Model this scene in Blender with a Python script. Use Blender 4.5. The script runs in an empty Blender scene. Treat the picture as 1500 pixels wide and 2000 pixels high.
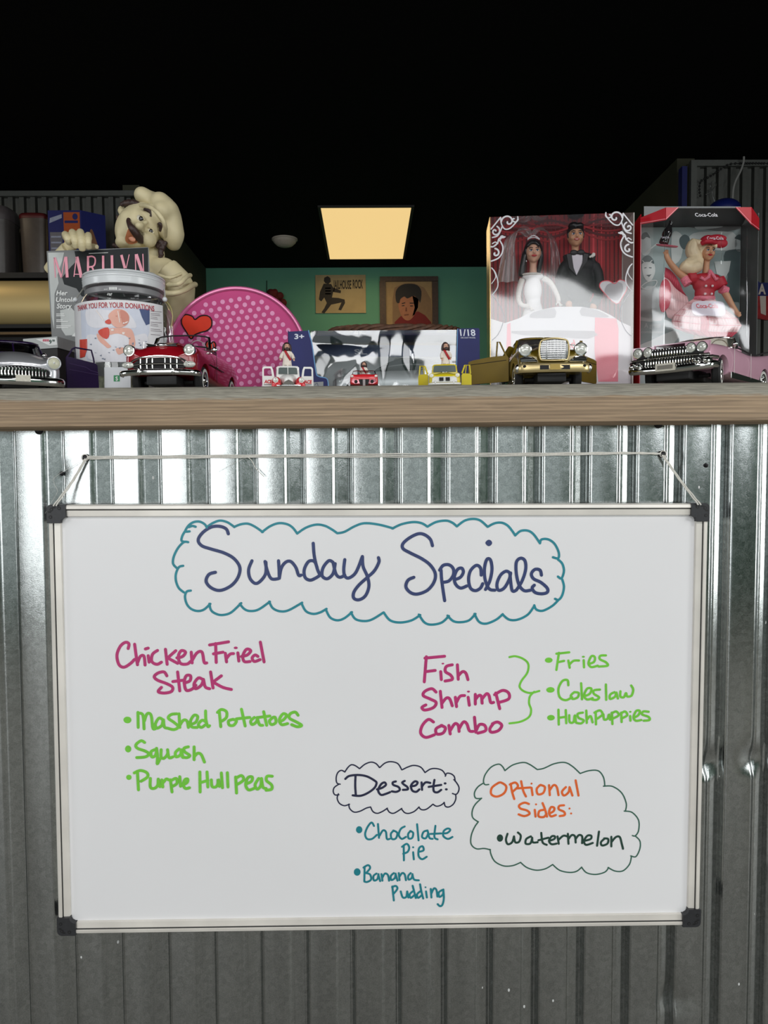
import bpy, bmesh, math, random
from mathutils import Vector, Matrix, Euler
import mathutils.geometry as mgeo
random.seed(7)
SC = bpy.context.scene
COL = SC.collection
PI = math.pi

# ------------------------------------------------------------------ camera
CAM_Y = -1.0845
CAM_Z = 1.06
FPX = 1500.0                       # focal length in pixels of the 1500 x 2000 frame
_X = Vector((0.99972, -0.0115, 0.0205)).normalized()      # world X seen by the camera (x right, y down, z forward)
_D = Vector((0.0104, 0.9985, 0.0545))
_D = (_D - _X * _D.dot(_X)).normalized()                  # world down
_N = _X.cross(_D)                                         # world Y (into the room)
CAMPOS = Vector((0.0, CAM_Y, CAM_Z))
# camera axes in world space
CX = Vector((_X.x, _N.x, -_D.x)); CY = Vector((_X.y, _N.y, -_D.y)); CZ = Vector((_X.z, _N.z, -_D.z))
cam_data = bpy.data.cameras.new('camera')
cam = bpy.data.objects.new('camera', cam_data); COL.objects.link(cam)
cam_data.sensor_width = 36.0; cam_data.sensor_fit = 'AUTO'; cam_data.lens = FPX / 2000.0 * 36.0
cam_data.clip_start = 0.01; cam_data.clip_end = 60
rot = Matrix((CX, -CY, -CZ)).transposed()
cam.matrix_world = Matrix.Translation(CAMPOS) @ rot.to_4x4()
SC.camera = cam

# ------------------------------------------------------------------ view + world + daylight
SC.view_settings.view_transform = 'Standard'
SC.view_settings.look = 'None'
SC.view_settings.gamma = 1.0
SC.view_settings.use_curve_mapping = False
SC.view_settings.exposure = 0.0
wd = bpy.data.worlds.new('sky_world'); SC.world = wd; wd.use_nodes = True
wd.node_tree.nodes['Background'].inputs[0].default_value = (0.62, 0.72, 0.80, 1)
wd.node_tree.nodes['Background'].inputs[1].default_value = 0.02

def area(name, loc, rot, sx, sy, power, col=(1, 1, 1), spread=PI):
    l = bpy.data.lights.new(name, 'AREA'); l.shape = 'RECTANGLE'; l.size = sx; l.size_y = sy
    l.energy = power; l.color = col; l.spread = spread
    o = bpy.data.objects.new(name, l); COL.objects.link(o)
    o.location = loc; o.rotation_euler = rot
    return o
FRONT_Y = -5.0
# daylight through the shop windows behind the photographer, plus added lights (area light looks along its -Z)
area('window_daylight', (-1.95, FRONT_Y + .10, 1.40), (PI / 2, 0, 0), 2.5, 2.3, 58, (0.97, 0.99, 1.0))
area('entrance_daylight', (0.68, FRONT_Y + .10, 1.02), (PI / 2, 0, 0), 2.2, 1.6, 5.5, (0.88, 1.0, 0.98))
area('added_glare_light', (0.95, FRONT_Y + .10, 2.24), (PI / 2, 0, 0), 2.7, 0.66, 28, (0.97, 0.99, 1.0))  # added high light that makes the glare on the doll box film
area('window_daylight', (2.85, FRONT_Y + .10, 1.9), (PI / 2, 0, 0), 0.7, 1.0, 16, (0.95, 0.98, 1.0))
area('door_and_fill_light', (3.40, -1.7, 1.35), (PI / 2, 0, PI / 2), 1.2, 1.9, 48, (0.98, 1.0, 0.99))
area('door_and_fill_light', (-3.90, -1.4, 1.6), (PI / 2, 0, -PI / 2), 1.0, 1.3, 26, (0.95, 0.98, 1.0))  # added side light on the left, widens the diffuse light on the board
# added overhead fill without fixtures: brightens the board, stays out of the metal's reflections
area('added_overhead_fill', (-1.3, -2.3, CAM_Z + 1.72), (0, 0, 0), 1.2, 0.6, 37, (1.0, 0.985, 0.99))
area('added_overhead_fill', (1.5, -2.3, CAM_Z + 1.72), (0, 0, 0), 1.2, 0.6, 45, (1.0, 0.985, 0.99))
# warm ceiling panel behind the counter: the light it throws
area('ceiling_panel_light', (-0.05, 4.72, 2.72), (0, 0, 0), 0.56, 1.16, 5, (1.0, 0.72, 0.38))
area('kitchen_light', (-2.6, 2.5, 2.72), (0, 0, 0), 0.5, 0.5, 3.2, (1.0, 0.80, 0.55))

# ------------------------------------------------------------------ pixel helpers (1500 x 2000 frame)
def ray(px, py):
    return (CX * ((px - 750.0) / FPX) + CY * ((py - 1000.0) / FPX) + CZ).normalized()
def at(px, py, Y):
    r = ray(px, py); t = (Y - CAMPOS.y) / r.y
    return CAMPOS + r * t
def proj(p):
    d = Vector(p) - CAMPOS; z = d.dot(CZ)
    return (750 + FPX * d.dot(CX) / z, 1000 + FPX * d.dot(CY) / z)

# ------------------------------------------------------------------ materials
def lin(c):
    c = c / 255.0
    return c / 12.92 if c <= 0.04045 else ((c + 0.055) / 1.055) ** 2.4
def L(r, g, b): return (lin(r), lin(g), lin(b), 1.0)
_mats = {}
def mat(name, rgb, rough=0.5, metal=0.0, vary=0.06, scale=40.0, coat=0.0, spec=0.5, bump=0.0, emit=None, emit_s=1.0, trans=0.0):
    """principled material whose colour is varied a little by a noise in object space"""
    if name in _mats: return _mats[name]
    m = bpy.data.materials.new(name); m.use_nodes = True
    nt = m.node_tree; n = nt.nodes; k = nt.links
    b = n['Principled BSDF']
    b.inputs['Roughness'].default_value = rough; b.inputs['Metallic'].default_value = metal
    b.inputs['Coat Weight'].default_value = coat; b.inputs['Coat Roughness'].default_value = 0.06
    b.inputs['Specular IOR Level'].default_value = spec
    b.inputs['Transmission Weight'].default_value = trans
    c = L(*rgb)
    tc = n.new('ShaderNodeTexCoord'); nz = n.new('ShaderNodeTexNoise'); nz.inputs['Scale'].default_value = scale
    nz.inputs['Detail'].default_value = 3.0
    k.new(tc.outputs['Object'], nz.inputs['Vector'])
    rp = n.new('ShaderNodeValToRGB')
    rp.color_ramp.elements[0].position = 0.3; rp.color_ramp.elements[1].position = 0.7
    rp.color_ramp.elements[0].color = tuple(v * (1 - vary) for v in c[:3]) + (1,)
    rp.color_ramp.elements[1].color = tuple(min(1, v * (1 + vary)) for v in c[:3]) + (1,)
    k.new(nz.outputs['Fac'], rp.inputs['Fac']); k.new(rp.outputs['Color'], b.inputs['Base Color'])
    if bump:
        bp = n.new('ShaderNodeBump'); bp.inputs['Strength'].default_value = bump; bp.inputs['Distance'].default_value = 0.002
        k.new(nz.outputs['Fac'], bp.inputs['Height']); k.new(bp.outputs['Normal'], b.inputs['Normal'])
    if emit:
        b.inputs['Emission Color'].default_value = L(*emit); b.inputs['Emission Strength'].default_value = emit_s
    _mats[name] = m
    return m

def film_mat(name, tint=(1, 1, 1), refl=0.12, rough=0.03, bump=0.0, scale=9.0, edge=0.6, dist=0.004):
    """clear plastic: mostly transparent, reflecting more at grazing angles"""
    if name in _mats: return _mats[name]
    m = bpy.data.materials.new(name); m.use_nodes = True
    nt = m.node_tree; n = nt.nodes; k = nt.links; n.clear()
    out = n.new('ShaderNodeOutputMaterial'); tr = n.new('ShaderNodeBsdfTransparent'); gl = n.new('ShaderNodeBsdfGlossy')
    tr.inputs['Color'].default_value = (*tint, 1); gl.inputs['Roughness'].default_value = rough
    gl.inputs['Color'].default_value = (1, 1, 1, 1)
    lw = n.new('ShaderNodeLayerWeight'); lw.inputs['Blend'].default_value = 0.35
    mp = n.new('ShaderNodeMapRange'); mp.inputs['To Min'].default_value = refl; mp.inputs['To Max'].default_value = edge
    k.new(lw.outputs['Fresnel'], mp.inputs['Value'])
    mx = n.new('ShaderNodeMixShader'); k.new(mp.outputs['Result'], mx.inputs['Fac'])
    k.new(tr.outputs[0], mx.inputs[1]); k.new(gl.outputs[0], mx.inputs[2]); k.new(mx.outputs[0], out.inputs['Surface'])
    if bump:
        tc = n.new('ShaderNodeTexCoord'); nz = n.new('ShaderNodeTexNoise'); nz.inputs['Scale'].default_value = scale
        nz.inputs['Detail'].default_value = 1.5; nz.inputs['Distortion'].default_value = 0.6
        k.new(tc.outputs['Object'], nz.inputs['Vector'])
        bp = n.new('ShaderNodeBump'); bp.inputs['Strength'].default_value = bump; bp.inputs['Distance'].default_value = dist
        k.new(nz.outputs['Fac'], bp.inputs['Height']); k.new(bp.outputs['Normal'], gl.inputs['Normal'])
    _mats[name] = m
    return m

# ------------------------------------------------------------------ mesh building
WM = {}                                    # world matrix of every root object
class MB:
    def __init__(s): s.v = []; s.f = []; s.m = []
    def add(s, vs, fs, mi=0):
        o = len(s.v); s.v += [Vector(p) for p in vs]
        for f in fs: s.f.append(tuple(i + o for i in f)); s.m.append(mi)
        return s
    def box(s, c, d, mi=0, M=None, bev=0.0):
        bm = bmesh.new(); bmesh.ops.create_cube(bm, size=1.0)
        bmesh.ops.scale(bm, vec=d, verts=bm.verts)
        if bev: bmesh.ops.bevel(bm, geom=bm.edges[:], offset=bev, segments=2, profile=0.5, affect='EDGES')
        return s.bm(bm, Matrix.Translation(c) @ (M.to_4x4() if M else Matrix()), mi)
    def bm(s, bm, M=Matrix(), mi=0):
        bm.verts.ensure_lookup_table(); bm.verts.index_update()
        s.add([M @ v.co for v in bm.verts], [[v.index for v in f.verts] for f in bm.faces], mi); bm.free(); return s
    def cyl(s, p0, p1, r0, r1=None, n=20, mi=0, caps=True):
        r1 = r0 if r1 is None else r1
        p0 = Vector(p0); p1 = Vector(p1); z = (p1 - p0).normalized()
        x = z.orthogonal().normalized(); y = z.cross(x)
        vs = []
        for p, r in ((p0, r0), (p1, r1)):
            for i in range(n):
                a = 2 * PI * i / n; vs.append(p + x * (r * math.cos(a)) + y * (r * math.sin(a)))
        fs = [(i, (i + 1) % n, n + (i + 1) % n, n + i) for i in range(n)]
        if caps: fs += [tuple(range(n - 1, -1, -1)), tuple(range(n, 2 * n))]
        return s.add(vs, fs, mi)
    def tube(s, pts, r, n=8, mi=0, caps=True, closed=False):
        pts = [Vector(p) for p in pts]; N = len(pts)
        rr = r if isinstance(r, (list, tuple)) else [r] * N
        vs = []; x = None
        for i, p in enumerate(pts):
            if closed: t = (pts[(i + 1) % N] - pts[i - 1])
            else: t = pts[min(i + 1, N - 1)] - pts[max(i - 1, 0)]
            t = t.normalized() if t.length > 1e-9 else Vector((0, 0, 1))
            x = t.orthogonal() if x is None else x - t * x.dot(t)
            if x.length < 1e-6: x = t.orthogonal()
            x = x.normalized(); y = t.cross(x)
            for j in range(n):
                a = 2 * PI * j / n; vs.append(p + x * (rr[i] * math.cos(a)) + y * (rr[i] * math.sin(a)))
        fs = []
        for i in range(N if closed else N - 1):
            a = i * n; b = ((i + 1) % N) * n
            fs += [(a + j, a + (j + 1) % n, b + (j + 1) % n, b + j) for j in range(n)]
        if caps and not closed: fs += [tuple(range(n - 1, -1, -1)), tuple(range((N - 1) * n, N * n))]
        return s.add(vs, fs, mi)
    def ell(s, c, r, mi=0, M=None, seg=20, rings=12):
        if not isinstance(r, (tuple, list)): r = (r, r, r)
        bm = bmesh.new(); bmesh.ops.create_uvsphere(bm, u_segments=seg, v_segments=rings, radius=1.0)
        X = Matrix.Translation(c) @ (M.to_4x4() if M else Matrix()) @ Matrix.Diagonal((*r, 1))
        return s.bm(bm, X, mi)
    def lathe(s, prof, c=(0, 0, 0), n=32, mi=0, M=None, a0=0.0, a1=2 * PI):
        full = abs(a1 - a0 - 2 * PI) < 1e-6
        X = Matrix.Translation(c) @ (M.to_4x4() if M else Matrix())
        k = n if full else n + 1; vs = []; fs = []
        for r, z in prof:
            for i in range(k):
                a = a0 + (a1 - a0) * i / n; vs.append(X @ Vector((r * math.cos(a), r * math.sin(a), z)))
        for j in range(len(prof) - 1):
            for i in range(n):
                i2 = (i + 1) % k; fs.append((j * k + i, j * k + i2, (j + 1) * k + i2, (j + 1) * k + i))
        return s.add(vs, fs, mi)
    def grid(s, fn, nu, nv, mi=0, wrap=False):
        vs = [fn(i / nu, j / nv) for j in range(nv + 1) for i in range(nu + 1)]
        return s.add(vs, [(j * (nu + 1) + i, j * (nu + 1) + i + 1, (j + 1) * (nu + 1) + i + 1, (j + 1) * (nu + 1) + i) for j in range(nv) for i in range(nu)], mi)
    def poly(s, pts, mi=0):
        """filled planar outline (any shape)"""
        pts = [Vector(p) for p in pts]
        tris = mgeo.tessellate_polygon([pts])
        return s.add(pts, tris, mi)
    def slab(s, pts, off, mi=0):
        """filled outline given a thickness: off is the vector from the front to the back face"""
        pts = [Vector(p) for p in pts]; n = len(pts); off = Vector(off)
        tris = mgeo.tessellate_polygon([pts]); n2 = [p + off for p in pts]
        fs = [tuple(t) for t in tris] + [tuple(reversed([i + n for i in t])) for t in tris]
        fs += [(i, (i + 1) % n, n + (i + 1) % n, n + i) for i in range(n)]
        return s.add(pts + n2, fs, mi)
    def xf(s, M):
        s.v = [M @ p for p in s.v]; return s
    def merge(s, o, mi=None):
        k = len(s.v); s.v += o.v; s.f += [tuple(i + k for i in f) for f in o.f]; s.m += (o.m if mi is None else [mi] * len(o.m)); return s
    def build(s, name, mats, parent=None, origin=None, local=False, smooth=35, recalc=True):
        me = bpy.data.meshes.new(name)
        vs = s.v
        if parent is not None and not local:
            Mi = WM[parent.name].inverted(); vs = [Mi @ p for p in vs]
        elif parent is None and origin is not None:
            origin = Vector(origin); vs = [p - origin for p in vs]
        me.from_pydata([tuple(p) for p in vs], [], s.f)
        for m in (mats if isinstance(mats, (list, tuple)) else [mats]): me.materials.append(m)
        me.polygons.foreach_set('material_index', s.m)
        if recalc:
            bm = bmesh.new(); bm.from_mesh(me); bmesh.ops.recalc_face_normals(bm, faces=bm.faces); bm.to_mesh(me); bm.free()
        if smooth:
            me.shade_smooth(); me.set_sharp_from_angle(angle=math.radians(smooth))
        me.update()
        o = bpy.data.objects.new(name, me); COL.objects.link(o)
        if parent is not None:
            o.parent = parent; WM[o.name] = WM[parent.name].copy()
        else:
            o.location = origin if origin is not None else (0, 0, 0)
            WM[o.name] = Matrix.Translation(o.location)
        return o

def tag(o, label=None, cat=None, group=None, kind=None):
    if label: o['label'] = label
    if cat: o['category'] = cat
    if group: o['group'] = group
    if kind: o['kind'] = kind
    return o
def thing(name, label, cat, loc, rz=0.0, group=None, rot=None):
    o = bpy.data.objects.new(name, None); COL.objects.link(o); o.empty_display_size = 0.02
    o.location = loc; o.rotation_euler = rot if rot else (0, 0, rz)
    WM[o.name] = Matrix.Translation(loc) @ o.rotation_euler.to_matrix().to_4x4()
    return tag(o, label, cat, group)
def struct(o): o['kind'] = 'structure'; return o

def apply_mods(o, *mods):
    """modifiers given as (type, {settings}); replaced by their result"""
    for t, d in mods:
        m = o.modifiers.new(t, t)
        for a, b in d.items(): setattr(m, a, b)
    bpy.context.view_layer.update()
    dg = bpy.context.evaluated_depsgraph_get()
    me = bpy.data.meshes.new_from_object(o.evaluated_get(dg), depsgraph=dg)
    old = o.data; o.modifiers.clear(); o.data = me; me.name = old.name
    bpy.data.meshes.remove(old)
    return o
def subsurf(o, lv=2, smooth=True):
    apply_mods(o, ('SUBSURF', dict(levels=lv, render_levels=lv)))
    if smooth: o.data.shade_smooth()
    return o
def blob(name, mb, material, parent, voxel=0.002, it=6, fac=0.6, local=False, origin=None):
    """overlapping solids fused into one continuous smooth surface"""
    o = mb.build(name, material, parent, local=local, origin=origin, smooth=0)
    apply_mods(o, ('REMESH', dict(mode='VOXEL', voxel_size=voxel)), ('SMOOTH', dict(factor=fac, iterations=it)))
    o.data.shade_smooth()
    if len(o.data.materials) == 0: o.data.materials.append(material)
    return o

# ------------------------------------------------------------------ strokes, prints and lettering
def smooth_path(pts, sub=6, closed=False):
    pts = [Vector(p) for p in pts]; N = len(pts)
    if N < 3 and not closed: return pts
    out = []
    for i in range(N if closed else N - 1):
        if closed: p0, p1, p2, p3 = pts[i - 1], pts[i], pts[(i + 1) % N], pts[(i + 2) % N]
        else: p0, p1, p2, p3 = pts[max(i - 1, 0)], pts[i], pts[i + 1], pts[min(i + 2, N - 1)]
        for j in range(sub):
            t = j / sub; t2 = t * t; t3 = t2 * t
            out.append(0.5 * ((2 * p1) + (p2 - p0) * t + (2 * p0 - 5 * p1 + 4 * p2 - p3) * t2 + (3 * p1 - p0 - 3 * p2 + p3) * t3))
    if not closed: out.append(pts[-1])
    return out
class Plane:
    """a flat face standing in the scene: origin o, axes u (right), v (up), n (towards the viewer)"""
    def __init__(s, o, u, v):
        s.o = Vector(o); s.u = Vector(u).normalized(); v = Vector(v); s.v = (v - s.u * v.dot(s.u)).normalized(); s.n = s.u.cross(s.v)
    def p(s, a, b, h=0.0): return s.o + s.u * a + s.v * b + s.n * h
    def px(s, x, y, h=0.0):
        r = ray(x, y); t = (s.o + s.n * h - CAMPOS).dot(s.n) / r.dot(s.n)
        return CAMPOS + r * t
    def uv(s, x, y):
        q = s.px(x, y) - s.o; return (q.dot(s.u), q.dot(s.v))
def ribbon(mb, fn, pts2, w, mi=0, sub=6, closed=False, taper=0.0, cap=True):
    """flat pen stroke: fn maps 2-D points (metres on the face) to world points"""
    P = smooth_path([(x, y, 0) for x, y in pts2], sub, closed) if len(pts2) > 2 else [Vector((x, y, 0)) for x, y in pts2]
    N = len(P)
    if N < 2: return
    L_ = []; R_ = []; h = w / 2
    for i, p in enumerate(P):
        if closed: t = P[(i + 1) % N] - P[i - 1]
        else: t = P[min(i + 1, N - 1)] - P[max(i - 1, 0)]
        if t.length < 1e-9: t = Vector((1, 0, 0))
        t.normalize(); nn = Vector((-t.y, t.x, 0))
        hh = h * (1 - taper * (i / (N - 1)))
        L_.append(p + nn * hh); R_.append(p - nn * hh)
    p0 = fn(P[0].x, P[0].y); e_ = max(w, 1e-4)
    nn = (fn(P[0].x + e_, P[0].y) - p0).cross(fn(P[0].x, P[0].y + e_) - p0).normalized()
    if nn.dot(CAMPOS - p0) < 0: nn = -nn
    hs_ = 3e-6                                   # ink laid later lies on top of ink laid before
    up_ = lambda i: nn * (hs_ * (i + 2))
    vs = [fn(q.x, q.y) + up_(i) for i, q in enumerate(L_)] + [fn(q.x, q.y) + up_(i) for i, q in enumerate(R_)]
    fs = [(i, N + i, N + (i + 1) % N, (i + 1) % N) for i in range(N if closed else N - 1)]
    mb.add(vs, fs, mi)
    if cap and not closed:
        for e in (0, N - 1):
            c = P[e]; hh = h * (1 - (taper if e else 0)); vs = [fn(c.x + hh * math.cos(2 * PI * k / 10), c.y + hh * math.sin(2 * PI * k / 10)) + nn * (hs_ * (0 if e == 0 else N + 4)) for k in range(10)]
            mb.add(vs, [tuple(range(10))], mi)
def disc(mb, fn, c, r, mi=0, n=20):
    rx, ry = r if isinstance(r, (tuple, list)) else (r, r)
    mb.add([fn(c[0] + rx * math.cos(2 * PI * k / n), c[1] + ry * math.sin(2 * PI * k / n)) for k in range(n)], [tuple(range(n))], mi)
def fill(mb, fn, pts2, mi=0, sub=0, closed=True):
    P = smooth_path([(x, y, 0) for x, y in pts2], sub, True) if sub else [Vector((x, y, 0)) for x, y in pts2]
    tris = mgeo.tessellate_polygon([P])
    mb.add([fn(q.x, q.y) for q in P], tris, mi)
_tc = {}
def text2d(t, bold=0.0):
    """outline letters of the built-in font: (verts, faces), letter height about 0.7 of size 1"""
    k = (t, bold)
    if k not in _tc:
        c = bpy.data.curves.new('lettering', 'FONT'); c.body = t; c.size = 1.0; c.resolution_u = 3; c.offset = bold
        o = bpy.data.objects.new('lettering', c); COL.objects.link(o); bpy.context.view_layer.update()
        dg = bpy.context.evaluated_depsgraph_get(); me = bpy.data.meshes.new_from_object(o.evaluated_get(dg))
        _tc[k] = ([tuple(v.co[:2]) for v in me.vertices], [tuple(p.vertices) for p in me.polygons])
        bpy.data.objects.remove(o); bpy.data.meshes.remove(me); bpy.data.curves.remove(c)
    return _tc[k]
def text(mb, fn, t, x0, y0, x1, h, mi=0, bold=0.0, shear=0.0):
    """lettering spanning x0..x1 on the base line y0, total height h"""
    vs, fs = text2d(t, bold)
    ax = min(v[0] for v in vs); bx = max(v[0] for v in vs); by = max(v[1] for v in vs)
    sx = (x1 - x0) / (bx - ax); sy = h / by
    mb.add([fn(x0 + (v[0] - ax) * sx + shear * v[1] * sy, y0 + v[1] * sy) for v in vs], fs, mi)
def pxfn(pl, h):
    """print traced in photo pixels on to the face pl, standing h proud of it"""
    return lambda x, y: pl.px(x, y, h)
# ================================================================== levels
LEDGE_F = -0.05
LEDGE_Z = at(750, 752, LEDGE_F + 0.012).z
LEDGE_B = 0.62
CEIL_Z = CAM_Z + 1.74
BACK_Y = 5.62
# ------------------------------------------------------------------ room shell
m_ceil = mat('black_ceiling_paint', (14, 14, 14), 0.9, vary=0.1, spec=0.1)
m_green = mat('teal_wall_paint', (92, 158, 132), 0.7, vary=0.06, scale=3)
m_floor = mat('grey_concrete_floor', (112, 108, 100), 0.5, vary=0.2, scale=4)
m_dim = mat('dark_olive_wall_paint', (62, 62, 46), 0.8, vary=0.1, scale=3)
m_side = mat('grey_green_wall_paint', (96, 106, 98), 0.8, vary=0.08, scale=2)
m_glassframe = mat('dark_window_frame', (50, 52, 52), 0.5)
LX = at(402, 520, BACK_Y).x
RX = at(1332, 330, 3.25).x
def wallbox(name, a, b, m): 
    a = Vector(a); b = Vector(b)
    return struct(MB().box((a + b) / 2, tuple(abs(x) for x in (b - a))).build(name, m))
wallbox('floor', (-4.2, FRONT_Y - .2, -0.1), (4.2, BACK_Y + .2, 0), m_floor)
wallbox('ceiling', (-4.2, FRONT_Y - .2, CEIL_Z), (4.2, BACK_Y + .2, CEIL_Z + .1), m_ceil)
wallbox('wall_back', (LX - .2, BACK_Y, 0), (RX + .2, BACK_Y + .12, CEIL_Z), m_green)
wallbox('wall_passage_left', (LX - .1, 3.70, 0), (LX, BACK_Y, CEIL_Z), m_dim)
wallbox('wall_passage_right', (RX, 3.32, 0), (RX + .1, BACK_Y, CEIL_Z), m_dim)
wallbox('wall_left', (-4.1, FRONT_Y, 0), (-4.0, 3.9, CEIL_Z), m_side)
m_frontw = mat('green_shop_wall_paint', (74, 112, 90), 0.7, vary=0.06, scale=2)
wallbox('wall_right', (3.5, -3.2, 0), (3.6, 3.9, CEIL_Z), m_side)
wallbox('wall_right_front', (3.5, FRONT_Y, 0), (3.6, -3.2, CEIL_Z), m_frontw)
mb = MB()
def bx(mb, x0, x1, y0, y1, z0, z1, mi=0): mb.box(((x0 + x1) / 2, (y0 + y1) / 2, (z0 + z1) / 2), (x1 - x0, y1 - y0, z1 - z0), mi)
Y0, Y1 = FRONT_Y - .1, FRONT_Y
for x0, x1, z0, z1 in ((-4.1, 3.6, 0, .2), (-4.1, 3.6, 2.72, CEIL_Z), (-4.1, -3.25, .2, 2.72), (-3.25, 3.25, 2.6, 2.72), (-.65, -.45, 1.90, 2.72), (2.33, 2.45, 1.90, 2.72), (-.65, -.45, .2, 1.90), (1.82, 2.45, .2, 1.90), (-.45, 1.82, 1.84, 1.90), (2.45, 3.25, .2, 1.35), (2.45, 3.25, 2.45, 2.6), (3.25, 3.6, .2, 2.72)):
    bx(mb, x0, x1, Y0, Y1, z0, z1)
struct(mb.build('wall_front', m_frontw))
for i, (x0, x1, z0, z1) in enumerate(((-3.25, -.65, .2, 2.6), (2.45, 3.25, 1.35, 2.45), (-.45, 2.33, 1.90, 2.60), (-.45, 1.82, .2, 1.84))):  # third frame surrounds the added glare light
    mb = MB()
    for a, b, c, d in ((x0, x1, z0, z0 + .05), (x0, x1, z1 - .05, z1), (x0, x0 + .05, z0 + .05, z1 - .05), (x1 - .05, x1, z0 + .05, z1 - .05)):
        bx(mb, a, b, FRONT_Y - .09, FRONT_Y - .01, c, d)
    struct(mb.build('window_%d' % (i + 1), m_glassframe))
# low wall carrying the bar: studs boarded over behind the metal sheet
wallbox('wall_bar', (-4.0, 0.02, 0), (3.5, 0.16, LEDGE_Z - .052), m_dim)

# ------------------------------------------------------------------ galvanised corrugated sheet
def steel_mat(name, c0, c1, r0, r1, spangle=170.0, drips=True):
    m = bpy.data.materials.new(name); m.use_nodes = True
    nt = m.node_tree; n = nt.nodes; k = nt.links; b = n['Principled BSDF']
    b.inputs['Metallic'].default_value = 1.0
    tc = n.new('ShaderNodeTexCoord')
    vo = n.new('ShaderNodeTexVoronoi'); vo.inputs['Scale'].default_value = spangle
    mp = n.new('ShaderNodeMapping'); mp.inputs['Scale'].default_value = (1, 1, 0.06)
    k.new(tc.outputs['Object'], vo.inputs['Vector']); k.new(tc.outputs['Object'], mp.inputs['Vector'])
    st = n.new('ShaderNodeTexNoise'); st.inputs['Scale'].default_value = 60; st.inputs['Detail'].default_value = 5; k.new(mp.outputs[0], st.inputs['Vector'])
    nz = n.new('ShaderNodeTexNoise'); nz.inputs['Scale'].default_value = 620; nz.inputs['Detail'].default_value = 4; k.new(tc.outputs['Object'], nz.inputs['Vector'])
    mx = n.new('ShaderNodeMix'); mx.data_type = 'RGBA'
    ad = n.new('ShaderNodeMath'); ad.operation = 'MULTIPLY_ADD'; ad.inputs[1].default_value = 0.22
    k.new(vo.outputs['Color'], ad.inputs[0]); 
    hf = n.new('ShaderNodeMath'); hf.operation = 'MULTIPLY'; hf.inputs[1].default_value = 0.78; k.new(nz.outputs['Fac'], hf.inputs[0]); k.new(hf.outputs[0], ad.inputs[2])
    k.new(ad.outputs[0], mx.inputs[0]); mx.inputs[6].default_value = (*c0, 1); mx.inputs[7].default_value = (*c1, 1)
    ms = n.new('ShaderNodeMix'); ms.data_type = 'RGBA'; ms.blend_type = 'MULTIPLY'; ms.inputs[0].default_value = 0.3
    k.new(mx.outputs[2], ms.inputs[6]); k.new(st.outputs['Fac'], ms.inputs[7])
    last = ms.outputs[2]
    rr = n.new('ShaderNodeMapRange'); rr.inputs['To Min'].default_value = r0; rr.inputs['To Max'].default_value = r1
    k.new(ad.outputs[0], rr.inputs['Value']); k.new(rr.outputs[0], b.inputs['Roughness'])
    if drips:        # dried white splashes
        v2 = n.new('ShaderNodeTexVoronoi'); v2.inputs['Scale'].default_value = 22; m2 = n.new('ShaderNodeMapping'); m2.inputs['Scale'].default_value = (1.6, 1.6, 1.0)
        k.new(tc.outputs['Object'], m2.inputs['Vector']); k.new(m2.outputs[0], v2.inputs['Vector'])
        lt = n.new('ShaderNodeMath'); lt.operation = 'LESS_THAN'; lt.inputs[1].default_value = 0.055; k.new(v2.outputs['Distance'], lt.inputs[0])
        n3 = n.new('ShaderNodeTexNoise'); n3.inputs['Scale'].default_value = 9; k.new(tc.outputs['Object'], n3.inputs['Vector'])
        gt = n.new('ShaderNodeMath'); gt.operation = 'GREATER_THAN'; gt.inputs[1].default_value = 0.56; k.new(n3.outputs['Fac'], gt.inputs[0])
        an = n.new('ShaderNodeMath'); an.operation = 'MULTIPLY'; k.new(lt.outputs[0], an.inputs[0]); k.new(gt.outputs[0], an.inputs[1])
        md = n.new('ShaderNodeMix'); md.data_type = 'RGBA'; k.new(an.outputs[0], md.inputs[0]); k.new(last, md.inputs[6]); md.inputs[7].default_value = (.55, .56, .55, 1)
        last = md.outputs[2]
        iv = n.new('ShaderNodeMath'); iv.operation = 'SUBTRACT'; iv.inputs[0].default_value = 1.0; k.new(an.outputs[0], iv.inputs[1]); k.new(iv.outputs[0], b.inputs['Metallic'])
    k.new(last, b.inputs['Base Color'])
    bp = n.new('ShaderNodeBump'); bp.inputs['Strength'].default_value = 0.07; bp.inputs['Distance'].default_value = 0.001
    k.new(ad.outputs[0], bp.inputs['Height']); k.new(bp.outputs['Normal'], b.inputs['Normal'])
    return m
m_steel = steel_mat('galvanised_steel', (0.24, 0.26, 0.255), (0.74, 0.775, 0.77), 0.12, 0.26)
PITCH = (at(1455, 900, 0).x - at(54, 900, 0).x) / 15.0
XA = at(54, 900, 0).x            # centre of a flat crest
A_W = 0.54; DEPTH = 0.0036
def sheet(xa, xb, pitch, phase, tiltB, depth, aw):
    """profile across the sheet: list of (x, y); flat crests at y=0, valleys tilted a little"""
    out = []
    k0 = int(math.floor((xa - phase) / pitch)) - 1; k1 = int(math.ceil((xb - phase) / pitch)) + 1
    for k in range(k0, k1 + 1):
        c = phase + k * pitch; h = aw * pitch / 2
        bw = 0.075 * pitch; v0 = c + h + bw; v1 = c + pitch - h - bw
        dv = (v1 - v0) * math.tan(tiltB)
        pr = [(c - h, 0), (c - h * .9, -.0002), (c, -.0004), (c + h * .9, -.0002), (c + h, 0),
              (c + h + bw * .22, .0007), (c + h + bw * .6, depth * .55), (v0, depth * .92), (v0 + .0016, depth), (v0 + .004, depth),
              (v1 - .004, depth + dv), (v1 - .0016, depth + dv), (v1, depth * .9 + dv * .8), (v1 + bw * .4, depth * .5), (v1 + bw * .78, .0007)]
        out += pr
    return [(x, y) for x, y in out if xa <= x <= xb]
prof = sheet(-1.05, 1.05, PITCH, XA, math.radians(23.0), DEPTH, A_W)
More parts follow.
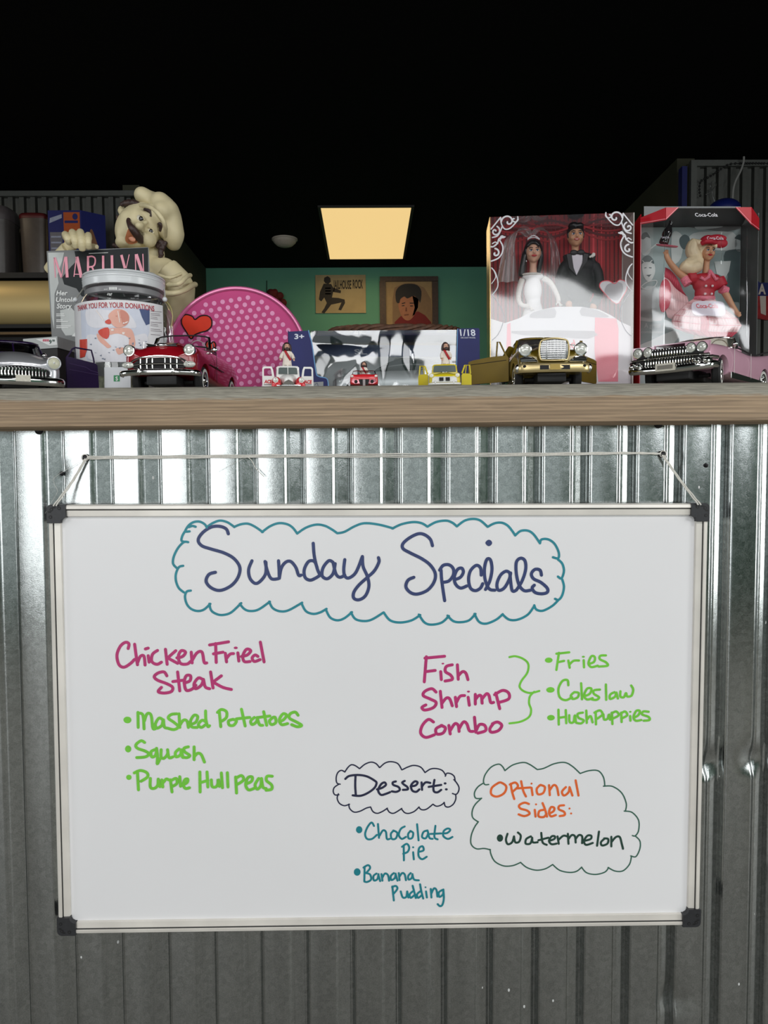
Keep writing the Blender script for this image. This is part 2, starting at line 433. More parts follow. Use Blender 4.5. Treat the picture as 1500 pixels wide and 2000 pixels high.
zs = [0.02 + i * (LEDGE_Z - .052 - 0.02) / 90 for i in range(91)]
lean = -0.0065
dents = [(at(1383, 1500, 0), .016, .026, .011), (at(1470, 1492, 0), .014, .026, .010), (at(1320, 1960, 0), .03, .03, .006), (at(120, 925, 0), .004, .007, .003)]
mb = MB(); W = len(prof); vs = []
for z in zs:
    for x, y in prof:
        xx = x + (z - .9) * lean * -1.0
        yy = y
        for c, rx, rz, dd in dents:
            e = ((xx - c.x) / rx) ** 2 + ((z - c.z) / rz) ** 2
            e = e if z > c.z else e + 7 * ((z - c.z) / rz) ** 2; yy += dd * math.exp(-e * 1.3)
        vs.append((xx, yy, z))
mb.add(vs, [(j * W + i, j * W + i + 1, (j + 1) * W + i + 1, (j + 1) * W + i) for j in range(len(zs) - 1) for i in range(W - 1)])
struct(mb.build('wall_corrugated', m_steel, smooth=50, recalc=False))

# ------------------------------------------------------------------ wooden ledge
def wood_mat(name, dark, light, grey):
    m = bpy.data.materials.new(name); m.use_nodes = True
    nt = m.node_tree; n = nt.nodes; k = nt.links; b = n['Principled BSDF']
    b.inputs['Roughness'].default_value = 0.72
    tc = n.new('ShaderNodeTexCoord'); mp = n.new('ShaderNodeMapping'); mp.inputs['Scale'].default_value = (1.3, 22, 52)
    k.new(tc.outputs['Object'], mp.inputs['Vector'])
    nz = n.new('ShaderNodeTexNoise'); nz.inputs['Scale'].default_value = 4.0; nz.inputs['Detail'].default_value = 8; nz.inputs['Distortion'].default_value = 1.6
    k.new(mp.outputs[0], nz.inputs['Vector'])
    wv = n.new('ShaderNodeTexWave'); wv.bands_direction = 'Z'; wv.inputs['Scale'].default_value = 1.1; wv.inputs['Distortion'].default_value = 9; wv.inputs['Detail'].default_value = 3
    k.new(mp.outputs[0], wv.inputs['Vector'])
    rp = n.new('ShaderNodeValToRGB'); e = rp.color_ramp.elements
    e[0].position = 0.25; e[0].color = dark; e[1].position = 0.75; e[1].color = light
    k.new(nz.outputs['Fac'], rp.inputs['Fac'])
    mx = n.new('ShaderNodeMix'); mx.data_type = 'RGBA'; mx.blend_type = 'OVERLAY'; mx.inputs[0].default_value = 0.14
    k.new(rp.outputs['Color'], mx.inputs[6]); k.new(wv.outputs['Color'], mx.inputs[7])
    # grey weathering worn into the upper edge
    sx = n.new('ShaderNodeSeparateXYZ'); k.new(tc.outputs['Object'], sx.inputs[0])
    n2 = n.new('ShaderNodeTexNoise'); n2.inputs['Scale'].default_value = 26; n2.inputs['Detail'].default_value = 6; k.new(mp.outputs[0], n2.inputs['Vector'])
    m2 = n.new('ShaderNodeMath'); m2.operation = 'MULTIPLY_ADD'; m2.inputs[1].default_value = 0.012; k.new(n2.outputs['Fac'], m2.inputs[0]); k.new(sx.outputs['Z'], m2.inputs[2])
    mr = n.new('ShaderNodeMapRange'); mr.inputs['From Min'].default_value = -0.0135; mr.inputs['From Max'].default_value = -0.0105; k.new(m2.outputs[0], mr.inputs['Value'])
    rg = n.new('ShaderNodeValToRGB'); g = rg.color_ramp.elements; g[0].position = .3; g[0].color = tuple(v * .42 for v in grey[:3]) + (1,); g[1].position = .7; g[1].color = grey
    k.new(n2.outputs['Fac'], rg.inputs['Fac'])
    fin = n.new('ShaderNodeMix'); fin.data_type = 'RGBA'; k.new(mr.outputs[0], fin.inputs[0]); k.new(mx.outputs[2], fin.inputs[6]); k.new(rg.outputs['Color'], fin.inputs[7])
    k.new(fin.outputs[2], b.inputs['Base Color'])
    bp = n.new('ShaderNodeBump'); bp.inputs['Strength'].default_value = 0.5; bp.inputs['Distance'].default_value = 0.0015
    k.new(nz.outputs['Fac'], bp.inputs['Height']); k.new(bp.outputs['Normal'], b.inputs['Normal'])
    return m
m_wood = wood_mat('weathered_pine', L(118, 100, 80), L(164, 141, 113), L(166, 162, 148))
ledge_bot = at(750, 831, LEDGE_F).z
LT = LEDGE_Z - ledge_bot
LM = thing('wooden_ledge', 'long weathered wooden board capping the corrugated metal bar front', 'ledge', (0, LEDGE_F, LEDGE_Z))
mb = MB(); xs = [-1.6 + i * 3.2 / 160 for i in range(161)]
pr = [(LEDGE_B, -LT), (0.004 + LEDGE_F, -LT), (LEDGE_F, -LT + .003), (LEDGE_F, -.020), (LEDGE_F + .0025, -.014), (LEDGE_F + .006, -.008), (LEDGE_F + .012, -.002), (LEDGE_F + .018, 0), (LEDGE_B, 0)]
rnd = random.Random(3); W = len(pr); vs = []
for x in xs:
    w = 0.0009 * math.sin(x * 23) + .0006 * math.sin(x * 71 + 1)
    for j, (y, z) in enumerate(pr):
        vs.append((x, y + (w + rnd.uniform(-.0006, .0006) if 3 <= j <= 6 else 0), LEDGE_Z + z + (w * .5 if 3 <= j <= 6 else 0)))
fs = [(i * W + j, i * W + (j + 1) % W, (i + 1) * W + (j + 1) % W, (i + 1) * W + j) for i in range(len(xs) - 1) for j in range(W)]
fs += [tuple(range(W)), tuple(range((len(xs) - 1) * W, len(xs) * W))]
mb.add(vs, fs); mb.build('board', m_wood, LM, smooth=40)

# ------------------------------------------------------------------ screws in the sheet
m_screw = mat('black_screw', (34, 34, 36), 0.45, 0.5)
def screw(px, py, r, label, y=-.001):
    p = at(px, py, y); o = thing('sheet_screw', label, 'screw', p)
    mb = MB(); mb.lathe([(0, .0045), (r * .55, .0042), (r, .002), (r, 0), (r * 1.25, 0), (r * 1.25, -.001), (0, -.001)], p, 16, M=Matrix.Rotation(PI / 2, 3, 'X')); mb.build('head', m_screw, o)
    MB().cyl(p, p + Vector((0, .012, 0)), r * .35, n=8).build('shank', m_screw, o)
    return p
S1 = screw(168, 894, .0042, 'black screw holding the left end of the hanging string')
S2 = screw(1293, 887, .0042, 'black screw holding the right end of the hanging string')
screw(1379, 909, .0026, 'small black screw alone right of the hanging string, above the whiteboard corner')
screw(121, 925, .0026, 'small black screw in a bright dent beside the left diagonal of string')
screw(76, 840, .005, 'dark screw tucked under the wooden ledge at the far left')
screw(1286, 828, .005, 'dark screw tucked under the ledge above the right string screw')
# ================================================================== whiteboard with the menu
BY = -0.018                                   # front face of the writing surface
bTL, bTR, bBR, bBL = at(97, 986, BY), at(1381, 983, BY), at(1362, 1803, BY), at(117, 1820, BY)
bc = (bTL + bTR + bBR + bBL) / 4
bu = ((bTR - bTL) + (bBR - bBL)).normalized(); bw = ((bTR - bTL).length + (bBR - bBL).length) / 2
bv = ((bTL - bBL) + (bTR - bBR)); bv = (bv - bu * bv.dot(bu)).normalized(); bh = ((bTL - bBL).length + (bTR - bBR).length) / 2
BP = Plane(bc, bu, bv)
m_board = mat('white_enamel_board', (224, 224, 225), 0.30, vary=0.015, scale=4, spec=0.35)
m_alu = mat('brushed_aluminium_frame', (222, 218, 210), 0.36, 0.25, vary=0.10, scale=14)
m_alu_groove = mat('frame_groove', (70, 70, 68), 0.6)
m_blackp = mat('black_plastic_corner', (38, 39, 42), 0.45, vary=0.12, scale=300)
WB = thing('whiteboard', 'large white dry-erase board with handwritten Sunday Specials menu, hung on string', 'whiteboard', BP.p(0, -bh / 2))
HW, HH = bw / 2, bh / 2
FW = 0.0165                                    # frame rail width
def bpt(a, b, h=0.0): return BP.p(a, b, h)
mb = MB(); mb.slab([bpt(-HW + .008, -HH + .008), bpt(HW - .008, -HH + .008), bpt(HW - .008, HH - .008), bpt(-HW + .008, HH - .008)], BP.n * -0.012)
mb.build('writing_surface', m_board, WB, smooth=0)
def rail(a, b):
    """extruded frame rail between two points on the outer edge; profile steps down to the board"""
    a = Vector(a); b = Vector(b); d = (b - a).normalized(); inw = Vector((-d.y, d.x))       # inward = left of travel
    pr = [(0, -.012), (0, .004), (.0015, .0062), (.0055, .0068), (.0062, .0055), (.0066, .0040), (.0072, .0040), (.0078, .0046), (FW - .0008, .0040), (FW, .0005), (FW, -.012)]
    vs = []
    for q in (a, b):
        for t, h in pr:
            w = q + inw * t; vs.append(bpt(w.x, w.y, h))
    n = len(pr); mb = MB()
    for j in range(n):
        mb.add([vs[j], vs[(j + 1) % n], vs[n + (j + 1) % n], vs[n + j]], [(0, 1, 2, 3)], 1 if 4 <= j <= 6 else 0)
    mb.add(vs[:n], [tuple(range(n))]); mb.add(vs[n:], [tuple(range(n))])
    return mb
CL = 0.0235
for a, b in (((-HW + CL, -HH), (HW - CL, -HH)), ((HW, -HH + CL), (HW, HH - CL)), ((HW - CL, HH), (-HW + CL, HH)), ((-HW, HH - CL), (-HW, -HH + CL))):
    rail(a, b).build('frame_rail', [m_alu, m_alu_groove], WB, smooth=25)
m_board_hole = mat('corner_screw_recess', (12, 12, 13), 0.6)
for sx in (-1, 1):
    for sy in (-1, 1):
        def q(a, b, h=0.0, sx=sx, sy=sy): return bpt(sx * (HW - a), sy * (HH - b), h)
        R = .006; o = .0008
        out = [(R + (-R - o) * math.cos(t), R + (-R - o) * math.sin(t)) for t in (0, PI / 8, PI / 4, 3 * PI / 8, PI / 2)]
        K = CL + .0015
        ol = [(-o, K)] + out + [(K, -o), (K, FW + .0006), (FW + .006, FW + .0006), (FW + .002, FW + .003), (FW + .0006, FW + .006), (FW + .0006, K)]
        mb = MB(); mb.slab([q(a, b, .0085) for a, b in ol], BP.n * -.021)
        for a, b in ((.0045, .0165), (.0165, .0045), (.006, .006)):
            rr = .0017
            mb.add([q(a + rr * 1.5 * math.cos(t * PI / 6), b + rr * 1.5 * math.sin(t * PI / 6), .0087) for t in range(12)], [tuple(range(12))], 1)
            mb.add([q(a + rr * .7 * math.cos(t * PI / 6), b + rr * .7 * math.sin(t * PI / 6), .0089) for t in range(12)], [tuple(range(12))], 0)
        for t in ((.009, .0035), (.0035, .0095)):
            mb.add([q(t[0] + dx, t[1] + dy, .00875) for dx, dy in ((-.002, -.001), (.002, -.001), (.002, .001), (-.002, .001))], [(0, 1, 2, 3)], 1)
        mb.build('corner_cap', [m_blackp, m_board_hole], WB, smooth=30)

# ---- handwriting traced from the board, thin ink on the surface
def ink(name, rgb, v=0.10): return mat(name, rgb, 0.45, vary=v, scale=55)
i_teal = ink('teal_marker', (28, 128, 142)); i_navy = ink('navy_marker', (44, 58, 104)); i_mag = ink('magenta_marker', (178, 44, 108))
i_green = ink('green_marker', (112, 196, 58)); i_dnavy = ink('dark_navy_marker', (30, 34, 62)); i_tq = ink('turquoise_marker', (20, 122, 134))
i_dgreen = ink('dark_green_marker', (52, 96, 80)); i_org = ink('orange_marker', (222, 100, 42)); i_dk = ink('deep_green_marker', (30, 62, 52))
def write(name, m, T, strokes, w, label=None, sub=6, h=0.00025):
    """strokes in the coordinates of a close-up of the board: T = (x, y, magnification)"""
    ox, oy, s = T; mb = MB(); fn = lambda x, y: BP.p(x, y, h)
    wm = w * .84 / FPX * 1.0665
    for si, st in enumerate(strokes):
        fn = lambda x, y, hh=h + si * 6e-6: BP.p(x, y, hh)
        if st[0] == 'o':                      # dot or bullet
            _, x, y, rx, ry = st; a = BP.uv(ox + x / s, oy + y / s); k = 1.0665 / FPX / s
            disc(mb, fn, a, (rx * k, ry * k))
        else:
            ribbon(mb, fn, [BP.uv(ox + x / s, oy + y / s) for x, y in st], wm, sub=sub)
    o = mb.build(name, m, WB, smooth=0, recalc=False)
    if label: o['label'] = label
    return o
A = (320, 1000, 3.571); B = (720, 1000, 3.571); C = (200, 1240, 3.571); Dd = (800, 1250, 3.0); E = (630, 1470, 5.172); F = (900, 1470, 3.947)
def P(s): return [tuple(float(v) for v in q.split(',')) for q in s.split()]
def PS(t):
    out = []
    for l in t.strip().split(';'):
        l = l.strip()
        if not l: continue
        if l[0] == 'o': out.append(('o',) + tuple(float(v) for v in l[1:].split(',')))
        else: out.append(P(l))
    return out
def shift(strokes, T0, T1):
    """re-express strokes given in close-up T0 in close-up T1"""
    r = []
    for st in strokes: r.append([((T0[0] + x / T0[2] - T1[0]) * T1[2], (T0[1] + y / T0[2] - T1[1]) * T1[2]) for x, y in st])
    return r
cloudA = PS('''180,135 158,137 150,130 175,92 210,70 250,67 285,85 300,108;300,105 340,78 390,60 440,70 480,95 492,105;492,103 540,85 590,82 640,105 690,140;
685,140 740,100 800,78 860,85 900,110 930,150;930,150 990,110 1060,88 1120,95 1170,120 1210,148;1210,148 1260,138 1330,100 1400,78 1500,88 1600,114;
175,105 200,97 222,103;152,128 130,165 124,200 150,208;170,210 140,210 100,250 70,310 65,360 90,390;135,375 105,385 85,430 85,480 105,530 140,560;
188,548 160,555 148,590 160,640 190,675 235,690 280,680 325,640;318,640 330,685 365,710 410,718 470,700 540,635;530,640 560,675 600,690 660,680 740,625;
735,625 760,670 810,692 870,685 965,632;960,635 990,690 1040,710 1090,700 1135,675;1130,680 1160,735 1210,755 1260,740 1312,698;1305,700 1335,745 1390,760 1450,750 1533,700''')
cloudB = PS('''165,115 230,85 310,70 370,78 410,102;410,102 470,70 540,60 585,75 615,100;615,100 670,60 730,48 780,60 830,103;830,103 880,78 930,75 970,95 1000,130 1022,163;
1022,163 1060,132 1110,130 1150,155 1195,218;1195,218 1205,192 1250,190 1295,220 1325,280 1322,322 1285,315;1320,330 1350,360 1362,410 1345,462 1320,450;
1350,470 1362,520 1350,580 1325,612 1300,605;1325,612 1280,655 1215,688 1170,680 1155,650;1155,655 1110,715 1040,750 980,750 935,715;935,712 890,750 820,778 770,765 738,710;
745,710 700,755 640,768 590,760 550,722;560,725 510,770 440,785 390,770 350,715;360,718 300,755 220,770 150,755 105,700''')
write('heading_cloud', i_teal, A, cloudA + shift(cloudB, B, A), 5.6, 'teal scalloped outline around the heading')
write('heading_lettering', i_navy, A, PS('''450,152 435,118 390,100 330,105 270,145 240,195 265,235 330,258 420,285 490,325 530,385 520,450 480,505 420,540 370,545 320,520 295,480 315,435 360,420;
615,340 592,400 600,460 635,497 670,485 710,430 712,350;706,345 722,410 750,465 798,465;800,340 804,400 806,462;806,460 820,390 850,350 885,345 920,385 940,440 958,440;
1070,390 1050,345 1010,345 980,400 985,455 1020,475 1060,460 1090,440;1042,218 1050,310 1072,400 1092,442;1180,350 1150,340 1110,390 1105,445 1140,465 1180,430 1195,360;1180,350 1200,430 1228,455 1262,440;
1262,332 1255,400 1262,445 1290,460 1340,420 1385,310;1385,310 1390,380 1420,450 1430,520 1405,585 1360,612 1325,600 1325,560 1360,510 1420,455 1468,410 1500,350 1497,318''')
+ shift(PS('''445,235 430,190 390,158 345,152 285,180 240,220 240,255 290,285 370,325 430,370 465,430 455,490 410,545 340,572 290,560 260,520 275,475 315,455;505,405 510,480 530,618;
495,405 520,372 560,368 590,395 590,440 560,480 520,490;605,470 640,455 660,420 650,392 620,400 598,450 605,500 640,530 685,515;785,440 780,390 750,372 710,410 697,470 710,530 745,548 780,530 795,500;
815,540 845,480 860,400 850,335 825,330 808,390 812,470 840,535 880,545;825,215 838,204 850,215 838,227 825,215;990,430 960,412 920,440 895,500 905,545 945,530 980,470 990,425;985,430 1000,545 1030,545;
1030,545 1070,480 1095,400 1090,340 1060,322 1030,350 1030,430 1050,510 1085,548 1128,545;1205,440 1195,405 1160,400 1135,430 1150,465 1200,490 1245,530 1245,560 1205,570 1160,560 1140,530 1155,510'''), B, A), 7.6, 'navy handwritten heading', h=.0003)
write('main_dish_lettering', i_mag, C, PS('''180,95 185,62 160,52 125,80 102,140 115,205 150,225 195,200 225,170;225,65 235,140 245,208;245,195 265,150 290,148 298,210;320,145 326,190;300,98 320,92;
385,108 350,135 345,185 380,205 412,190;440,100 452,205;512,110 450,165;455,160 525,198;520,160 560,150 580,120 550,110 530,150 545,198 590,203 615,185;620,120 626,195;625,180 660,125 695,120 710,190 728,195;
790,60 794,192;748,70 880,48;775,132 842,120;858,128 866,188;865,165 890,135 915,130;945,125 952,182;o930,90,14,9;970,150 1010,140 1035,110 1005,100 980,145 990,185 1030,185;
1085,150 1065,140 1045,160 1060,185 1100,172;1102,50 1115,120 1128,188;450,285 430,258 390,265 362,290 385,315 450,340 490,365 480,395 430,405 390,395 412,365;525,258 540,390;492,325 570,315;
570,335 610,320 615,285 585,285 572,330 585,385 625,378 652,350;700,310 670,300 640,340 650,375 690,350 705,310;705,310 718,362 748,375;755,258 772,370;830,285 770,330;775,330 840,365 900,380'''), 7.2, 'magenta handwritten dish name')
write('side_dish_lettering', i_green, C, PS('''o175,593,28,24;o180,795,22,25;o185,993,19,19;248,540 250,645;255,545 283,560 291,655;293,600 312,550 340,560 352,648 368,655;420,590 395,580 370,620 380,650 415,630 425,590 432,640 452,650;
520,550 480,555 460,580 500,610 530,640 500,660 455,650;535,550 540,645;540,630 565,595 590,600 600,645;610,625 650,610 665,570 640,560 615,600 622,640 662,645;720,605 695,595 670,625 690,645 720,625;720,530 722,590 735,638 748,633;
815,530 826,640;803,540 830,520 865,535 865,575 835,600;905,590 880,600 885,628 915,630 935,600 910,588;970,518 996,635;935,585 1028,575;1060,575 1035,600 1045,625 1075,605 1080,575;1080,580 1096,625 1118,630;
1125,535 1146,630;1090,575 1168,565;1190,575 1165,600 1180,625 1210,610 1205,575 1190,575;1235,605 1265,590 1285,560 1260,550 1235,590 1250,625 1292,618;1365,560 1345,538 1310,550 1305,580 1350,605 1390,630 1360,640 1320,625;
295,750 270,738 235,765 245,790 300,810 325,830 300,850 240,855;365,800 340,815 345,850 370,840 380,800;378,790 385,850 383,900 402,862;410,800 410,850 430,860 455,830 455,800;455,800 465,855 492,850;
535,795 510,820 515,850 545,835 550,800;550,800 562,855;600,780 570,790 575,815 610,840 590,855 558,850;640,780 640,870;640,850 665,825 690,835 712,886;
245,960 252,1080;223,962 265,945 310,960 315,990 270,1020;335,1000 335,1060 360,1070 385,1050 390,1005;390,1005 402,1058;415,1010 422,1060;420,1035 445,1005 462,1010;475,1010 486,1095;480,1015 515,1000 520,1035 490,1055;540,988 546,1055;
550,1050 590,1030 595,1005 575,1010 565,1045 580,1070 608,1065;680,955 682,1095;730,955 736,1060;680,1030 736,1015;760,1010 765,1055 790,1060 805,1040 808,1005 817,1055;830,962 838,1065;872,960 876,1060;
930,990 936,1102;930,1000 970,980 985,1010 945,1040;1000,1040 1040,1020 1045,990 1015,995 1000,1045 1020,1080 1057,1070;1090,1000 1065,1045 1080,1075 1105,1050 1110,1000;1110,1000 1120,1060 1142,1070;1185,985 1150,985 1145,1015 1180,1045 1180,1075 1142,1082'''), 7.0, 'bright green handwritten side dishes')
write('seafood_lettering', i_mag, Dd, PS('''98,98 86,245;90,106 205,95;95,185 150,178;182,185 186,232;o195,138,8,5;250,145 215,155 210,185 240,205 250,230 208,240;280,145 285,230;285,210 310,185 330,195 342,232;
155,305 130,285 90,300 80,325 120,345 155,365 140,395 90,410 72,395 95,380;180,300 190,395;190,370 215,340 235,345 250,385;268,335 275,390;275,365 295,330 322,325;343,335 350,382;o345,302,9,6;
385,318 385,375;385,350 405,325 420,330 425,370;425,345 450,315 465,325 475,365 492,365;505,310 528,402;498,320 545,295 580,310 580,345 525,365;
140,480 110,465 75,500 65,545 95,570 145,555;190,500 155,520 160,550 195,545 210,515 185,500;230,500 238,550;238,530 265,490 285,500 290,535;290,520 315,480 335,490 350,530 372,535;380,452 388,540;390,530 410,495 440,500 445,530 400,545;
490,490 470,520 480,540 520,530 540,500 515,480 485,490'''), 7.2, 'magenta handwritten seafood list')
write('bracket_stroke', i_green, Dd, PS('585,100 620,95 665,110 695,140 690,190 655,240 645,275 670,300 710,310 760,298;730,303 705,330 700,370 712,410 700,450 650,478 585,488'), 5.0)
write('seafood_side_lettering', i_green, Dd, PS('''o815,118,23,16;o825,292,25,17;o828,455,23,17;875,75 860,175;860,80 935,72;868,130 905,122;930,120 938,162;935,145 960,122 992,120;1020,118 1022,160;o1018,98,9,6;
1048,140 1080,128 1085,100 1065,95 1048,135 1065,158 1102,150;1150,90 1118,92 1115,112 1150,130 1160,150 1108,155;930,265 925,235 895,240 872,285 880,335 915,352 952,335;965,305 945,325 955,345 985,335 990,310 965,305;1005,253 1010,347;
1020,330 1055,315 1065,285 1040,285 1022,325 1040,348 1072,340;1115,290 1080,295 1080,315 1110,335 1095,350 1068,348;1150,260 1152,350;1200,305 1175,320 1175,345 1205,330 1210,305 1220,342;1235,300 1235,330 1255,335 1268,310 1275,330 1300,325 1310,290 1298,266;
872,408 874,495;915,410 918,487;872,455 915,450;935,440 938,480 960,480 968,440 974,482;1015,425 985,432 990,455 1020,470 1005,488 978,485;1035,413 1038,485;1040,465 1060,445 1072,482;1090,420 1092,494;1083,425 1115,412 1130,435 1100,460;
1135,435 1140,465 1160,460 1168,435 1174,466;1185,425 1188,492;1183,430 1210,418 1225,440 1190,460;1240,425 1242,480;1238,430 1262,418 1275,440 1245,458;1292,445 1294,472;o1293,420,7,6;1312,455 1340,440 1348,415 1328,415 1312,450 1325,472 1357,468;
1400,420 1370,418 1362,435 1400,450 1405,468 1372,472'''), 5.6, 'bright green handwritten seafood sides')
write('dessert_cloud', i_dnavy, E, PS('''225,195 190,178 155,200 138,250 145,305 178,318;165,318 120,350 108,390 125,425 165,425;160,415 148,460 170,510 220,535 272,520;265,520 275,565 320,600 380,590 440,560 485,548;485,548 510,595 555,612 610,590 655,560;
650,562 675,600 715,612 760,590 800,563;795,565 830,605 875,612 930,590 975,548;972,550 1000,575 1050,570 1115,520;1115,520 1150,540 1195,530 1230,502;1228,502 1240,540 1275,548 1320,520 1345,470 1345,425;1312,412 1350,420 1375,385 1375,340 1340,285 1325,272;
1340,290 1330,240 1295,212 1255,208 1240,237;1245,230 1210,180 1150,160 1090,165 1035,200;1035,200 990,145 920,128 860,145 805,172;800,172 760,110 690,90 630,105 580,148;575,150 540,110 490,95 430,115 375,160;372,160 330,130 290,122 255,150 225,195'''), 3.2, 'thin navy scalloped outline')
write('dessert_heading_lettering', i_dnavy, E, PS('''333,235 330,330 336,430;230,265 270,235 360,225 450,240 530,285 545,310 520,360 450,410 380,435 305,430;550,370 600,355 640,325 625,300 590,320 562,380 590,425 640,415 682,398;
740,290 710,300 715,325 765,345 780,375 745,395 700,390;830,285 805,300 820,320 855,345 860,370 812,375;890,340 940,330 960,300 930,290 895,330 905,380 945,395 978,370;1000,300 1005,375;1005,340 1040,300 1088,305;
1130,275 1120,340 1125,390 1160,400 1198,375;1072,345 1198,325;o1238,310,15,12;o1250,370,15,12'''), 5.4, 'black-navy handwritten heading')
write('dessert_lettering', i_tq, E, PS('''o370,778,33,38;o350,1205,35,40;520,740 495,705 455,750 430,820 450,870 500,870 548,830;560,720 570,860;575,840 610,785 640,800 650,870 678,870;715,790 690,820 700,870 740,865 755,810 715,785;
830,745 790,770 770,830 800,870 842,850;890,790 865,820 870,865 905,860 915,810 885,790;955,722 970,885;1060,785 1020,800 1005,850 1040,865 1065,820 1060,785;1065,800 1080,860 1112,870;1140,738 1130,850 1162,875;1088,820 1198,815;
1215,815 1260,810 1290,780 1265,765 1225,790 1220,840 1265,870 1312,850;820,940 822,1087;803,950 850,920 875,955 860,1000 815,1020;915,1005 922,1077;o915,955,11,10;975,1000 1020,985 1010,945 975,965 970,1040 1005,1075 1052,1050;
425,1150 422,1300;413,1160 460,1135 480,1165 440,1215;440,1215 480,1230 490,1280 450,1305 422,1300;545,1220 515,1245 520,1290 555,1275 565,1225;565,1235 582,1297;595,1225 605,1292;605,1260 630,1220 660,1235 672,1292;
720,1215 690,1245 695,1285 730,1265 738,1220;738,1225 757,1292;770,1215 778,1287;778,1250 805,1215 830,1230 842,1287;890,1215 865,1245 870,1280 900,1265 908,1225;908,1230 925,1280 972,1288;
705,1350 720,1492;703,1357 740,1345 755,1375 712,1430;790,1400 810,1460 845,1455 855,1400;855,1400 867,1462;910,1400 880,1430 890,1465 925,1440;910,1343 925,1400 942,1467;985,1400 955,1430 965,1465 1000,1440;985,1328 998,1400 1017,1472;
1045,1400 1054,1462;o1040,1358,9,9;1093,1375 1100,1462;1100,1420 1125,1370 1150,1385 1160,1452;1210,1385 1175,1410 1180,1455 1215,1430 1220,1380;1220,1380 1225,1470 1210,1535 1185,1548 1163,1528'''), 4.8, 'turquoise handwritten desserts')
write('optional_cloud', i_dgreen, F, PS('''215,245 185,245 175,215 190,165 235,110 290,88 320,105 340,138;340,138 400,95 480,75 530,90 590,130;590,130 640,120 720,85 800,75 860,105 920,160;920,160 990,138 1060,140 1100,190 1110,255;
1100,258 1170,260 1240,310 1275,390 1270,445;1260,450 1320,460 1370,520 1370,600 1345,640 1322,638;1345,642 1380,680 1380,740 1350,800 1310,795;1315,800 1300,860 1250,910 1190,912 1135,885;1140,885 1110,920 1040,938 970,925 930,882;
932,882 890,915 830,922 760,905 708,862;708,862 650,895 580,905 510,885 460,845;462,845 400,870 330,872 265,840 235,790 225,745;228,748 180,738 120,740 80,705 80,640 105,575 135,532;132,532 92,500 88,450 110,400 160,350;160,352 115,350 105,310 130,265 172,235'''), 3.2, 'thin dark green scalloped outline')
write('optional_heading_lettering', i_org, F, PS('''290,232 240,270 235,320 280,338 335,310 350,260 310,230 285,235;385,240 395,300 412,357;378,245 420,230 440,260 400,300;465,220 480,290 502,337;433,275 537,268;545,270 553,327;o545,238,8,8;
610,250 585,280 595,320 635,310 648,265 615,248;680,250 686,327;685,290 715,250 740,265 753,327;810,265 780,300 795,330 830,305 838,265;840,270 860,330;885,213 907,330;525,395 490,385 450,405 460,430 510,445 530,470 490,488 446,475;
570,440 576,492;o580,398,8,8;640,440 605,450 600,490 640,495 660,470;630,388 650,440 664,492;680,470 715,450 720,425 695,420 680,460 695,490 732,480;795,405 760,410 755,435 795,455 800,480 763,488;o838,430,8,8;o850,468,8,8'''), 5.4, 'orange handwritten heading')
write('optional_lettering', i_dk, F, PS('''o302,658,25,30;360,625 348,670 362,705 395,690 410,645;410,645 420,690 450,685 462,640 440,615;540,645 505,665 500,700 535,700 550,660;550,655 555,690 592,690;620,618 630,690 662,710;598,675 675,655;
680,680 720,665 725,645 700,645 680,680 700,705 738,700;745,645 755,702;755,670 790,640 822,645;825,625 830,702;830,665 855,635 880,645 885,692;885,665 910,635 935,645 935,697;950,680 1000,665 1005,640 975,640 950,680 965,710 1017,695;
1065,608 1050,717;1110,660 1080,690 1090,715 1130,700 1135,665 1105,660;1160,648 1160,722;1160,690 1195,650 1225,650 1240,700 1250,740'''), 5.2, 'dark green handwritten side')

# ------------------------------------------------------------------ hanging string, one length tied over two screws
m_string = mat('white_cotton_string', (206, 204, 196), 0.85, vary=0.1, scale=400)
ST = thing('hanging_string', 'thin white string stretched over two screws and holding up the whiteboard', 'string', S1)
g = random.Random(5)
def lay(pts, r, wob=.0006, n=40, off=0):
    P_ = smooth_path(pts, n // max(1, len(pts) - 1)); N = len(P_)
    return [p + Vector((0, math.cos(i * .9 + off) * wob, math.sin(i * .9 + off) * wob)) for i, p in enumerate(P_)]
yS = -.006
def sp(px, py, y=yS): return at(px, py, y)
for k, (dy, r) in enumerate(((-1.2, .0009), (1.5, .0009), (3.6, .0006))):
    mb = MB(); mb.tube(lay([sp(170, 893 + dy), sp(330, 891.5 + dy), sp(560, 889.5 + dy), sp(800, 888 + dy * 1.3), sp(1050, 886.5 + dy), sp(1220, 884.5 + dy * .6), sp(1291, 886 + dy * .4)], r, .0003, 120, k), r, 6)
    mb.build('span_strand', m_string, ST)
for k, (a, b) in enumerate(((0, 0), (3, 5))):
    mb = MB(); mb.tube(lay([sp(166 + a, 896, -.007), sp(140 + a, 940, -.012), sp(104 + b, 988, -.030)], .0009, .0003, 40, k), .001, 6); mb.build('side_strand', m_string, ST)
    mb = MB(); mb.tube(lay([sp(1296 - a, 889, -.007), sp(1330 - a, 938, -.014), sp(1369 - b, 986, -.030)], .0009, .0003, 40, k), .001, 6); mb.build('side_strand', m_string, ST)
mb = MB(); mb.tube(smooth_path([sp(484, 893, -.008), sp(492, 900, -.009), sp(500, 915, -.010), sp(516, 931, -.010)], 8), .0006, 5); mb.build('loose_end', m_string, ST)
mb = MB(); mb.tube(smooth_path([sp(480, 894, -.007), sp(450, 908, -.006), sp(425, 922, -.004)], 8), .0002, 4)
mb.build('frayed_fibre', m_string, ST)
mb = MB(); mb.tube(smooth_path([sp(165, 897, -.006), sp(110, 930, -.006), sp(106, 945, -.012), sp(112, 960, -.013), sp(98, 985, -.02), sp(88, 1003, -.013)], 8), .0002, 4)
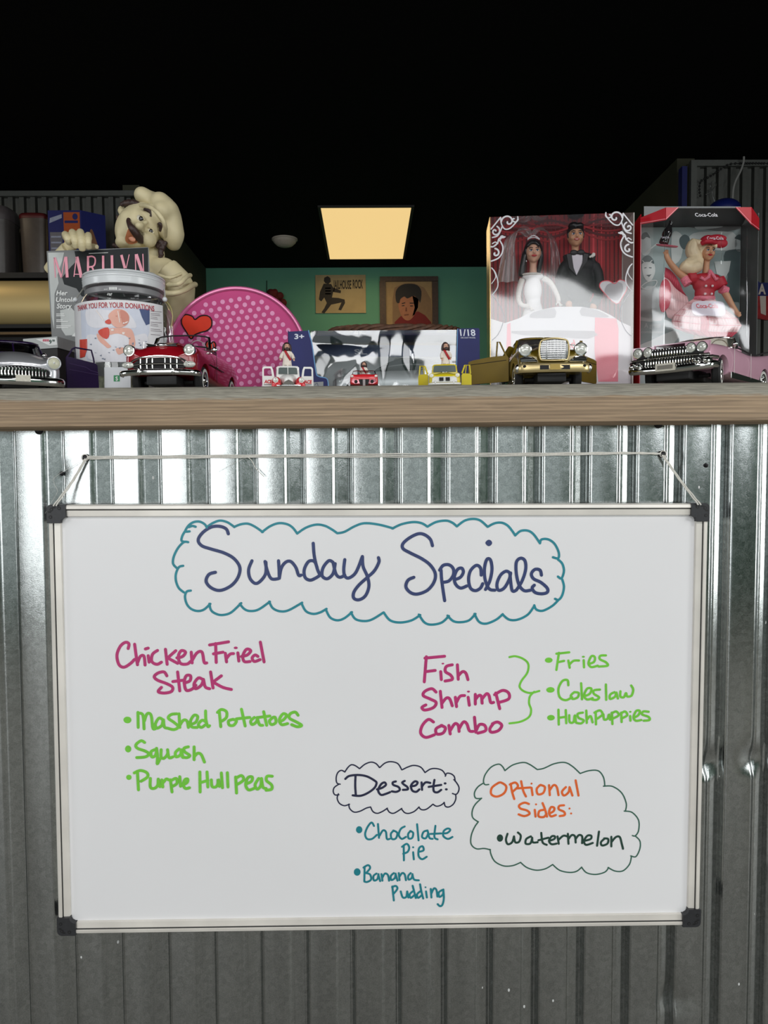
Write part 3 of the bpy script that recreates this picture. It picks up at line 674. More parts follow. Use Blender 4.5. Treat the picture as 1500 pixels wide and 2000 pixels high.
mb.build('frayed_fibre', m_string, ST)
for p, dz in ((S1, 0), (S2, 0)):
    mb = MB(); mb.tube([p + Vector((.0045 * math.cos(t), -.0042 - .0006 * math.sin(3 * t), .0045 * math.sin(t))) for t in [i * PI / 8 for i in range(16)]], .0007, 6, closed=True); mb.build('knot_loop', m_string, ST)
# ================================================================== back of the room
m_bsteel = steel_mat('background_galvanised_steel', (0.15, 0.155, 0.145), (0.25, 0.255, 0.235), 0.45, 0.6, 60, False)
m_trim = mat('dull_aluminium_trim', (112, 114, 110), 0.5, 0.6)
m_blue = mat('navy_blue_paint', (24, 32, 96), 0.6)
def corr(name, x0, x1, y, z0, z1, pitch, depth):
    mb = MB(); pr = []
    x = x0; k = 0
    while x < x1:
        for a, d in ((0, 0), (.42, 0), (.52, depth), (.90, depth), (1.0, 0)):
            if x + a * pitch <= x1: pr.append((x + a * pitch, y + d))
        x += pitch
    n = len(pr); mb.add([(a, b, z0) for a, b in pr] + [(a, b, z1) for a, b in pr], [(i, i + 1, n + i + 1, n + i) for i in range(n - 1)])
    return struct(mb.build(name, m_bsteel, smooth=20, recalc=False))
# left: metal-faced alcove wall with its top trim
KY = 3.66
zt = at(120, 376, KY).z
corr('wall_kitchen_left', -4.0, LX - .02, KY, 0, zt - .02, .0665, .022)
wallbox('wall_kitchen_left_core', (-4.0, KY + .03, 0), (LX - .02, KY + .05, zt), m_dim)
struct(MB().box(((-4.0 + LX) / 2, KY - .008, zt - .012), (4.0 + LX, .03, .03)).build('trim_1', m_trim))
# right: the same, framed in aluminium, with a navy post
RY = 3.22
zt2 = at(1400, 316, RY).z
xr0 = at(1346, 400, RY).x
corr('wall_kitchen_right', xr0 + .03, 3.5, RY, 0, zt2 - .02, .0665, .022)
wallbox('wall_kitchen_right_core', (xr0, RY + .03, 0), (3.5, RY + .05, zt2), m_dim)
struct(MB().box(((xr0 + 3.5) / 2, RY - .008, zt2 - .014), (3.5 - xr0, .03, .032)).build('trim_2', m_trim))
struct(MB().box((xr0 + .016, RY - .008, zt2 / 2 - .015), (.032, .03, zt2 - .03)).build('trim_3', m_trim))
xb0, xb1 = at(1331, 400, RY).x, at(1341, 400, RY).x
struct(MB().box(((xb0 + xb1) / 2, RY + .02, zt2 / 2), (xb1 - xb0, .05, zt2 - .05)).build('trim_4', m_blue))

# ------------------------------------------------------------------ lamp panel and round ceiling fitting
m_lamp = mat('lit_lamp_diffuser', (250, 225, 170), 0.6, vary=0.01, emit=(253, 216, 146), emit_s=0.86)
m_lframe = mat('black_lamp_frame', (30, 28, 24), 0.6)
zc = CEIL_Z
def atz(px, py, z):
    r = ray(px, py); t = (z - CAMPOS.z) / r.z; return CAMPOS + r * t
p00, p10, p11, p01 = atz(628, 407.5, zc - .015), atz(804.5, 407, zc - .015), atz(785.5, 505.5, zc - .015), atz(643.5, 507, zc - .015)
lx0, lx1 = (p00.x + p01.x) / 2, (p10.x + p11.x) / 2; ly0, ly1 = (p00.y + p10.y) / 2, (p01.y + p11.y) / 2
LP = thing('ceiling_lamp', 'glowing warm yellow rectangular lamp panel set in the black ceiling', 'lamp', ((lx0 + lx1) / 2, (ly0 + ly1) / 2, zc))
MB().box(((lx0 + lx1) / 2, (ly0 + ly1) / 2, zc - .008), (lx1 - lx0, ly1 - ly0, .012)).build('diffuser', m_lamp, LP)
mb = MB()
for a, b, c, d in ((lx0 - .02, lx1 + .02, ly0 - .02, ly0), (lx0 - .02, lx1 + .02, ly1, ly1 + .02), (lx0 - .02, lx0, ly0, ly1), (lx1, lx1 + .02, ly0, ly1)): bx(mb, a, b, c, d, zc - .012, zc + .001)
mb.build('frame', m_lframe, LP)
m_dome = mat('off_white_plastic', (196, 186, 172), 0.5)
c = atz(556, 466, zc)
DM = thing('ceiling_detector', 'round white domed smoke detector on the black ceiling beside the lamp', 'smoke detector', c)
R = 25.0 / FPX * (c - CAMPOS).dot(CZ)
MB().lathe([(0, -.062), (R * .35, -.060), (R * .62, -.050), (R * .85, -.030), (R * .95, -.012), (R * .95, 0)], c, 40).build('dome', m_dome, DM)
MB().lathe([(R * .96, 0), (R, -.002), (R, -.012), (R * .95, -.014)], c, 40).build('rim', m_dome, DM)

# ------------------------------------------------------------------ posters on the green wall
WY = BACK_Y - .004
PB = Plane((0, WY, 1), (1, 0, 0), (0, 0, 1))
m_tan = mat('aged_tan_poster_paper', (176, 158, 116), 0.7, vary=0.12, scale=6)
m_ink = mat('faded_black_ink', (40, 36, 30), 0.7); m_inkw = mat('pale_poster_ink', (170, 160, 140), 0.7)
a, b = PB.px(617, 612), PB.px(714, 537)
def z_box(name, m, pl, x0, y0, x1, y1, th, parent=None, h0=0.0):
    """board of thickness th in the plane pl between two photo corners"""
    a = pl.uv(x0, y1); b = pl.uv(x1, y0)
    mb = MB(); mb.slab([pl.p(a[0], a[1], h0 + th), pl.p(b[0], a[1], h0 + th), pl.p(b[0], b[1], h0 + th), pl.p(a[0], b[1], h0 + th)], pl.n * -th)
    return mb.build(name, m, parent, smooth=0) if parent else mb
PO = thing('music_poster', 'tan poster with a dark dancing figure and heavy lettering on the green wall', 'poster', PB.px(665, 612))
z_box('paper', m_tan, PB, 617, 537, 714, 612, .006, PO)
f = pxfn(PB, .0066); mb = MB()
T = lambda s, ox, oy, k: [(ox + x / k, oy + y / k) for x, y in P(s)]
k = 2.586
fig = lambda s: T(s, 380, 380, k)
fill(mb, f, fig('655,420 672,412 686,422 688,440 676,452 660,448 653,436'), 0)
fill(mb, f, fig('652,450 690,452 700,470 740,485 738,498 700,492 694,520 725,522 758,530 760,548 740,585 726,582 742,545 690,556 672,580 656,600 640,596 655,575 668,548 655,520 640,540 628,530 634,490'), 0)
for y in (470, 484, 498): fill(mb, f, fig('660,%d 688,%d 688,%d 660,%d' % (y, y, y + 6, y + 6)), 1)
b0 = 380 + 700 / k
text(mb, f, 'JAILHOUSE', 651, 564, 686, -17, 0, bold=.03); text(mb, f, 'ROCK', 689, 563, 709, -17, 0, bold=.03)
mb.build('printed_figure', [m_ink, m_inkw], PO, smooth=0)

m_frame = mat('dark_carved_wood_frame', (66, 46, 30), 0.5, vary=0.3, scale=60, bump=.3)
m_mat = mat('cream_mount_board', (168, 142, 102), 0.8)
m_skin = mat('printed_skin', (176, 118, 88), 0.7); m_skin2 = mat('printed_skin_shade', (120, 70, 52), 0.7)
m_hair = mat('printed_black_hair', (22, 18, 18), 0.6); m_redc = mat('printed_red_shirt', (120, 26, 28), 0.7); m_oval = mat('printed_warm_backdrop', (140, 112, 82), 0.7)
FR = thing('framed_portrait', 'framed portrait of a dark-haired man in a red shirt on the green wall', 'picture', PB.px(800, 640))
mb = MB()
for x0, y0, x1, y1 in ((742, 541, 855, 551), (742, 640, 855, 650), (742, 551, 753, 640), (844, 551, 855, 640)):
    mb.merge(z_box('', None, PB, x0, y0, x1, y1, .03))
mb.build('frame', m_frame, FR)
z_box('mount', m_mat, PB, 752, 550, 845, 641, .012, FR)
f = pxfn(PB, .0126); f2 = pxfn(PB, .0130); f3 = pxfn(PB, .0134); f4 = pxfn(PB, .0138); mb = MB()
fill(mb, f, T('1010,470 1060,448 1110,448 1160,470 1195,530 1200,660 1000,660 1000,530', 380, 380, k), 4)
fill(mb, f2, T('1010,645 1040,615 1080,600 1130,590 1165,610 1195,645 1195,662 1010,662', 380, 380, k), 3)
fill(mb, f3, T('1035,520 1060,505 1100,505 1130,520 1128,570 1112,605 1090,632 1066,634 1044,610 1030,565', 380, 380, k), 0, sub=3)
fill(mb, f3, T('1100,510 1132,525 1128,570 1112,605 1100,615 1112,570', 380, 380, k), 1)
fill(mb, f4, T('1018,540 1016,490 1040,460 1080,450 1125,458 1146,490 1140,545 1130,530 1108,512 1075,525 1060,515 1040,528 1034,548', 380, 380, k), 2, sub=3)
for e in ('1046,548 1064,544 1064,549 1047,553', '1086,546 1108,546 1108,551 1087,551', '1046,560 1060,558 1060,563 1047,564', '1088,560 1104,560 1103,565 1089,565', '1058,606 1082,603 1082,609 1060,612', '1066,570 1072,570 1074,590 1064,590'):
    fill(mb, f4, T(e, 380, 380, k), 1 if e[:4] in ('1066', '1058') else 2)
mb.build('portrait_print', [m_skin, m_skin2, m_hair, m_redc, m_oval], FR, smooth=0)

# dark red frilly ornament on the wall, mostly behind the round tin
m_dred = mat('dark_red_frill', (92, 20, 22), 0.8, vary=.3, scale=50)
c = at(535, 612, BACK_Y - .12); mb = MB(); rr = random.Random(9)
for i in range(46):
    a = rr.uniform(0, 2 * PI); q = rr.uniform(.6, 1.0); r0 = 40 / FPX * 6.7
    p = c + Vector((math.cos(a) * r0 * .62 * q, rr.uniform(-.04, .04), math.sin(a) * r0 * q))
    mb.ell(p, rr.uniform(.022, .04), seg=8, rings=6)
mb.cyl(c + Vector((0, .0, 0)), c + Vector((0, .12, 0)), .05)
WR = blob('red_wreath', mb, m_dred, None, voxel=.008, it=2, origin=c)
tag(WR, 'dark red frilly wreath on the green wall, half hidden by the pink tin', 'wreath')
m_hook = mat('dark_metal_hook', (40, 44, 42), .5, .5)
NH = thing('wall_wire', 'thin dark wire hanging on the green wall above the red wreath', 'wire', at(521, 560, BACK_Y - .006))
mb = MB(); mb.tube([at(521, y, BACK_Y - .006) for y in (548, 560, 580, 606)], .0035, 6); mb.build('strand', m_hook, NH)

# ------------------------------------------------------------------ kitchen shelf on the left with its stores
SY0, SY1 = 3.26, 3.62
zs_ = at(50, 532, SY0).z
m_dark = mat('dark_shelf_steel', (40, 40, 40), 0.5, 0.3)
xk0, xk1 = at(-140, 532, SY0).x, at(238, 532, SY0).x
SH = thing('kitchen_shelf', 'dark wall shelf with plastic tubs and a blue box, above the rounded hood', 'shelf', ((xk0 + xk1) / 2, SY1, zs_ - .02))
mb = MB(); bx(mb, xk0, xk1, SY0, SY1, zs_ - .03, zs_); mb.build('shelf_board', m_dark, SH)
for x in (at(-60, 532, SY0).x, at(215, 532, SY0).x):
    mb = MB(); mb.slab([(x - .01, SY1 + .035, zs_ - .03), (x - .01, SY0 + .05, zs_ - .03), (x - .01, SY1 + .035, zs_ - .2)], (.02, 0, 0)); mb.build('bracket', m_dark, SH, smooth=0)
m_tub = mat('cloudy_grey_plastic', (84, 79, 78), 0.35, vary=.08, spec=.5); m_tub2 = mat('cloudy_beige_plastic', (84, 74, 66), 0.3, vary=.08)
m_lidred = mat('dull_red_lid', (90, 26, 28), 0.4); m_lidgrey = mat('grey_plastic_lid', (86, 80, 82), .4)
def tub(px0, px1, pyt, lidh, ml, mt, label, y=3.40):
    a = at(px0, pyt, y); b = at(px1, pyt, y); cx = (a.x + b.x) / 2; w = (b.x - a.x) / 2; zt_ = at(px0, pyt, y - w * .7).z
    o = thing('food_container', label, 'container', (cx, y, zs_))
    def sq(r, n=24, e=4.0):
        return [(r * (abs(math.cos(t)) ** (2 / e)) * (1 if math.cos(t) >= 0 else -1), r * .85 * (abs(math.sin(t)) ** (2 / e)) * (1 if math.sin(t) >= 0 else -1)) for t in [2 * PI * i / n for i in range(n)]]
    def stack(rows, m, nm):
        mb = MB(); vs = []
        for r, z in rows: vs += [(cx + x, y + yy, z) for x, yy in sq(r)]
        n = 24; fs = [(j * n + i, j * n + (i + 1) % n, (j + 1) * n + (i + 1) % n, (j + 1) * n + i) for j in range(len(rows) - 1) for i in range(n)]
        fs += [tuple(range(n)), tuple(range((len(rows) - 1) * n, len(rows) * n))]
        mb.add(vs, fs); mb.build(nm, m, o, smooth=50)
    H = zt_ - zs_
    stack([(w * .84, zs_), (w * .86, zs_ + .01), (w * .95, zs_ + H - lidh - .02), (w * .97, zs_ + H - lidh)], mt, 'tub')
    stack([(w * .99, zs_ + H - lidh), (w * 1.0, zs_ + H - lidh * .7), (w, zs_ + H - lidh * .3), (w * .9, zs_ + H)], ml, 'lid')
    return o
tub(-60, 30, 401, .075, m_lidgrey, m_tub, 'tall grey plastic tub at the left end of the kitchen shelf')
tub(42, 99, 416, .03, m_lidred, m_tub2, 'plastic tub with a red lid between the grey tub and the blue box')
# blue carton with orange panel
m_bblue = mat('dark_blue_carton', (26, 34, 110), .5); m_borange = mat('orange_print', (196, 88, 30), .5); m_bgrey = mat('grey_printed_panel', (122, 120, 128), .6); m_bpic = mat('printed_hand_tone', (150, 104, 72), .6, vary=.2, scale=12); m_btxt = mat('pale_print', (170, 176, 200), .6)
y = 3.31; a = at(97, 530, y); b = at(158, 412, y); BX0, BX1 = a.x, b.x; BZ1 = at(120, 411, y).z
dirr = Vector((.80, .60, 0)).normalized(); 
BXO = thing('carton_box', 'dark blue carton with an orange panel on the kitchen shelf behind the statue hand', 'box', ((BX0 + BX1) / 2, y + .1, zs_))
rgt = (at(206, 440, y + .09) - Vector((0, 0, 0))); q0 = Vector((BX0, y, zs_ + .0006)); q1 = Vector((BX1, y, zs_ + .0006)); q2 = Vector((rgt.x, y + .09, zs_ + .0006)); q3 = q2 + (q0 - q1)
mb = MB(); mb.slab([q0, q1, q2, q3], (0, 0, BZ1 - zs_)); mb.build('carton', m_bblue, BXO, smooth=0)
pf = Plane(q0, q1 - q0, (0, 0, 1)); ps = Plane(q1, q2 - q1, (0, 0, 1)); wF = (q1 - q0).length; wS = (q2 - q1).length; hB = BZ1 - zs_
mb = MB(); f = lambda x, yy: pf.p(x * wF, yy * hB, .0008); f2 = lambda x, yy: pf.p(x * wF, yy * hB, .0014); g_ = lambda x, yy: ps.p(x * wS, yy * hB, .0008)
fill(mb, f, [(.47, .42), (.96, .42), (.96, .97), (.47, .97)], 1); fill(mb, f, [(.05, .0), (.42, .0), (.42, .66), (.05, .66)], 2)
fill(mb, f, [(.04, .80), (.42, .88), (.42, .94), (.06, .88)], 4); disc(mb, f2, (.82, .90), (.08, .05), 0)
for i in range(6): fill(mb, f2, [(.08, .6 - i * .09), (.38, .6 - i * .09), (.38, .575 - i * .09), (.08, .575 - i * .09)], 4)
fill(mb, f2, [(.5, .80), (.9, .80), (.9, .84), (.5, .84)], 0)
fill(mb, g_, [(.15, 0), (.9, 0), (.75, .35), (.55, .62), (.4, .74), (.28, .6), (.3, .35)], 3, sub=4)
mb.build('printed_panels', [m_bblue, m_borange, m_bgrey, m_bpic, m_btxt], BXO, smooth=0)

# steel roll cover below the shelf; warm light is put into its brass colour
m_warm_hood = mat('warm_lit_steel_colour', (232, 206, 144), 0.45, 0.35, vary=.03, scale=3)
ry = 3.05; z1, z0 = at(50, 538, ry).z, at(50, 626, ry).z; rR = (z1 - z0) / 2
RL = thing('warm_roll_hood', 'long satin brass rounded hood below the kitchen shelf', 'hood', ((xk0 + xk1) / 2, ry + rR, z0))
mb = MB(); n = 18; pr = [(ry + rR - rR * math.cos(t), (z0 + z1) / 2 + rR * math.sin(t)) for t in [-PI / 2 + .25 + (PI - .5) * i / n for i in range(n + 1)]]
pr = [(ry + rR * 1.7, z0)] + [(ry + rR - rR * .55 * math.cos(t), (z0 + z1) / 2 + rR * math.sin(t)) for t in [-PI / 2 + PI * i / n for i in range(n + 1)]] + [(ry + rR * 1.7, z1)]
vs = [(xk0, *p) for p in pr] + [(xk1, *p) for p in pr]; N = len(pr)
mb.add(vs, [(i, (i + 1) % N, N + (i + 1) % N, N + i) for i in range(N)] + [tuple(range(N)), tuple(range(N, 2 * N))]); mb.build('cover', m_warm_hood, RL, smooth=40)
mb = MB()
bx(mb, xk0, xk1, ry + .1, KY, z0 - .02, z0); mb.build('base_board', m_dark, RL)
m_slot = mat('brown_steel_rail', (120, 96, 66), .4, .6)
for i, (p0, p1) in enumerate(((637, 641), (648, 653))):
    mb = MB(); bx(mb, xk0, xk1, ry + .12, ry + .2, at(50, p1, ry + .12).z, at(50, p0, ry + .12).z); mb.build('rail', m_slot, RL)
mb = MB(); bx(mb, xk0, xk1, ry + .2, KY, .0, z0 - .02); mb.build('cabinet', m_dark, RL)

# ------------------------------------------------------------------ right: cable, chain, wire hook, cap and pennant
m_cable = mat('white_cable', (150, 150, 146), .6); m_chain = mat('black_beads', (16, 16, 17), .5); m_wire = mat('grey_wire', (120, 122, 120), .4, .7); m_cap = mat('navy_cap_cloth', (22, 34, 110), .45)
RW = RY - .03
CB = thing('power_cable', 'white cable hanging down in front of the metal wall by the navy cap', 'cable', at(1433, 385, RW))
mb = MB(); mb.tube(smooth_path([at(1453, 306, RW - .03), at(1452, 318, RW - .03), at(1446, 335, RW - .03), at(1437, 353, RW - .03), at(1432, 372, RW - .03), at(1431, 400, RW - .03), at(1432, 430, RW - .03)], 6), .0055, 8); mb.build('cord', m_cable, CB)
CH = thing('bead_chain', 'string of black beads draped along the aluminium trim', 'bead string', at(1366, 360, RW - .01))
pts = smooth_path([at(1500, 319, RW), at(1460, 319, RW), at(1424, 321, RW), at(1400, 336, RW), at(1384, 346, RW), at(1369, 354, RW), at(1366, 370, RW), at(1368, 385, RW)], 8)
mb = MB(); last = None; beads = []
for p in pts:
    if last is None or (p - last).length > .0135: beads.append(p); last = p
mb.tube(pts, .0012, 5); mb.build('thread', m_chain, CH)
for p in beads: MB().ell(p, .0062, seg=8, rings=6).build('bead', m_chain, CH)
HK = thing('wire_hanger', 'bent wire hanger hook above the navy cap', 'hanger', at(1392, 390, RW))
mb = MB(); mb.tube(smooth_path([at(1378, 380, RW), at(1386, 376, RW), at(1392, 370, RW), at(1398, 362, RW), at(1396, 356, RW - .01), at(1390, 356, RW - .01), at(1388, 364, RW - .01), at(1391, 374, RW), at(1393, 385, RW), at(1396, 394, RW)], 6), .0028, 6); mb.build('wire', m_wire, HK)
CP = thing('baseball_cap', 'shiny navy cap hanging in front of the metal wall above the red box', 'cap', at(1410, 402, RW - .12))
c = at(1414, 412, RW - .1); mb = MB(); mb.ell(c, (.085, .09, .062), seg=24, rings=14); mb.build('crown', m_cap, CP)
mb = MB(); mb.slab([c + Vector((-.06, -.02, .01)), c + Vector((-.125, -.05, -.02)), c + Vector((-.13, .05, -.02)), c + Vector((-.06, .04, .01))], (0, 0, -.008)); mb.build('brim', mat('black_cap_brim', (24, 24, 32), .5), CP)
MB().ell(c + Vector((0, 0, .062)), (.008, .008, .005), seg=10, rings=6).build('button', m_cap, CP)
m_pb = mat('navy_pennant_cloth', (26, 34, 92), .8); m_pr = mat('red_pennant_cloth', (150, 34, 36), .8, vary=.3, scale=40); m_pw = mat('white_pennant_cloth', (196, 184, 172), .8)
py_ = 2.9
PN = thing('fabric_pennant', 'navy and red cloth pennant with a white letter A beside the red box', 'pennant', at(1490, 625, py_))
pp = Plane(at(1490, 600, py_), (1, 0, 0), (0, 0, 1)); f = pxfn(pp, 0)
z = lambda s: [pp.px(x, y) for x, y in P(s)]
mb = MB(); mb.slab(z('1476,544 1484,552 1520,552 1520,578 1474,578'), (0, .012, 0)); mb.build('upper_cloth', m_pb, PN, smooth=0)
mb = MB(); mb.slab(z('1474,578 1520,578 1520,624 1496,625 1480,622 1473,616'), (0, .012, 0)); mb.build('lower_cloth', m_pr, PN, smooth=0)
mb = MB(); g1 = pxfn(pp, .002); text(mb, g1, 'A', 1481, 574, 1496, -20, 0, bold=.04); fill(mb, g1, P('1484,578 1496,578 1496,616 1486,612'), 0); mb.build('white_print', m_pw, PN, smooth=0)
# wicker basket behind the long box
m_wick = mat('brown_wicker', (92, 62, 44), .7, vary=.35, scale=120)
def basket(name, x0, x1, y, pyt, label, depth=.16):
    a = at(x0, pyt, y); b = at(x1, pyt, y); cx = (a.x + b.x) / 2; w = (b.x - a.x) / 2; o = thing(name, label, 'basket', (cx, y + depth / 2, LEDGE_Z))
    H = a.z - LEDGE_Z; n = 72; rows = max(8, int(H / .007)); vs = []
    mb = MB()
    for j in range(rows + 1):
        for i in range(n):
            t = 2 * PI * i / n; e = 3.2
            cxs = (abs(math.cos(t)) ** (2 / e)) * (1 if math.cos(t) >= 0 else -1); sys_ = (abs(math.sin(t)) ** (2 / e)) * (1 if math.sin(t) >= 0 else -1)
            wv_ = .0025 * math.sin(i * PI / 2 + (j % 2) * PI) ; k_ = .9 + .1 * j / rows
            vs.append((cx + cxs * (w * k_ + wv_), y + depth / 2 + sys_ * (depth / 2 * k_ + wv_), LEDGE_Z + .0005 + H * .93 * j / rows))
    mb.add(vs, [(j * n + i, j * n + (i + 1) % n, (j + 1) * n + (i + 1) % n, (j + 1) * n + i) for j in range(rows) for i in range(n)] + [tuple(range(n))]); mb.build('body', m_wick, o, smooth=60)
    for s_ in range(3):
        mb = MB(); pts = []
        for i in range(n * 2):
            t = PI * i / n; e = 3.2; q = i * .55 + s_ * 2.1
            cxs = (abs(math.cos(t)) ** (2 / e)) * (1 if math.cos(t) >= 0 else -1); sys_ = (abs(math.sin(t)) ** (2 / e)) * (1 if math.sin(t) >= 0 else -1)
            pts.append((cx + cxs * (w - .002) + .004 * math.cos(q) * cxs, y + depth / 2 + sys_ * (depth / 2) + .003 * math.cos(q) * sys_, LEDGE_Z + H * .93 + .004 * math.sin(q) + .002))
        mb.tube(pts, .0042, 6, closed=True); mb.build('rim_strand', m_wick, o)
    return o
basket('wicker_basket', 640, 905, .40, 631, 'wide brown wicker basket behind the clear-fronted car box', .17)
# ================================================================== die-cast cars on the ledge
m_chrome = mat('chrome_trim', (214, 214, 212), 0.10, 1.0, vary=.02)
m_tyre = mat('black_rubber_tyre', (20, 20, 21), 0.75, vary=.1)
m_white = mat('whitewall_rubber', (196, 196, 190), 0.6)
m_under = mat('black_chassis', (16, 16, 17), 0.55, vary=.2)
m_lens = mat('headlight_lens', (206, 208, 200), 0.18, .25, vary=.05, scale=300)
m_gap = mat('dark_panel_gap', (14, 12, 14), .7)
m_plate = mat('number_plate', (196, 192, 178), .5, vary=.1, scale=300)
m_wglass = film_mat('car_window_glass', (.86, .88, .88), .06, .02)
m_dglass = film_mat('dark_car_window_glass', (.30, .30, .31), .10, .02)
m_red = mat('deep_red_enamel', (142, 12, 26), .22, coat=.8, vary=.03)
m_gold = mat('olive_gold_enamel', (124, 104, 26), .26, .35, coat=.7, vary=.04)
m_pale_gold = mat('pale_gold_metal', (214, 194, 142), .34, .8, vary=.03)
m_pink = mat('pink_enamel', (206, 160, 178), .22, coat=.8, vary=.02)
m_purple = mat('dark_purple_enamel', (30, 14, 52), .2, coat=.9, vary=.05)
m_silver = mat('silver_enamel', (178, 180, 184), .28, .55, coat=.5, vary=.03)
m_seat = mat('car_seat_vinyl', (60, 18, 22), .5)


def loft(mb, st, mi=0):
    loops = []
    for y, half in st:
        right = [(x, y, z) for x, z in half]; left = [(-x, y, z) for x, z in reversed(half) if x > 1e-9]
        loops.append(right + left)
    n = len(loops[0]); vs = [p for l in loops for p in l]
    fs = [(j * n + i, j * n + (i + 1) % n, (j + 1) * n + (i + 1) % n, (j + 1) * n + i) for j in range(len(loops) - 1) for i in range(n)]
    fs += [tuple(range(n - 1, -1, -1)), tuple(range((len(loops) - 1) * n, len(loops) * n))]
    return mb.add(vs, fs, mi)
def section(w, zs, zm, zf, zv, zh):
    return [(0, zs), (w * .8, zs), (w * .97, zs + .10 * (zm - zs)), (w, zm), (w * .985, zm + (zf - zm) * .6), (w * .90, zf), (w * .76, zf - (zf - zv) * .35), (w * .60, zv), (w * .36, zh - (zh - zv) * .18), (0, zh)]
def body(root, stations, m, cuts, lv=2, name='body', cut_r=.021, side=.2):
    mb = MB(); loft(mb, [(s[0] * .001, [(x * .001, z * .001) for x, z in section(*s[1:])]) for s in stations])
    o = mb.build(name, m, root, local=True, smooth=0)
    subsurf(o, lv)
    for (cy, cz, r) in cuts:
        cb = MB().cyl((-side, cy, cz), (side, cy, cz), r, n=40).build('cutter', m, root, local=True, smooth=0)
        apply_mods(o, ('BOOLEAN', dict(operation='DIFFERENCE', object=cb, solver='EXACT')))
        me = cb.data; bpy.data.objects.remove(cb); bpy.data.meshes.remove(me)
    o.data.shade_smooth(); o.data.set_sharp_from_angle(angle=math.radians(38))
    return o
def wheel(root, x, y, r, w, side, white=True, steer=0.0, spokes=0):
    """side=+1: outer face towards +x"""
    M = Matrix.Translation((x, y, r)) @ Matrix.Rotation(steer, 4, 'Z') @ Matrix.Rotation(PI / 2 * side, 4, 'Y')
    mb = MB(); a = w / 2; i = r * .60
    mb.lathe([(i, -a), (r * .9, -a), (r, -a * .6), (r, a * .6), (r * .93, a * .95), (r * .84, a)], n=36, M=M.to_3x3(), c=M.translation, mi=0)
    mb.lathe([(r * .84, a), (i * 1.05, a * 1.04)], n=36, M=M.to_3x3(), c=M.translation, mi=1 if white else 0)
    mb.lathe([(i * 1.05, a * 1.04), (i, a * .8), (i, -a)], n=36, M=M.to_3x3(), c=M.translation, mi=0)
    wl = mb.build('wheel', [m_tyre, m_white], root, local=True, smooth=30)
    hb = MB(); hb.lathe([(i * 1.04, a * .9), (i * .98, a * 1.05), (i * .86, a * 1.0), (i * .8, a * .6), (i * .45, a * .75), (i * .36, a * 1.0), (i * .2, a * 1.2), (0, a * 1.25)], n=28, M=M.to_3x3(), c=M.translation)
    for k in range(spokes):
        t = 2 * PI * k / spokes; d = M.to_3x3() @ Vector((math.cos(t), math.sin(t), 0)); q = M @ Vector((0, 0, a * .8))
        hb.tube([q + d * i * .3, q + d * i * .95], i * .07, 5)
    WM[wl.name] = WM[root.name].copy()
    h = hb.build('hubcap', m_chrome, wl, local=True, smooth=30)
    return wl
def lamp(root, p, r, name='headlight', dirv=(0, -1, 0), ring=m_chrome, lens=m_lens, depth=.6):
    z = Vector(dirv).normalized(); q = z.to_track_quat('Z', 'Y').to_matrix()
    mb = MB(); mb.lathe([(r * .80, -r * depth * 2.2), (r * 1.02, -r * .7), (r * 1.04, -.1 * r), (r * .98, .12 * r), (r * .84, .14 * r), (r * .80, 0)], c=p, n=28, M=q)
    mb.lathe([(r * .82, .02 * r), (r * .6, .14 * r), (r * .3, .22 * r), (0, .25 * r)], c=p, n=28, M=q, mi=1)
    mb.lathe([(r * .13, .26 * r), (0, .27 * r)], c=p, n=10, M=q, mi=0)
    return mb.build(name, [ring, lens], root, local=True, smooth=40)
def bar(root, name, pts, r, m, n=10, flat=None):
    mb = MB(); mb.tube(pts, r, n)
    if flat:
        pass
    return mb.build(name, m, root, local=True, smooth=45)
def oval_bar(root, name, pts, rz, ry, m, taper=True, n=14):
    """bumper blade: tube with an upright oval section along pts"""
    pts = [Vector(p) for p in pts]; N = len(pts); vs = []
    for i, p in enumerate(pts):
        t = (pts[min(i + 1, N - 1)] - pts[max(i - 1, 0)]); t.z = 0; t.normalize(); s = Vector((-t.y, t.x, 0))
        k = 1.0 if not taper or 0 < i < N - 1 else .55
        for j in range(n):
            a = 2 * PI * j / n; vs.append(p + s * (ry * k * math.cos(a)) + Vector((0, 0, rz * k * math.sin(a))))
    fs = [(i * n + j, i * n + (j + 1) % n, (i + 1) * n + (j + 1) % n, (i + 1) * n + j) for i in range(N - 1) for j in range(n)] + [tuple(range(n)), tuple(range((N - 1) * n, N * n))]
    return MB().add(vs, fs).build(name, m, root, local=True, smooth=45)
def mm(pts): return [tuple(c * .001 for c in p) for p in pts]
def sym(half): return [(-x, y, z) for x, y, z in reversed(half) if x > 1e-9] + list(half)
def screen(root, base, top, glass, frame_m, r=.0011, name='windshield', split=False):
    """curved windscreen between two symmetric half lines given in mm from the centre outwards"""
    b = smooth_path(sym(mm(base)), 4); t = smooth_path(sym(mm(top)), 4); n = len(b)
    mb = MB(); mb.add(b + t, [(i, i + 1, n + i + 1, n + i) for i in range(n - 1)]); g = mb.build(name, glass, root, local=True, smooth=60, recalc=False)
    fr = MB(); fr.tube(b + list(reversed(t)), r, 6, closed=True)
    if split: k = n // 2; fr.tube([b[k], t[k]], r * .8, 6)
    WM[g.name] = WM[root.name].copy()
    fr.build('windshield_frame', frame_m, g, local=True)
    return g
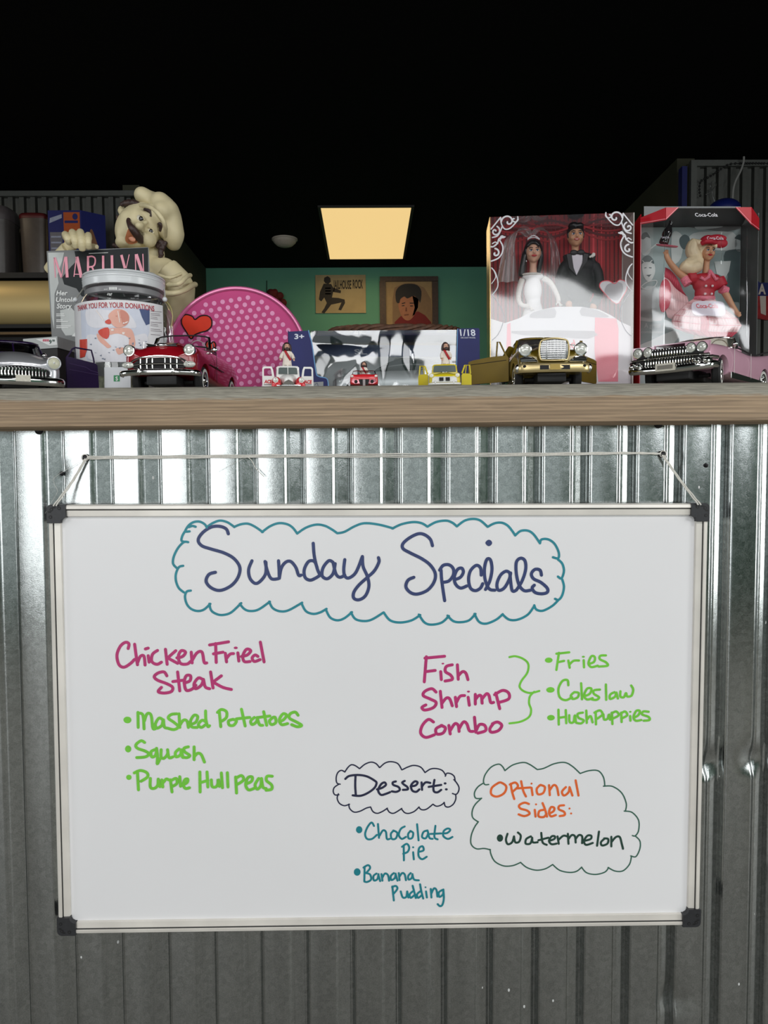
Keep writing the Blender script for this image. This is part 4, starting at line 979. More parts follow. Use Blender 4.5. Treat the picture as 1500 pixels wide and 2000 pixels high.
def door(root, hinge, ang, outline, win, m, thick=3.0, side=1, name='door', trim=None):
    """open door: outline (along, z) mm from the hinge; ang measured from straight ahead-right; win = window hole outline"""
    h = Vector(mm([hinge])[0]); d = Vector((math.cos(ang), math.sin(ang), 0)); nn = Vector((d.y, -d.x, 0)) * (thick * .001)
    P3 = lambda a, z: h + d * (a * .001) + Vector((0, 0, z * .001 - h.z))
    mb = MB(); mb.slab([P3(a, z) for a, z in outline], nn)
    o = mb.build(name, m, root, local=True, smooth=0); WM[o.name] = WM[root.name].copy()
    if win:
        fr = MB(); fr.tube([P3(a, z) + nn * .5 for a, z in win], .0013, 8); fr.build('window_frame', m, o, local=True, smooth=40)
    if trim:
        for k, (ln, mt) in enumerate(trim):
            tr = MB(); tr.tube([P3(a, z) - nn * .02 for a, z in ln], .0005, 6); tr.tube([P3(a, z) + nn * 1.02 for a, z in ln], .0005, 6); tr.build('door_trim', mt, o, local=True)
    return o
def under(root, w, y0, y1, zt=22, zb=9):
    mb = MB(); mb.box((0, (y0 + y1) * .0005, (zt + zb) * .0005), (w * .0011, (y1 - y0) * .001, (zt - zb) * .001), bev=.002)
    o = mb.build('chassis', m_under, root, local=True)
    mb = MB(); mb.cyl((-w * .0009, y0 * .001 + .035, .016), (w * .0009, y0 * .001 + .035, .016), .003, n=10)
    mb.tube([(-.02, y0 * .001 + .012, .012), (0, y0 * .001 + .010, .009), (.02, y0 * .001 + .012, .012)], .0012, 6)
    WM[o.name] = WM[root.name].copy()
    mb.build('front_axle', m_under, o, local=True)

# ------------------------------------------------------------------ red convertible
def on_ledge(px, Y): p = at(px, 700, Y); return Vector((p.x, Y, LEDGE_Z + .0003))
R_ = thing('toy_car', 'deep red die-cast convertible with whitewall tyres in front of the pink tin', 'toy car', on_ledge(309.5, .012), math.radians(-4))
R_['group'] = 'die-cast cars on the ledge'
st = [(3, 42, 33, 40, 48, 46, 46), (5, 49, 27, 42, 59, 52, 52), (14, 51.5, 24, 42, 65, 60, 66), (30, 52.5, 23, 42, 66, 63, 73), (60, 53, 22, 42, 67, 66, 77), (92, 53, 18, 42, 69, 69, 77), (100, 53, 17, 42, 69, 69, 72),
      (160, 53, 17, 42, 68, 67, 66), (205, 53, 18, 43, 68, 67, 66), (240, 52, 22, 43, 66, 66, 66), (268, 48, 26, 42, 60, 60, 60), (276, 43, 30, 40, 52, 52, 52)]
body(R_, st, m_red, [(.052, .020, .0235), (.212, .020, .0235)])
for x in (-43, 43): lamp(R_, mm([(x, 3, 57)])[0], .0082, depth=.9)
for s in (-1, 1):
    for y, st_ in ((52, 0.0), (212, 0)): wheel(R_, s * .0455, y * .001, .0195, .012, s, True)
under(R_, 40, 10, 262)
# grille: dark mouth, chrome arch and bars
mb = MB(); mo = [(-36, 31), (-39, 36), (-30, 43), (-12, 46), (12, 46), (30, 43), (39, 36), (36, 31)]
mb.slab([(x * .001, .0005, z * .001) for x, z in mo], (0, .006, 0)); g_ = mb.build('grille', m_gap, R_, local=True, smooth=0); WM[g_.name] = WM[R_.name].copy()
mb = MB(); mb.tube(smooth_path(mm([(-41, 1, 35), (-38, 0, 41), (-25, -1, 46), (0, -2, 48), (25, -1, 46), (38, 0, 41), (41, 1, 35)]), 5), .0014, 8); mb.build('grille_arch', m_chrome, g_, local=True)
mb = MB(); mb.tube(smooth_path(mm([(-44, 1, 36), (-20, -2, 37), (0, -2.5, 37.5), (20, -2, 37), (44, 1, 36)]), 5), .0014, 8); mb.build('grille_bar', m_chrome, g_, local=True)
for x in (-26, -17, -9, 9, 17, 26):
    mb = MB(); mb.tube(mm([(x, -.4, 45), (x, -1.2, 37), (x, -.6, 31)]), .001, 6); mb.build('grille_tooth', m_chrome, g_, local=True)
for x in (-44, 44):
    mb = MB(); mb.ell(mm([(x, 0, 36)])[0], (.0088, .004, .0045)); mb.ell(mm([(x, -3.4, 36)])[0], (.0018, .001, .0018), 1); mb.build('parking_lamp', [m_lens, m_chrome], R_, local=True)
oval_bar(R_, 'bumper', smooth_path(mm([(-56, 12, 24), (-53, 0, 24), (-40, -6, 24.5), (-20, -9, 25), (0, -10, 25), (20, -9, 25), (40, -6, 24.5), (53, 0, 24), (56, 12, 24)]), 4), .0042, .003, m_chrome)
for x in (-24, 24):
    mb = MB(); mb.ell(mm([(x, -12, 26)])[0], (.0026, .003, .006)); mb.build('bumper_guard', m_chrome, R_, local=True)
mb = MB(); mb.ell((0, .0145, .0655), (.0095, .004, .0032)); 
for s in (-1, 1): mb.slab(mm([(s * 8, 13, 66), (s * 24, 16, 69), (s * 20, 15, 66), (s * 23, 15, 63.6), (s * 8, 12.5, 64)]), (0, .003, 0))
mb.build('hood_emblem', m_chrome, R_, local=True, smooth=30)
screen(R_, [(0, 90, 76), (20, 92, 76), (38, 97, 75), (44, 106, 74)], [(0, 108, 95), (18, 109, 95), (34, 113, 94), (39, 119, 93)], m_wglass, m_gap, .0012)
mb = MB(); mb.tube(mm([(44, 106, 74), (41, 116, 92), (39, 120, 93)]), .0022, 8); mb.build('windshield_pillar', m_chrome, R_, local=True)
mb = MB(); mb.tube(mm([(-44, 106, 74), (-41, 116, 92), (-39, 120, 93)]), .0022, 8); mb.build('windshield_pillar', m_chrome, R_, local=True)
mb = MB(); mb.slab(mm([(46, 112, 69), (46, 114, 84), (46.5, 122, 76), (47, 128, 69)]), (.0012, 0, 0)); mb.build('vent_window', m_chrome, R_, local=True, smooth=0)
for s in (-1, 1):
    mb = MB(); mb.ell(mm([(s * 52, 104, 72)])[0], (.005, .002, .0035)); mb.tube(mm([(s * 50, 106, 68), (s * 52, 104, 72)]), .0008, 6); mb.build('side_mirror', m_chrome, R_, local=True)
mb = MB(); mb.tube(mm([(-46, 66, 67), (-45, 68, 80)]), .0006, 6); mb.build('aerial', m_chrome, R_, local=True)
for s in (-1, 1):
    mb = MB(); mb.tube(mm([(s * 53.6, 70, 45), (s * 54.2, 150, 43)]), .0007, 6); mb.tube(mm([(s * 53.6, 108, 22), (s * 54, 108, 66)]), .0004, 5); mb.build('side_trim', m_gap, R_, local=True)
    mb = MB(); mb.ell(mm([(s * 54.2, 113, 46)])[0], (.0012, .004, .0012)); mb.build('door_handle', m_chrome, R_, local=True)
mb = MB(); mb.box((0, .155, .072), (.08, .022, .016), bev=.004); mb.build('seat', m_seat, R_, local=True)
mb = MB(); mb.lathe([(.0115, -.0008), (.0125, 0), (.0115, .0008)], c=(.02, .128, .079), n=24, M=Matrix.Rotation(-1.1, 3, 'X')); mb.build('steering_wheel', m_white, R_, local=True)

# ------------------------------------------------------------------ gold coupe with both doors open
G_ = thing('toy_car', 'olive gold die-cast coupe with both doors open before the bridal doll box', 'toy car', on_ledge(1081, .012), math.radians(-3), 'die-cast cars on the ledge')
st = [(4, 38, 31, 36, 44, 44, 46), (6, 47, 25, 36, 55, 50, 56), (16, 49, 22, 36, 60, 54, 62), (40, 50, 21, 37, 61, 58, 66), (86, 50, 17, 37, 61, 60, 67), (92, 50, 17, 37, 61, 61, 65), (150, 50, 17, 37, 60, 60, 62), (215, 49, 18, 38, 61, 58, 58), (262, 48, 22, 38, 62, 54, 54), (280, 44, 26, 36, 54, 50, 50)]
body(G_, st, m_gold, [(.056, .020, .0225), (.214, .020, .0225)])
for s in (-1, 1):
    lamp(G_, mm([(s * 39.5, 3, 54)])[0], .0092, depth=.9)
    for y in (56, 214): wheel(G_, s * .043, y * .001, .0185, .012, s, True, spokes=10)
under(G_, 38, 12, 268)
# barrel grille with mesh
mb = MB()
def gr(x, z, h=0.0): return Vector((x * .001, -.004 - .003 * (1 - (x / 21) ** 2) + h, z * .001))
go = [(-19, 40), (-21, 50), (-19.5, 62), (-15, 66), (0, 68), (15, 66), (19.5, 62), (21, 50), (19, 40), (14, 37.5), (-14, 37.5)]
m_mesh = mat('grille_mesh_metal', (78, 80, 82), .4, .8, vary=.1)
mb.slab([gr(x, z) for x, z in go], (0, .012, 0)); g_ = mb.build('grille', m_mesh, G_, local=True, smooth=0); WM[g_.name] = WM[G_.name].copy()
mb = MB(); mb.tube(smooth_path([gr(x, z, -.0004) for x, z in go], 3, True), .0013, 8, closed=True); mb.build('grille_surround', m_pale_gold, g_, local=True)
mb = MB()
for i in range(-9, 10): mb.tube([gr(i * 2.0, 39 if abs(i) < 9 else 44, -.0006), gr(i * 2.0, 52, -.0008), gr(i * 2.0, 66.5 - abs(i) * .25 if abs(i) < 9 else 60, -.0006)], .00026, 4)
for z in range(40, 67, 3): mb.tube([gr(x * (19.5 if z < 62 else 16) / 4, z, -.0007) for x in range(-4, 5)], .00026, 4)
mb.build('grille_mesh', m_chrome, g_, local=True)
oval_bar(G_, 'bumper', smooth_path(mm([(-52, 14, 27), (-50, 2, 27), (-40, -6, 27), (0, -9, 27), (40, -6, 27), (50, 2, 27), (52, 14, 27)]), 4), .0066, .003, m_pale_gold)
mb = MB()
for x0, x1 in ((-21, -8.5), (8.5, 21)): mb.slab(mm([(x0, -11.6, 24), (x1, -11.9, 24), (x1, -11.9, 30), (x0, -11.6, 30)]), (0, .001, 0))
for x in (-42, 42): mb.ell(mm([(x, -8, 29)])[0], (.0025, .002, .002))
mb.build('bumper_slot', m_gap, G_, local=True, smooth=0)
mb = MB(); mb.box((0, -.0125, .0275), (.014, .0012, .008)); mb.build('number_plate', mat('brass_plate', (150, 128, 70), .4, .8), G_, local=True)
for s in (-1, 1):
    mb = MB(); mb.ell(mm([(s * 51, 0, 27)])[0], (.0035, .004, .006)); mb.build('bumper_guard', m_chrome, G_, local=True)
    mb = MB(); mb.slab(mm([(s * 22, -1, 37), (s * 46, 1, 37), (s * 47, 2, 41), (s * 40, 0, 43.5), (s * 31, -1, 42)]), (0, .004, 0)); o = mb.build('side_grille', m_gap, G_, local=True, smooth=0); WM[o.name] = WM[G_.name].copy()
    mb = MB(); mb.tube(mm([(s * 22, -2, 36.5), (s * 46, 0, 36.5), (s * 48, 1.5, 41), (s * 40, -1, 44), (s * 30, -2, 42.4)]), .0008, 6, closed=True); mb.tube(mm([(s * 24, -2, 39), (s * 46, 0, 39)]), .0005, 5); mb.build('side_grille_trim', m_chrome, o, local=True)
bar(G_, 'hood_ornament', mm([(0, 34, 66), (0, 35, 73), (0, 40, 71)]), .0009, m_chrome)
bar(G_, 'hood_trim', smooth_path(mm([(-46, 26, 60), (-30, 30, 64.5), (0, 40, 67.5), (30, 30, 64.5), (46, 26, 60)]), 4), .0007, m_chrome)
screen(G_, [(0, 86, 66), (20, 89, 66), (36, 97, 64), (42, 106, 62)], [(0, 106, 87), (16, 108, 87), (29, 112, 86), (34, 118, 84)], m_dglass, m_chrome, .0013)
mb = MB(); loft(mb, [(y * .001, [(x * .001, z * .001) for x, z in [(0, zb), (w, zb), (w * .98, zb + 1.4), (w * .8, zt - 1), (w * .4, zt), (0, zt)]]) for y, w, zb, zt in ((104, 33, 85, 88), (112, 35.5, 85, 90), (140, 37, 84.5, 91), (170, 36, 84, 90), (190, 32, 82, 87))])
rf = mb.build('roof', m_gold, G_, local=True, smooth=0); subsurf(rf, 2)
for s in (-1, 1):
    mb = MB(); mb.tube(mm([(s * 42, 106, 62), (s * 38, 112, 75), (s * 34.5, 118, 85)]), .0022, 8); mb.build('roof_pillar', m_gold, G_, local=True); mb = MB(); mb.tube(mm([(s * 35, 186, 84), (s * 42, 200, 72), (s * 45, 216, 60)]), .006, 8); mb.build('roof_pillar', m_gold, G_, local=True)
    mb = MB(); mb.add(mm([(s * 43, 110, 61), (s * 46, 205, 60), (s * 34, 186, 84), (s * 35, 118, 85)]), [(0, 1, 2, 3)]); mb.build('side_glass', m_dglass, G_, local=True)
    mb = MB(); mb.slab(mm([(s * 50.4, 96, 22), (s * 50.4, 168, 22), (s * 50.4, 168, 57), (s * 50.4, 96, 57)]), (s * .0004, 0, 0)); mb.build('door_opening_shade', m_gap, G_, local=True, smooth=0)  # dark slab on the body side stands in for the shaded doorway
m_purm = mat('matte_purple_door', (34, 16, 58), .5, spec=.25)
m_goldm = mat('olive_gold_door_lining', (120, 98, 24), .6, vary=.05)
dl = [(0, 20), (0, 56), (4, 60), (30, 60.5), (62, 58), (71, 56), (72, 24), (70, 20)]
for s in (-1, 1):
    a = math.radians(52) if s > 0 else math.radians(180 - 34)
    door(G_, (s * 51, 96, 20), a, dl, [(4, 58), (16, 82), (20, 83), (22, 58)], m_goldm, side=s, trim=[([(4, 53), (70, 51)], m_gap)])
mb = MB(); mb.box((0, .15, .064), (.07, .02, .016), bev=.004); mb.build('seat', mat('gold_vinyl_seat', (96, 84, 50), .6), G_, local=True)

# ------------------------------------------------------------------ pink tail-finned convertible
PKp = (at(1370, 688, -.026) + at(1248, 700, .036)) / 2
PK = thing('toy_car', 'pink die-cast finned convertible parked at an angle before the red doll box', 'toy car', (PKp.x + .0, PKp.y + .002, LEDGE_Z + .0003), math.radians(-44), 'die-cast cars on the ledge')
PK.scale = (1, 1.07, 1)
st = [(2, 46, 30, 38, 50, 50, 50), (4, 55, 26, 38, 54, 52, 52), (14, 57, 22, 38, 57, 55, 56), (40, 57.5, 20, 38, 59, 58, 60), (90, 57, 15, 38, 61, 61, 62), (100, 57, 14, 38, 61, 61, 61), (150, 57, 14, 37, 58, 57, 56), (180, 57, 14, 37, 57, 56, 55), (225, 57, 15, 37, 62, 55, 54), (270, 56, 17, 37, 70, 54, 52), (300, 54, 22, 36, 77, 50, 48), (314, 50, 28, 36, 78, 46, 44)]
body(PK, st, m_pink, [(.050, .020, .0235), (.226, .019, .021)])
for s in (-1, 1):
    wheel(PK, s * .0485, .050, .0198, .012, s, True, math.radians(14), 8); wheel(PK, s * .0485, .226, .0198, .012, s, True, 0, 8)
    for i, x in enumerate((31, 46)): lamp(PK, mm([(s * x, 1, 50.5)])[0], .0074, depth=.9)
    mb = MB(); mb.slab(mm([(s * 22, 1.6, 42), (s * 54, 2.6, 42), (s * 55, 3, 59), (s * 22, 2, 58)]), (0, .006, 0)); mb.build('headlight_panel', m_pink, PK, local=True, smooth=0)
under(PK, 44, 12, 300, 24, 9)
mb = MB(); mb.slab(mm([(-48, 1.2, 26), (48, 1.2, 26), (48, 1.2, 47), (24, .6, 54), (-24, .6, 54), (-48, 1.2, 47)]), (0, .004, 0)); g_ = mb.build('grille', m_gap, PK, local=True, smooth=0); WM[g_.name] = WM[PK.name].copy()
for row, (z0, z1, w) in enumerate(((41.5, 52.5, 24), (29, 39.5, 34))):
    n = int(w * 2 / 4)
    for i in range(n + 1):
        x = -w + i * 2 * w / n; mb = MB(); mb.tube(mm([(x, .2, z0), (x, -1.2, (z0 + z1) / 2), (x, .2, z1)]), .0011, 6); mb.build('grille_tooth', m_chrome, g_, local=True)
mb = MB(); mb.tube(smooth_path(mm([(-56, 3, 40), (-30, -1.6, 40.6), (0, -2.6, 41), (30, -1.6, 40.6), (56, 3, 40)]), 4), .0015, 8); mb.build('grille_bar', m_chrome, g_, local=True)
oval_bar(PK, 'bumper', smooth_path(mm([(-60, 22, 27), (-59, 6, 26), (-48, -4, 24), (0, -7, 22.5), (48, -4, 24), (59, 6, 26), (60, 22, 27)]), 4), .0052, .0036, m_chrome)
for s in (-1, 1):
    for j, (x, y, r) in enumerate(((42, -6, .0050), (53, -2, .0056))):
        mb = MB(); mb.lathe([(r * .9, -.012), (r * 1.1, -.004), (r, 0), (r * .6, .004), (0, .007)], c=mm([(s * x, y, 30.5)])[0], n=20, M=Vector((0, -1, 0)).to_track_quat('Z', 'Y').to_matrix()); mb.build('bumper_pod', m_chrome, PK, local=True)
    mb = MB(); mb.tube(mm([(s * 47, 0, 36), (s * 58, 5, 36.5), (s * 59.4, 22, 37)]), .0026, 8); mb.build('fender_trim', m_chrome, PK, local=True)
    mb = MB(); mb.tube(mm([(s * 57.6, 90, 60), (s * 57.8, 89, 20)]), .0003, 5); mb.build('panel_seam', m_white, PK, local=True); mb = MB(); mb.tube(mm([(s * 57.6, 158, 56), (s * 57.8, 158, 18)]), .0003, 5); mb.build('panel_seam', m_white, PK, local=True)
    mb = MB(); mb.tube(smooth_path(mm([(s * 53, 108, 61), (s * 55, 130, 59), (s * 55, 160, 57), (s * 54, 190, 58), (s * 54, 230, 66), (s * 51, 312, 79)]), 5), .0012, 6); mb.build('belt_trim', m_gap, PK, local=True)
    mb = MB(); mb.slab(mm([(s * 57.2, 78, 13), (s * 57.2, 205, 13), (s * 57.2, 205, 19), (s * 57.2, 78, 22)]), (s * .0008, 0, 0)); mb.build('sill_trim', m_chrome, PK, local=True, smooth=0)
    mb = MB(); mb.ell(mm([(s * 52, 106, 66)])[0], (.0045, .003, .003)); mb.build('side_mirror', m_chrome, PK, local=True)
mb = MB(); mb.box((0, -.0115, .0255), (.028, .0014, .0105), mi=0); mb.box((0, -.0124, .0255), (.022, .0006, .0055), mi=1); mb.build('number_plate', [m_plate, mat('plate_grey', (120, 116, 106), .5)], PK, local=True, smooth=0)
mb = MB(); mb.slab(mm([(-26, 8, 59.4), (26, 8, 59.4), (27, 84, 63), (-27, 84, 63)]), (0, 0, .0012)); o = mb.build('hood', m_pink, PK, local=True, smooth=0)
m_amb = film_mat('tinted_windscreen', (.66, .60, .50), .10, .02)
screen(PK, [(0, 88, 62), (24, 90, 62), (44, 100, 61), (52, 118, 60)], [(0, 108, 79), (20, 109, 79), (36, 113, 78), (45, 122, 77)], m_amb, m_chrome, .0013)
mb = MB(); mb.box((0, .150, .060), (.09, .02, .018), bev=.005); mb.build('seat', m_pink, PK, local=True)
mb = MB(); mb.lathe([(.0115, -.0008), (.0125, 0), (.0115, .0008)], c=(.024, .122, .066), n=24, M=Matrix.Rotation(-1.1, 3, 'X')); mb.build('steering_wheel', m_white, PK, local=True)
for s in (-1, 1): bar(PK, 'wiper', mm([(s * 6, 87, 63.5), (s * 20, 95, 70)]), .0005, m_gap)

# ------------------------------------------------------------------ silver and purple custom coupe at the far left
MC = thing('toy_car', 'low silver and dark purple die-cast coupe with its door open at the far left', 'toy car', on_ledge(42, .020), math.radians(30), 'die-cast cars on the ledge')
st = [(4, 40, 20, 26, 40, 40, 42), (6, 50, 17, 27, 50, 44, 46), (16, 53, 15, 29, 55, 49, 54), (34, 54, 14, 30, 58, 54, 61), (60, 55, 13, 30, 60, 58, 66), (92, 55, 13, 30, 61, 60, 69), (100, 55, 13, 30, 61, 61, 67)]
st2 = [(98, 55, 13, 30, 61, 61, 66), (104, 55, 13, 30, 61, 61, 65), (150, 55, 13, 31, 59, 58, 62), (205, 54, 13, 31, 58, 56, 58), (250, 51, 15, 30, 54, 54, 55), (276, 45, 18, 28, 46, 46, 46)]
body(MC, st, m_silver, [(.054, .017, .021)], name='front_body')
body(MC, st2, m_purple, [(.214, .016, .020)], name='rear_body')
for s in (-1, 1):
    lamp(MC, mm([(s * 43, 5, 44)])[0], .0098, ring=m_silver, lens=mat('cream_headlight', (196, 196, 172), .3), depth=.8)
    for y in (54, 214): wheel(MC, s * .046, y * .001, .0175, .012, s, True)
under(MC, 42, 12, 265, 18, 7)
mo = [(-30, 21), (-37, 24), (-38, 30), (-32, 35), (-16, 37.5), (0, 38), (16, 37.5), (32, 35), (38, 30), (37, 24), (30, 21)]
mb = MB(); mb.slab([(x * .001, .001 + (x / 40) ** 2 * .003 - .002, z * .001) for x, z in mo], (0, .006, 0)); g_ = mb.build('grille', m_gap, MC, local=True, smooth=0); WM[g_.name] = WM[MC.name].copy()
mb = MB(); mb.tube(smooth_path([Vector((x * .001, -.0015 + (x / 40) ** 2 * .003, z * .001)) for x, z in mo[1:-1]], 4), .0017, 8); mb.build('grille_surround', m_silver, g_, local=True)
for i in range(-7, 8):
    x = i * 4.4; h = 1 - (abs(i) / 8.5) ** 3
    mb = MB(); y = -1.6 + (x / 40) ** 2 * 3
    mb.lathe([(0, 0), (.0014, .001), (.0018, .003), (.0011, .006), (.0018, .0095 + .001 * h), (.0020, .0115 + .001 * h), (0, .0135 + .0015 * h)], c=(x * .001, y * .001, .0215), n=10); mb.build('grille_tooth', m_chrome, g_, local=True)
oval_bar(MC, 'bumper', smooth_path(mm([(-57, 20, 16), (-54, 5, 16), (-40, -4, 15.6), (0, -8, 15.6), (40, -4, 15.6), (54, 5, 16), (57, 20, 16)]), 4), .0062, .0034, m_chrome)
mb = MB(); mb.box((0, -.0118, .0185), (.019, .0014, .009)); o = mb.build('number_plate', m_plate, MC, local=True)
screen(MC, [(0, 92, 68), (22, 95, 67), (38, 104, 65), (45, 114, 62)], [(0, 110, 87), (18, 112, 87), (32, 117, 86), (38, 124, 84)], m_dglass, m_purple, .0016, split=True)
mb = MB(); loft(mb, [(y * .001, [(x * .001, z * .001) for x, z in [(0, zb), (w, zb), (w * .98, zb + 1.4), (w * .8, zt - 1), (w * .4, zt), (0, zt)]]) for y, w, zb, zt in ((106, 37, 84, 87), (116, 39.5, 85, 91), (150, 41, 84, 93), (180, 40, 82, 91), (205, 36, 75, 82), (236, 32, 58, 62))])
rf = mb.build('roof', m_purple, MC, local=True, smooth=0); subsurf(rf, 2)
for s in (-1, 1):
    mb = MB(); mb.tube(mm([(s * 46, 112, 61), (s * 42, 118, 72), (s * 39, 124, 80)]), .0024, 8); mb.build('roof_pillar', m_purple, MC, local=True); mb = MB(); mb.tube(mm([(s * 38, 196, 76), (s * 46, 214, 58)]), .006, 8); mb.build('roof_pillar', m_purple, MC, local=True)
    mb = MB(); mb.add(mm([(s * 46, 114, 61), (s * 47, 205, 58), (s * 39, 196, 77), (s * 39, 124, 80)]), [(0, 1, 2, 3)]); mb.build('side_glass', m_dglass, MC, local=True)
mb = MB(); mb.slab(mm([(55.6, 104, 18), (55.6, 176, 18), (55.6, 176, 57), (55.6, 104, 57)]), (.0004, 0, 0)); mb.build('door_opening_shade', m_gap, MC, local=True, smooth=0)  # doorway shade put into the colour of a slab on the body
mb = MB(); mb.ell(mm([(40, 78, 64)])[0], (.004, .006, .004)); mb.build('spotlight', m_chrome, MC, local=True)
mb = MB(); mb.box((.01, .16, .058), (.08, .022, .026), bev=.006); mb.build('seat', mat('red_car_seat', (176, 30, 34), .5), MC, local=True)
MCw = WM[MC.name]
hin = MCw.inverted() @ at(128, 700, .095); end = MCw.inverted() @ at(190, 700, .13)
ang = math.atan2(end.y - hin.y, end.x - hin.x); dlen = (Vector(end.xy) - Vector(hin.xy)).length * 1000
zz = lambda px, py, Y: (at(px, py, Y).z - LEDGE_Z) * 1000
door(MC, (hin.x * 1000, hin.y * 1000, 8), ang, [(0, 3), (0, zz(128, 698, .095)), (4, zz(128, 697, .095)), (dlen * .9, zz(185, 710, .124)), (dlen * .97, zz(188, 715, .13)), (dlen, 22), (dlen, 3)],
     [(1, zz(128, 699, .095)), (6, zz(133, 690, .095)), (10, zz(137, 681, .095)), (15, zz(142, 678, .098)), (dlen * .6, zz(165, 682, .112)), (dlen * .8, zz(176, 685, .124)), (dlen * .86, zz(180, 700, .124)), (dlen * .88, zz(181, 709, .124))], m_purm,
     trim=[([(4, zz(132, 710, .095)), (dlen * .6, zz(166, 718, .115)), (dlen * .75, zz(176, 725, .124)), (dlen, zz(190, 729, .13))], mat('violet_trim', (92, 74, 120), .3, .4)), ([(4, zz(132, 722, .095)), (dlen, zz(190, 733, .13))], mat('violet_trim', (92, 74, 120), .3, .4)), ([(14, zz(142, 680, .098)), (15, zz(143, 702, .098))], m_purple)])
# ================================================================== small cars and the three bearded figurines
m_wpaint = mat('white_enamel', (226, 226, 222), .3, coat=.5, vary=.02)
m_rpaint = mat('bright_red_enamel', (206, 30, 40), .28, coat=.6, vary=.03)
m_ypaint = mat('mustard_yellow_enamel', (204, 186, 20), .3, coat=.5, vary=.03)
m_pinkc = mat('pinkish_chrome', (226, 150, 160), .2, .8)
m_robe = mat('cream_robe', (222, 212, 200), .55, vary=.06, scale=120)
m_fskin = mat('figurine_skin', (206, 160, 136), .5)
m_fhair = mat('dark_brown_figurine_hair', (52, 30, 28), .5, vary=.2, scale=200)
m_sash = mat('red_figurine_sash', (170, 26, 34), .5)
def cabin(root, m, rows, name='cab'):
    mb = MB(); loft(mb, [(y * .001, [(x * .001, z * .001) for x, z in [(0, zb), (w0, zb), (w1, zt - 2.2), (w1 * .86, zt - .4), (w1 * .4, zt), (0, zt)]]) for y, w0, w1, zb, zt in rows]); return mb.build(name, m, root, local=True, smooth=50)
def pane(root, name, pts, m, off=(0, -.0003, 0)):
    mb = MB(); mb.slab(mm(pts), off); return mb.build(name, m, root, local=True, smooth=0)
def tag_text(root, parentobj, fn, lines, name, m):
    mb = MB()
    for i, (t, x0, y0, x1, h, b, sh) in enumerate(lines): text(mb, fn, t, x0, y0, x1, h, i if isinstance(m, list) and len(m) > i else 0, b, sh)
    return mb.build(name, m, parentobj, local=True, smooth=0)

# ---- white truck with red wings
T_ = thing('toy_truck', 'small white die-cast pickup with red front wings and lettered open doors', 'toy truck', on_ledge(563, .014), math.radians(8), 'small die-cast cars on the ledge')
cabin(T_, m_wpaint, [(22, 17.5, 15.5, 8, 32), (24, 18, 16.3, 8, 36.5), (34, 18, 16.5, 8, 37.5), (44, 18, 16, 8, 36), (46, 17, 15, 8, 32)])
pane(T_, 'windscreen', [(-13.6, 21.2, 24.5), (13.6, 21.2, 24.5), (13.2, 22.6, 33), (11, 22.8, 34), (-11, 22.8, 34), (-13.2, 22.6, 33)], mat('grey_toy_glass', (96, 106, 104), .15, vary=.15), (0, -.0006, 0))
pane(T_, 'windscreen_post', [(-.5, 20.8, 24.5), (.5, 20.8, 24.5), (.5, 22.2, 34), (-.5, 22.2, 34)], m_wpaint)
mb = MB(); loft(mb, [(y * .001, [(x * .001, z * .001) for x, z in [(0, 7), (w * .7, 7), (w, 13), (w * .92, zt - 4), (w * .6, zt - .8), (0, zt)]]) for y, w, zt in ((1, 4, 17), (2, 6.5, 19), (8, 9, 22.5), (16, 12, 24), (22, 15, 25))]); o = mb.build('bonnet', m_wpaint, T_, local=True); subsurf(o, 1)
for s in (-1, 1):
    mb = MB(); mb.ell(mm([(s * 17, 11, 10)])[0], (.0075, .011, .0095)); mb.ell(mm([(s * 15, 22, 9)])[0], (.008, .014, .006)); mb.box(mm([(s * 17, 6, 6)])[0], (.014, .010, .008), bev=.002)
    blob('wing', mb, m_rpaint, T_, voxel=.0009, it=4, local=True)
    lamp(T_, mm([(s * 18.2, .4, 13.5)])[0], .0038, ring=m_wpaint)
    wheel(T_, s * .0165, .013, .0075, .006, s, False); wheel(T_, s * .0165, .065, .0075, .006, s, False)
    dlm = [(0, 7), (0, 22), (1.5, 31), (3.5, 35.5), (14.5, 35.5), (16.8, 33), (17.2, 7)]
    a = 0 if s > 0 else PI
    h = Vector(mm([(s * 19.6, 24, 7)])[0]); d = Vector((s, 0, 0))
    W3 = lambda x, z, yy=0: Vector((h.x + s * x * .001, h.y + yy * .001, z * .001))
    outer = [W3(x, z) for x, z in dlm]; hole = [(3.2, 23), (4.2, 30), (5.2, 32.8), (13.2, 32.8), (14.6, 31.5), (14.6, 23)]
    mb = MB(); mb.slab([W3(x, z) for x, z in [(0, 7), (0, 22), (17, 22), (17.2, 7)]], (0, .0014, 0))
    for q in ([(0, 22), (1.5, 31), (3.5, 35.5), (5.2, 32.8), (4.2, 30), (3.2, 22)], [(3.5, 35.5), (14.5, 35.5), (16.8, 33), (14.6, 31.5), (13.2, 32.8), (5.2, 32.8)], [(14.6, 31.5), (16.8, 33), (17, 22), (14.6, 22)]): mb.slab([W3(x, z) for x, z in q], (0, .0014, 0))
    dr = mb.build('door', m_wpaint, T_, local=True, smooth=0); WM[dr.name] = WM[T_.name].copy()
    x0 = 3.5 if s > 0 else -14.5
    fn = lambda x, y, h=h: Vector((h.x + x * .001, h.y - .0003, y * .001))
    mb = MB(); text(mb, fn, 'ACE', x0, 11.5, x0 + 11, 5, 0, .05, .12); mb.build('door_lettering', mat('red_print', (200, 30, 40), .5), dr, local=True, smooth=0)
    mb = MB(); fill(mb, fn, [(x0 - .5, 9), (x0 + 11, 9.5), (x0 + 11, 10.3), (x0 - .5, 9.8)]); mb.build('door_underline', m_gap, dr, local=True, smooth=0)
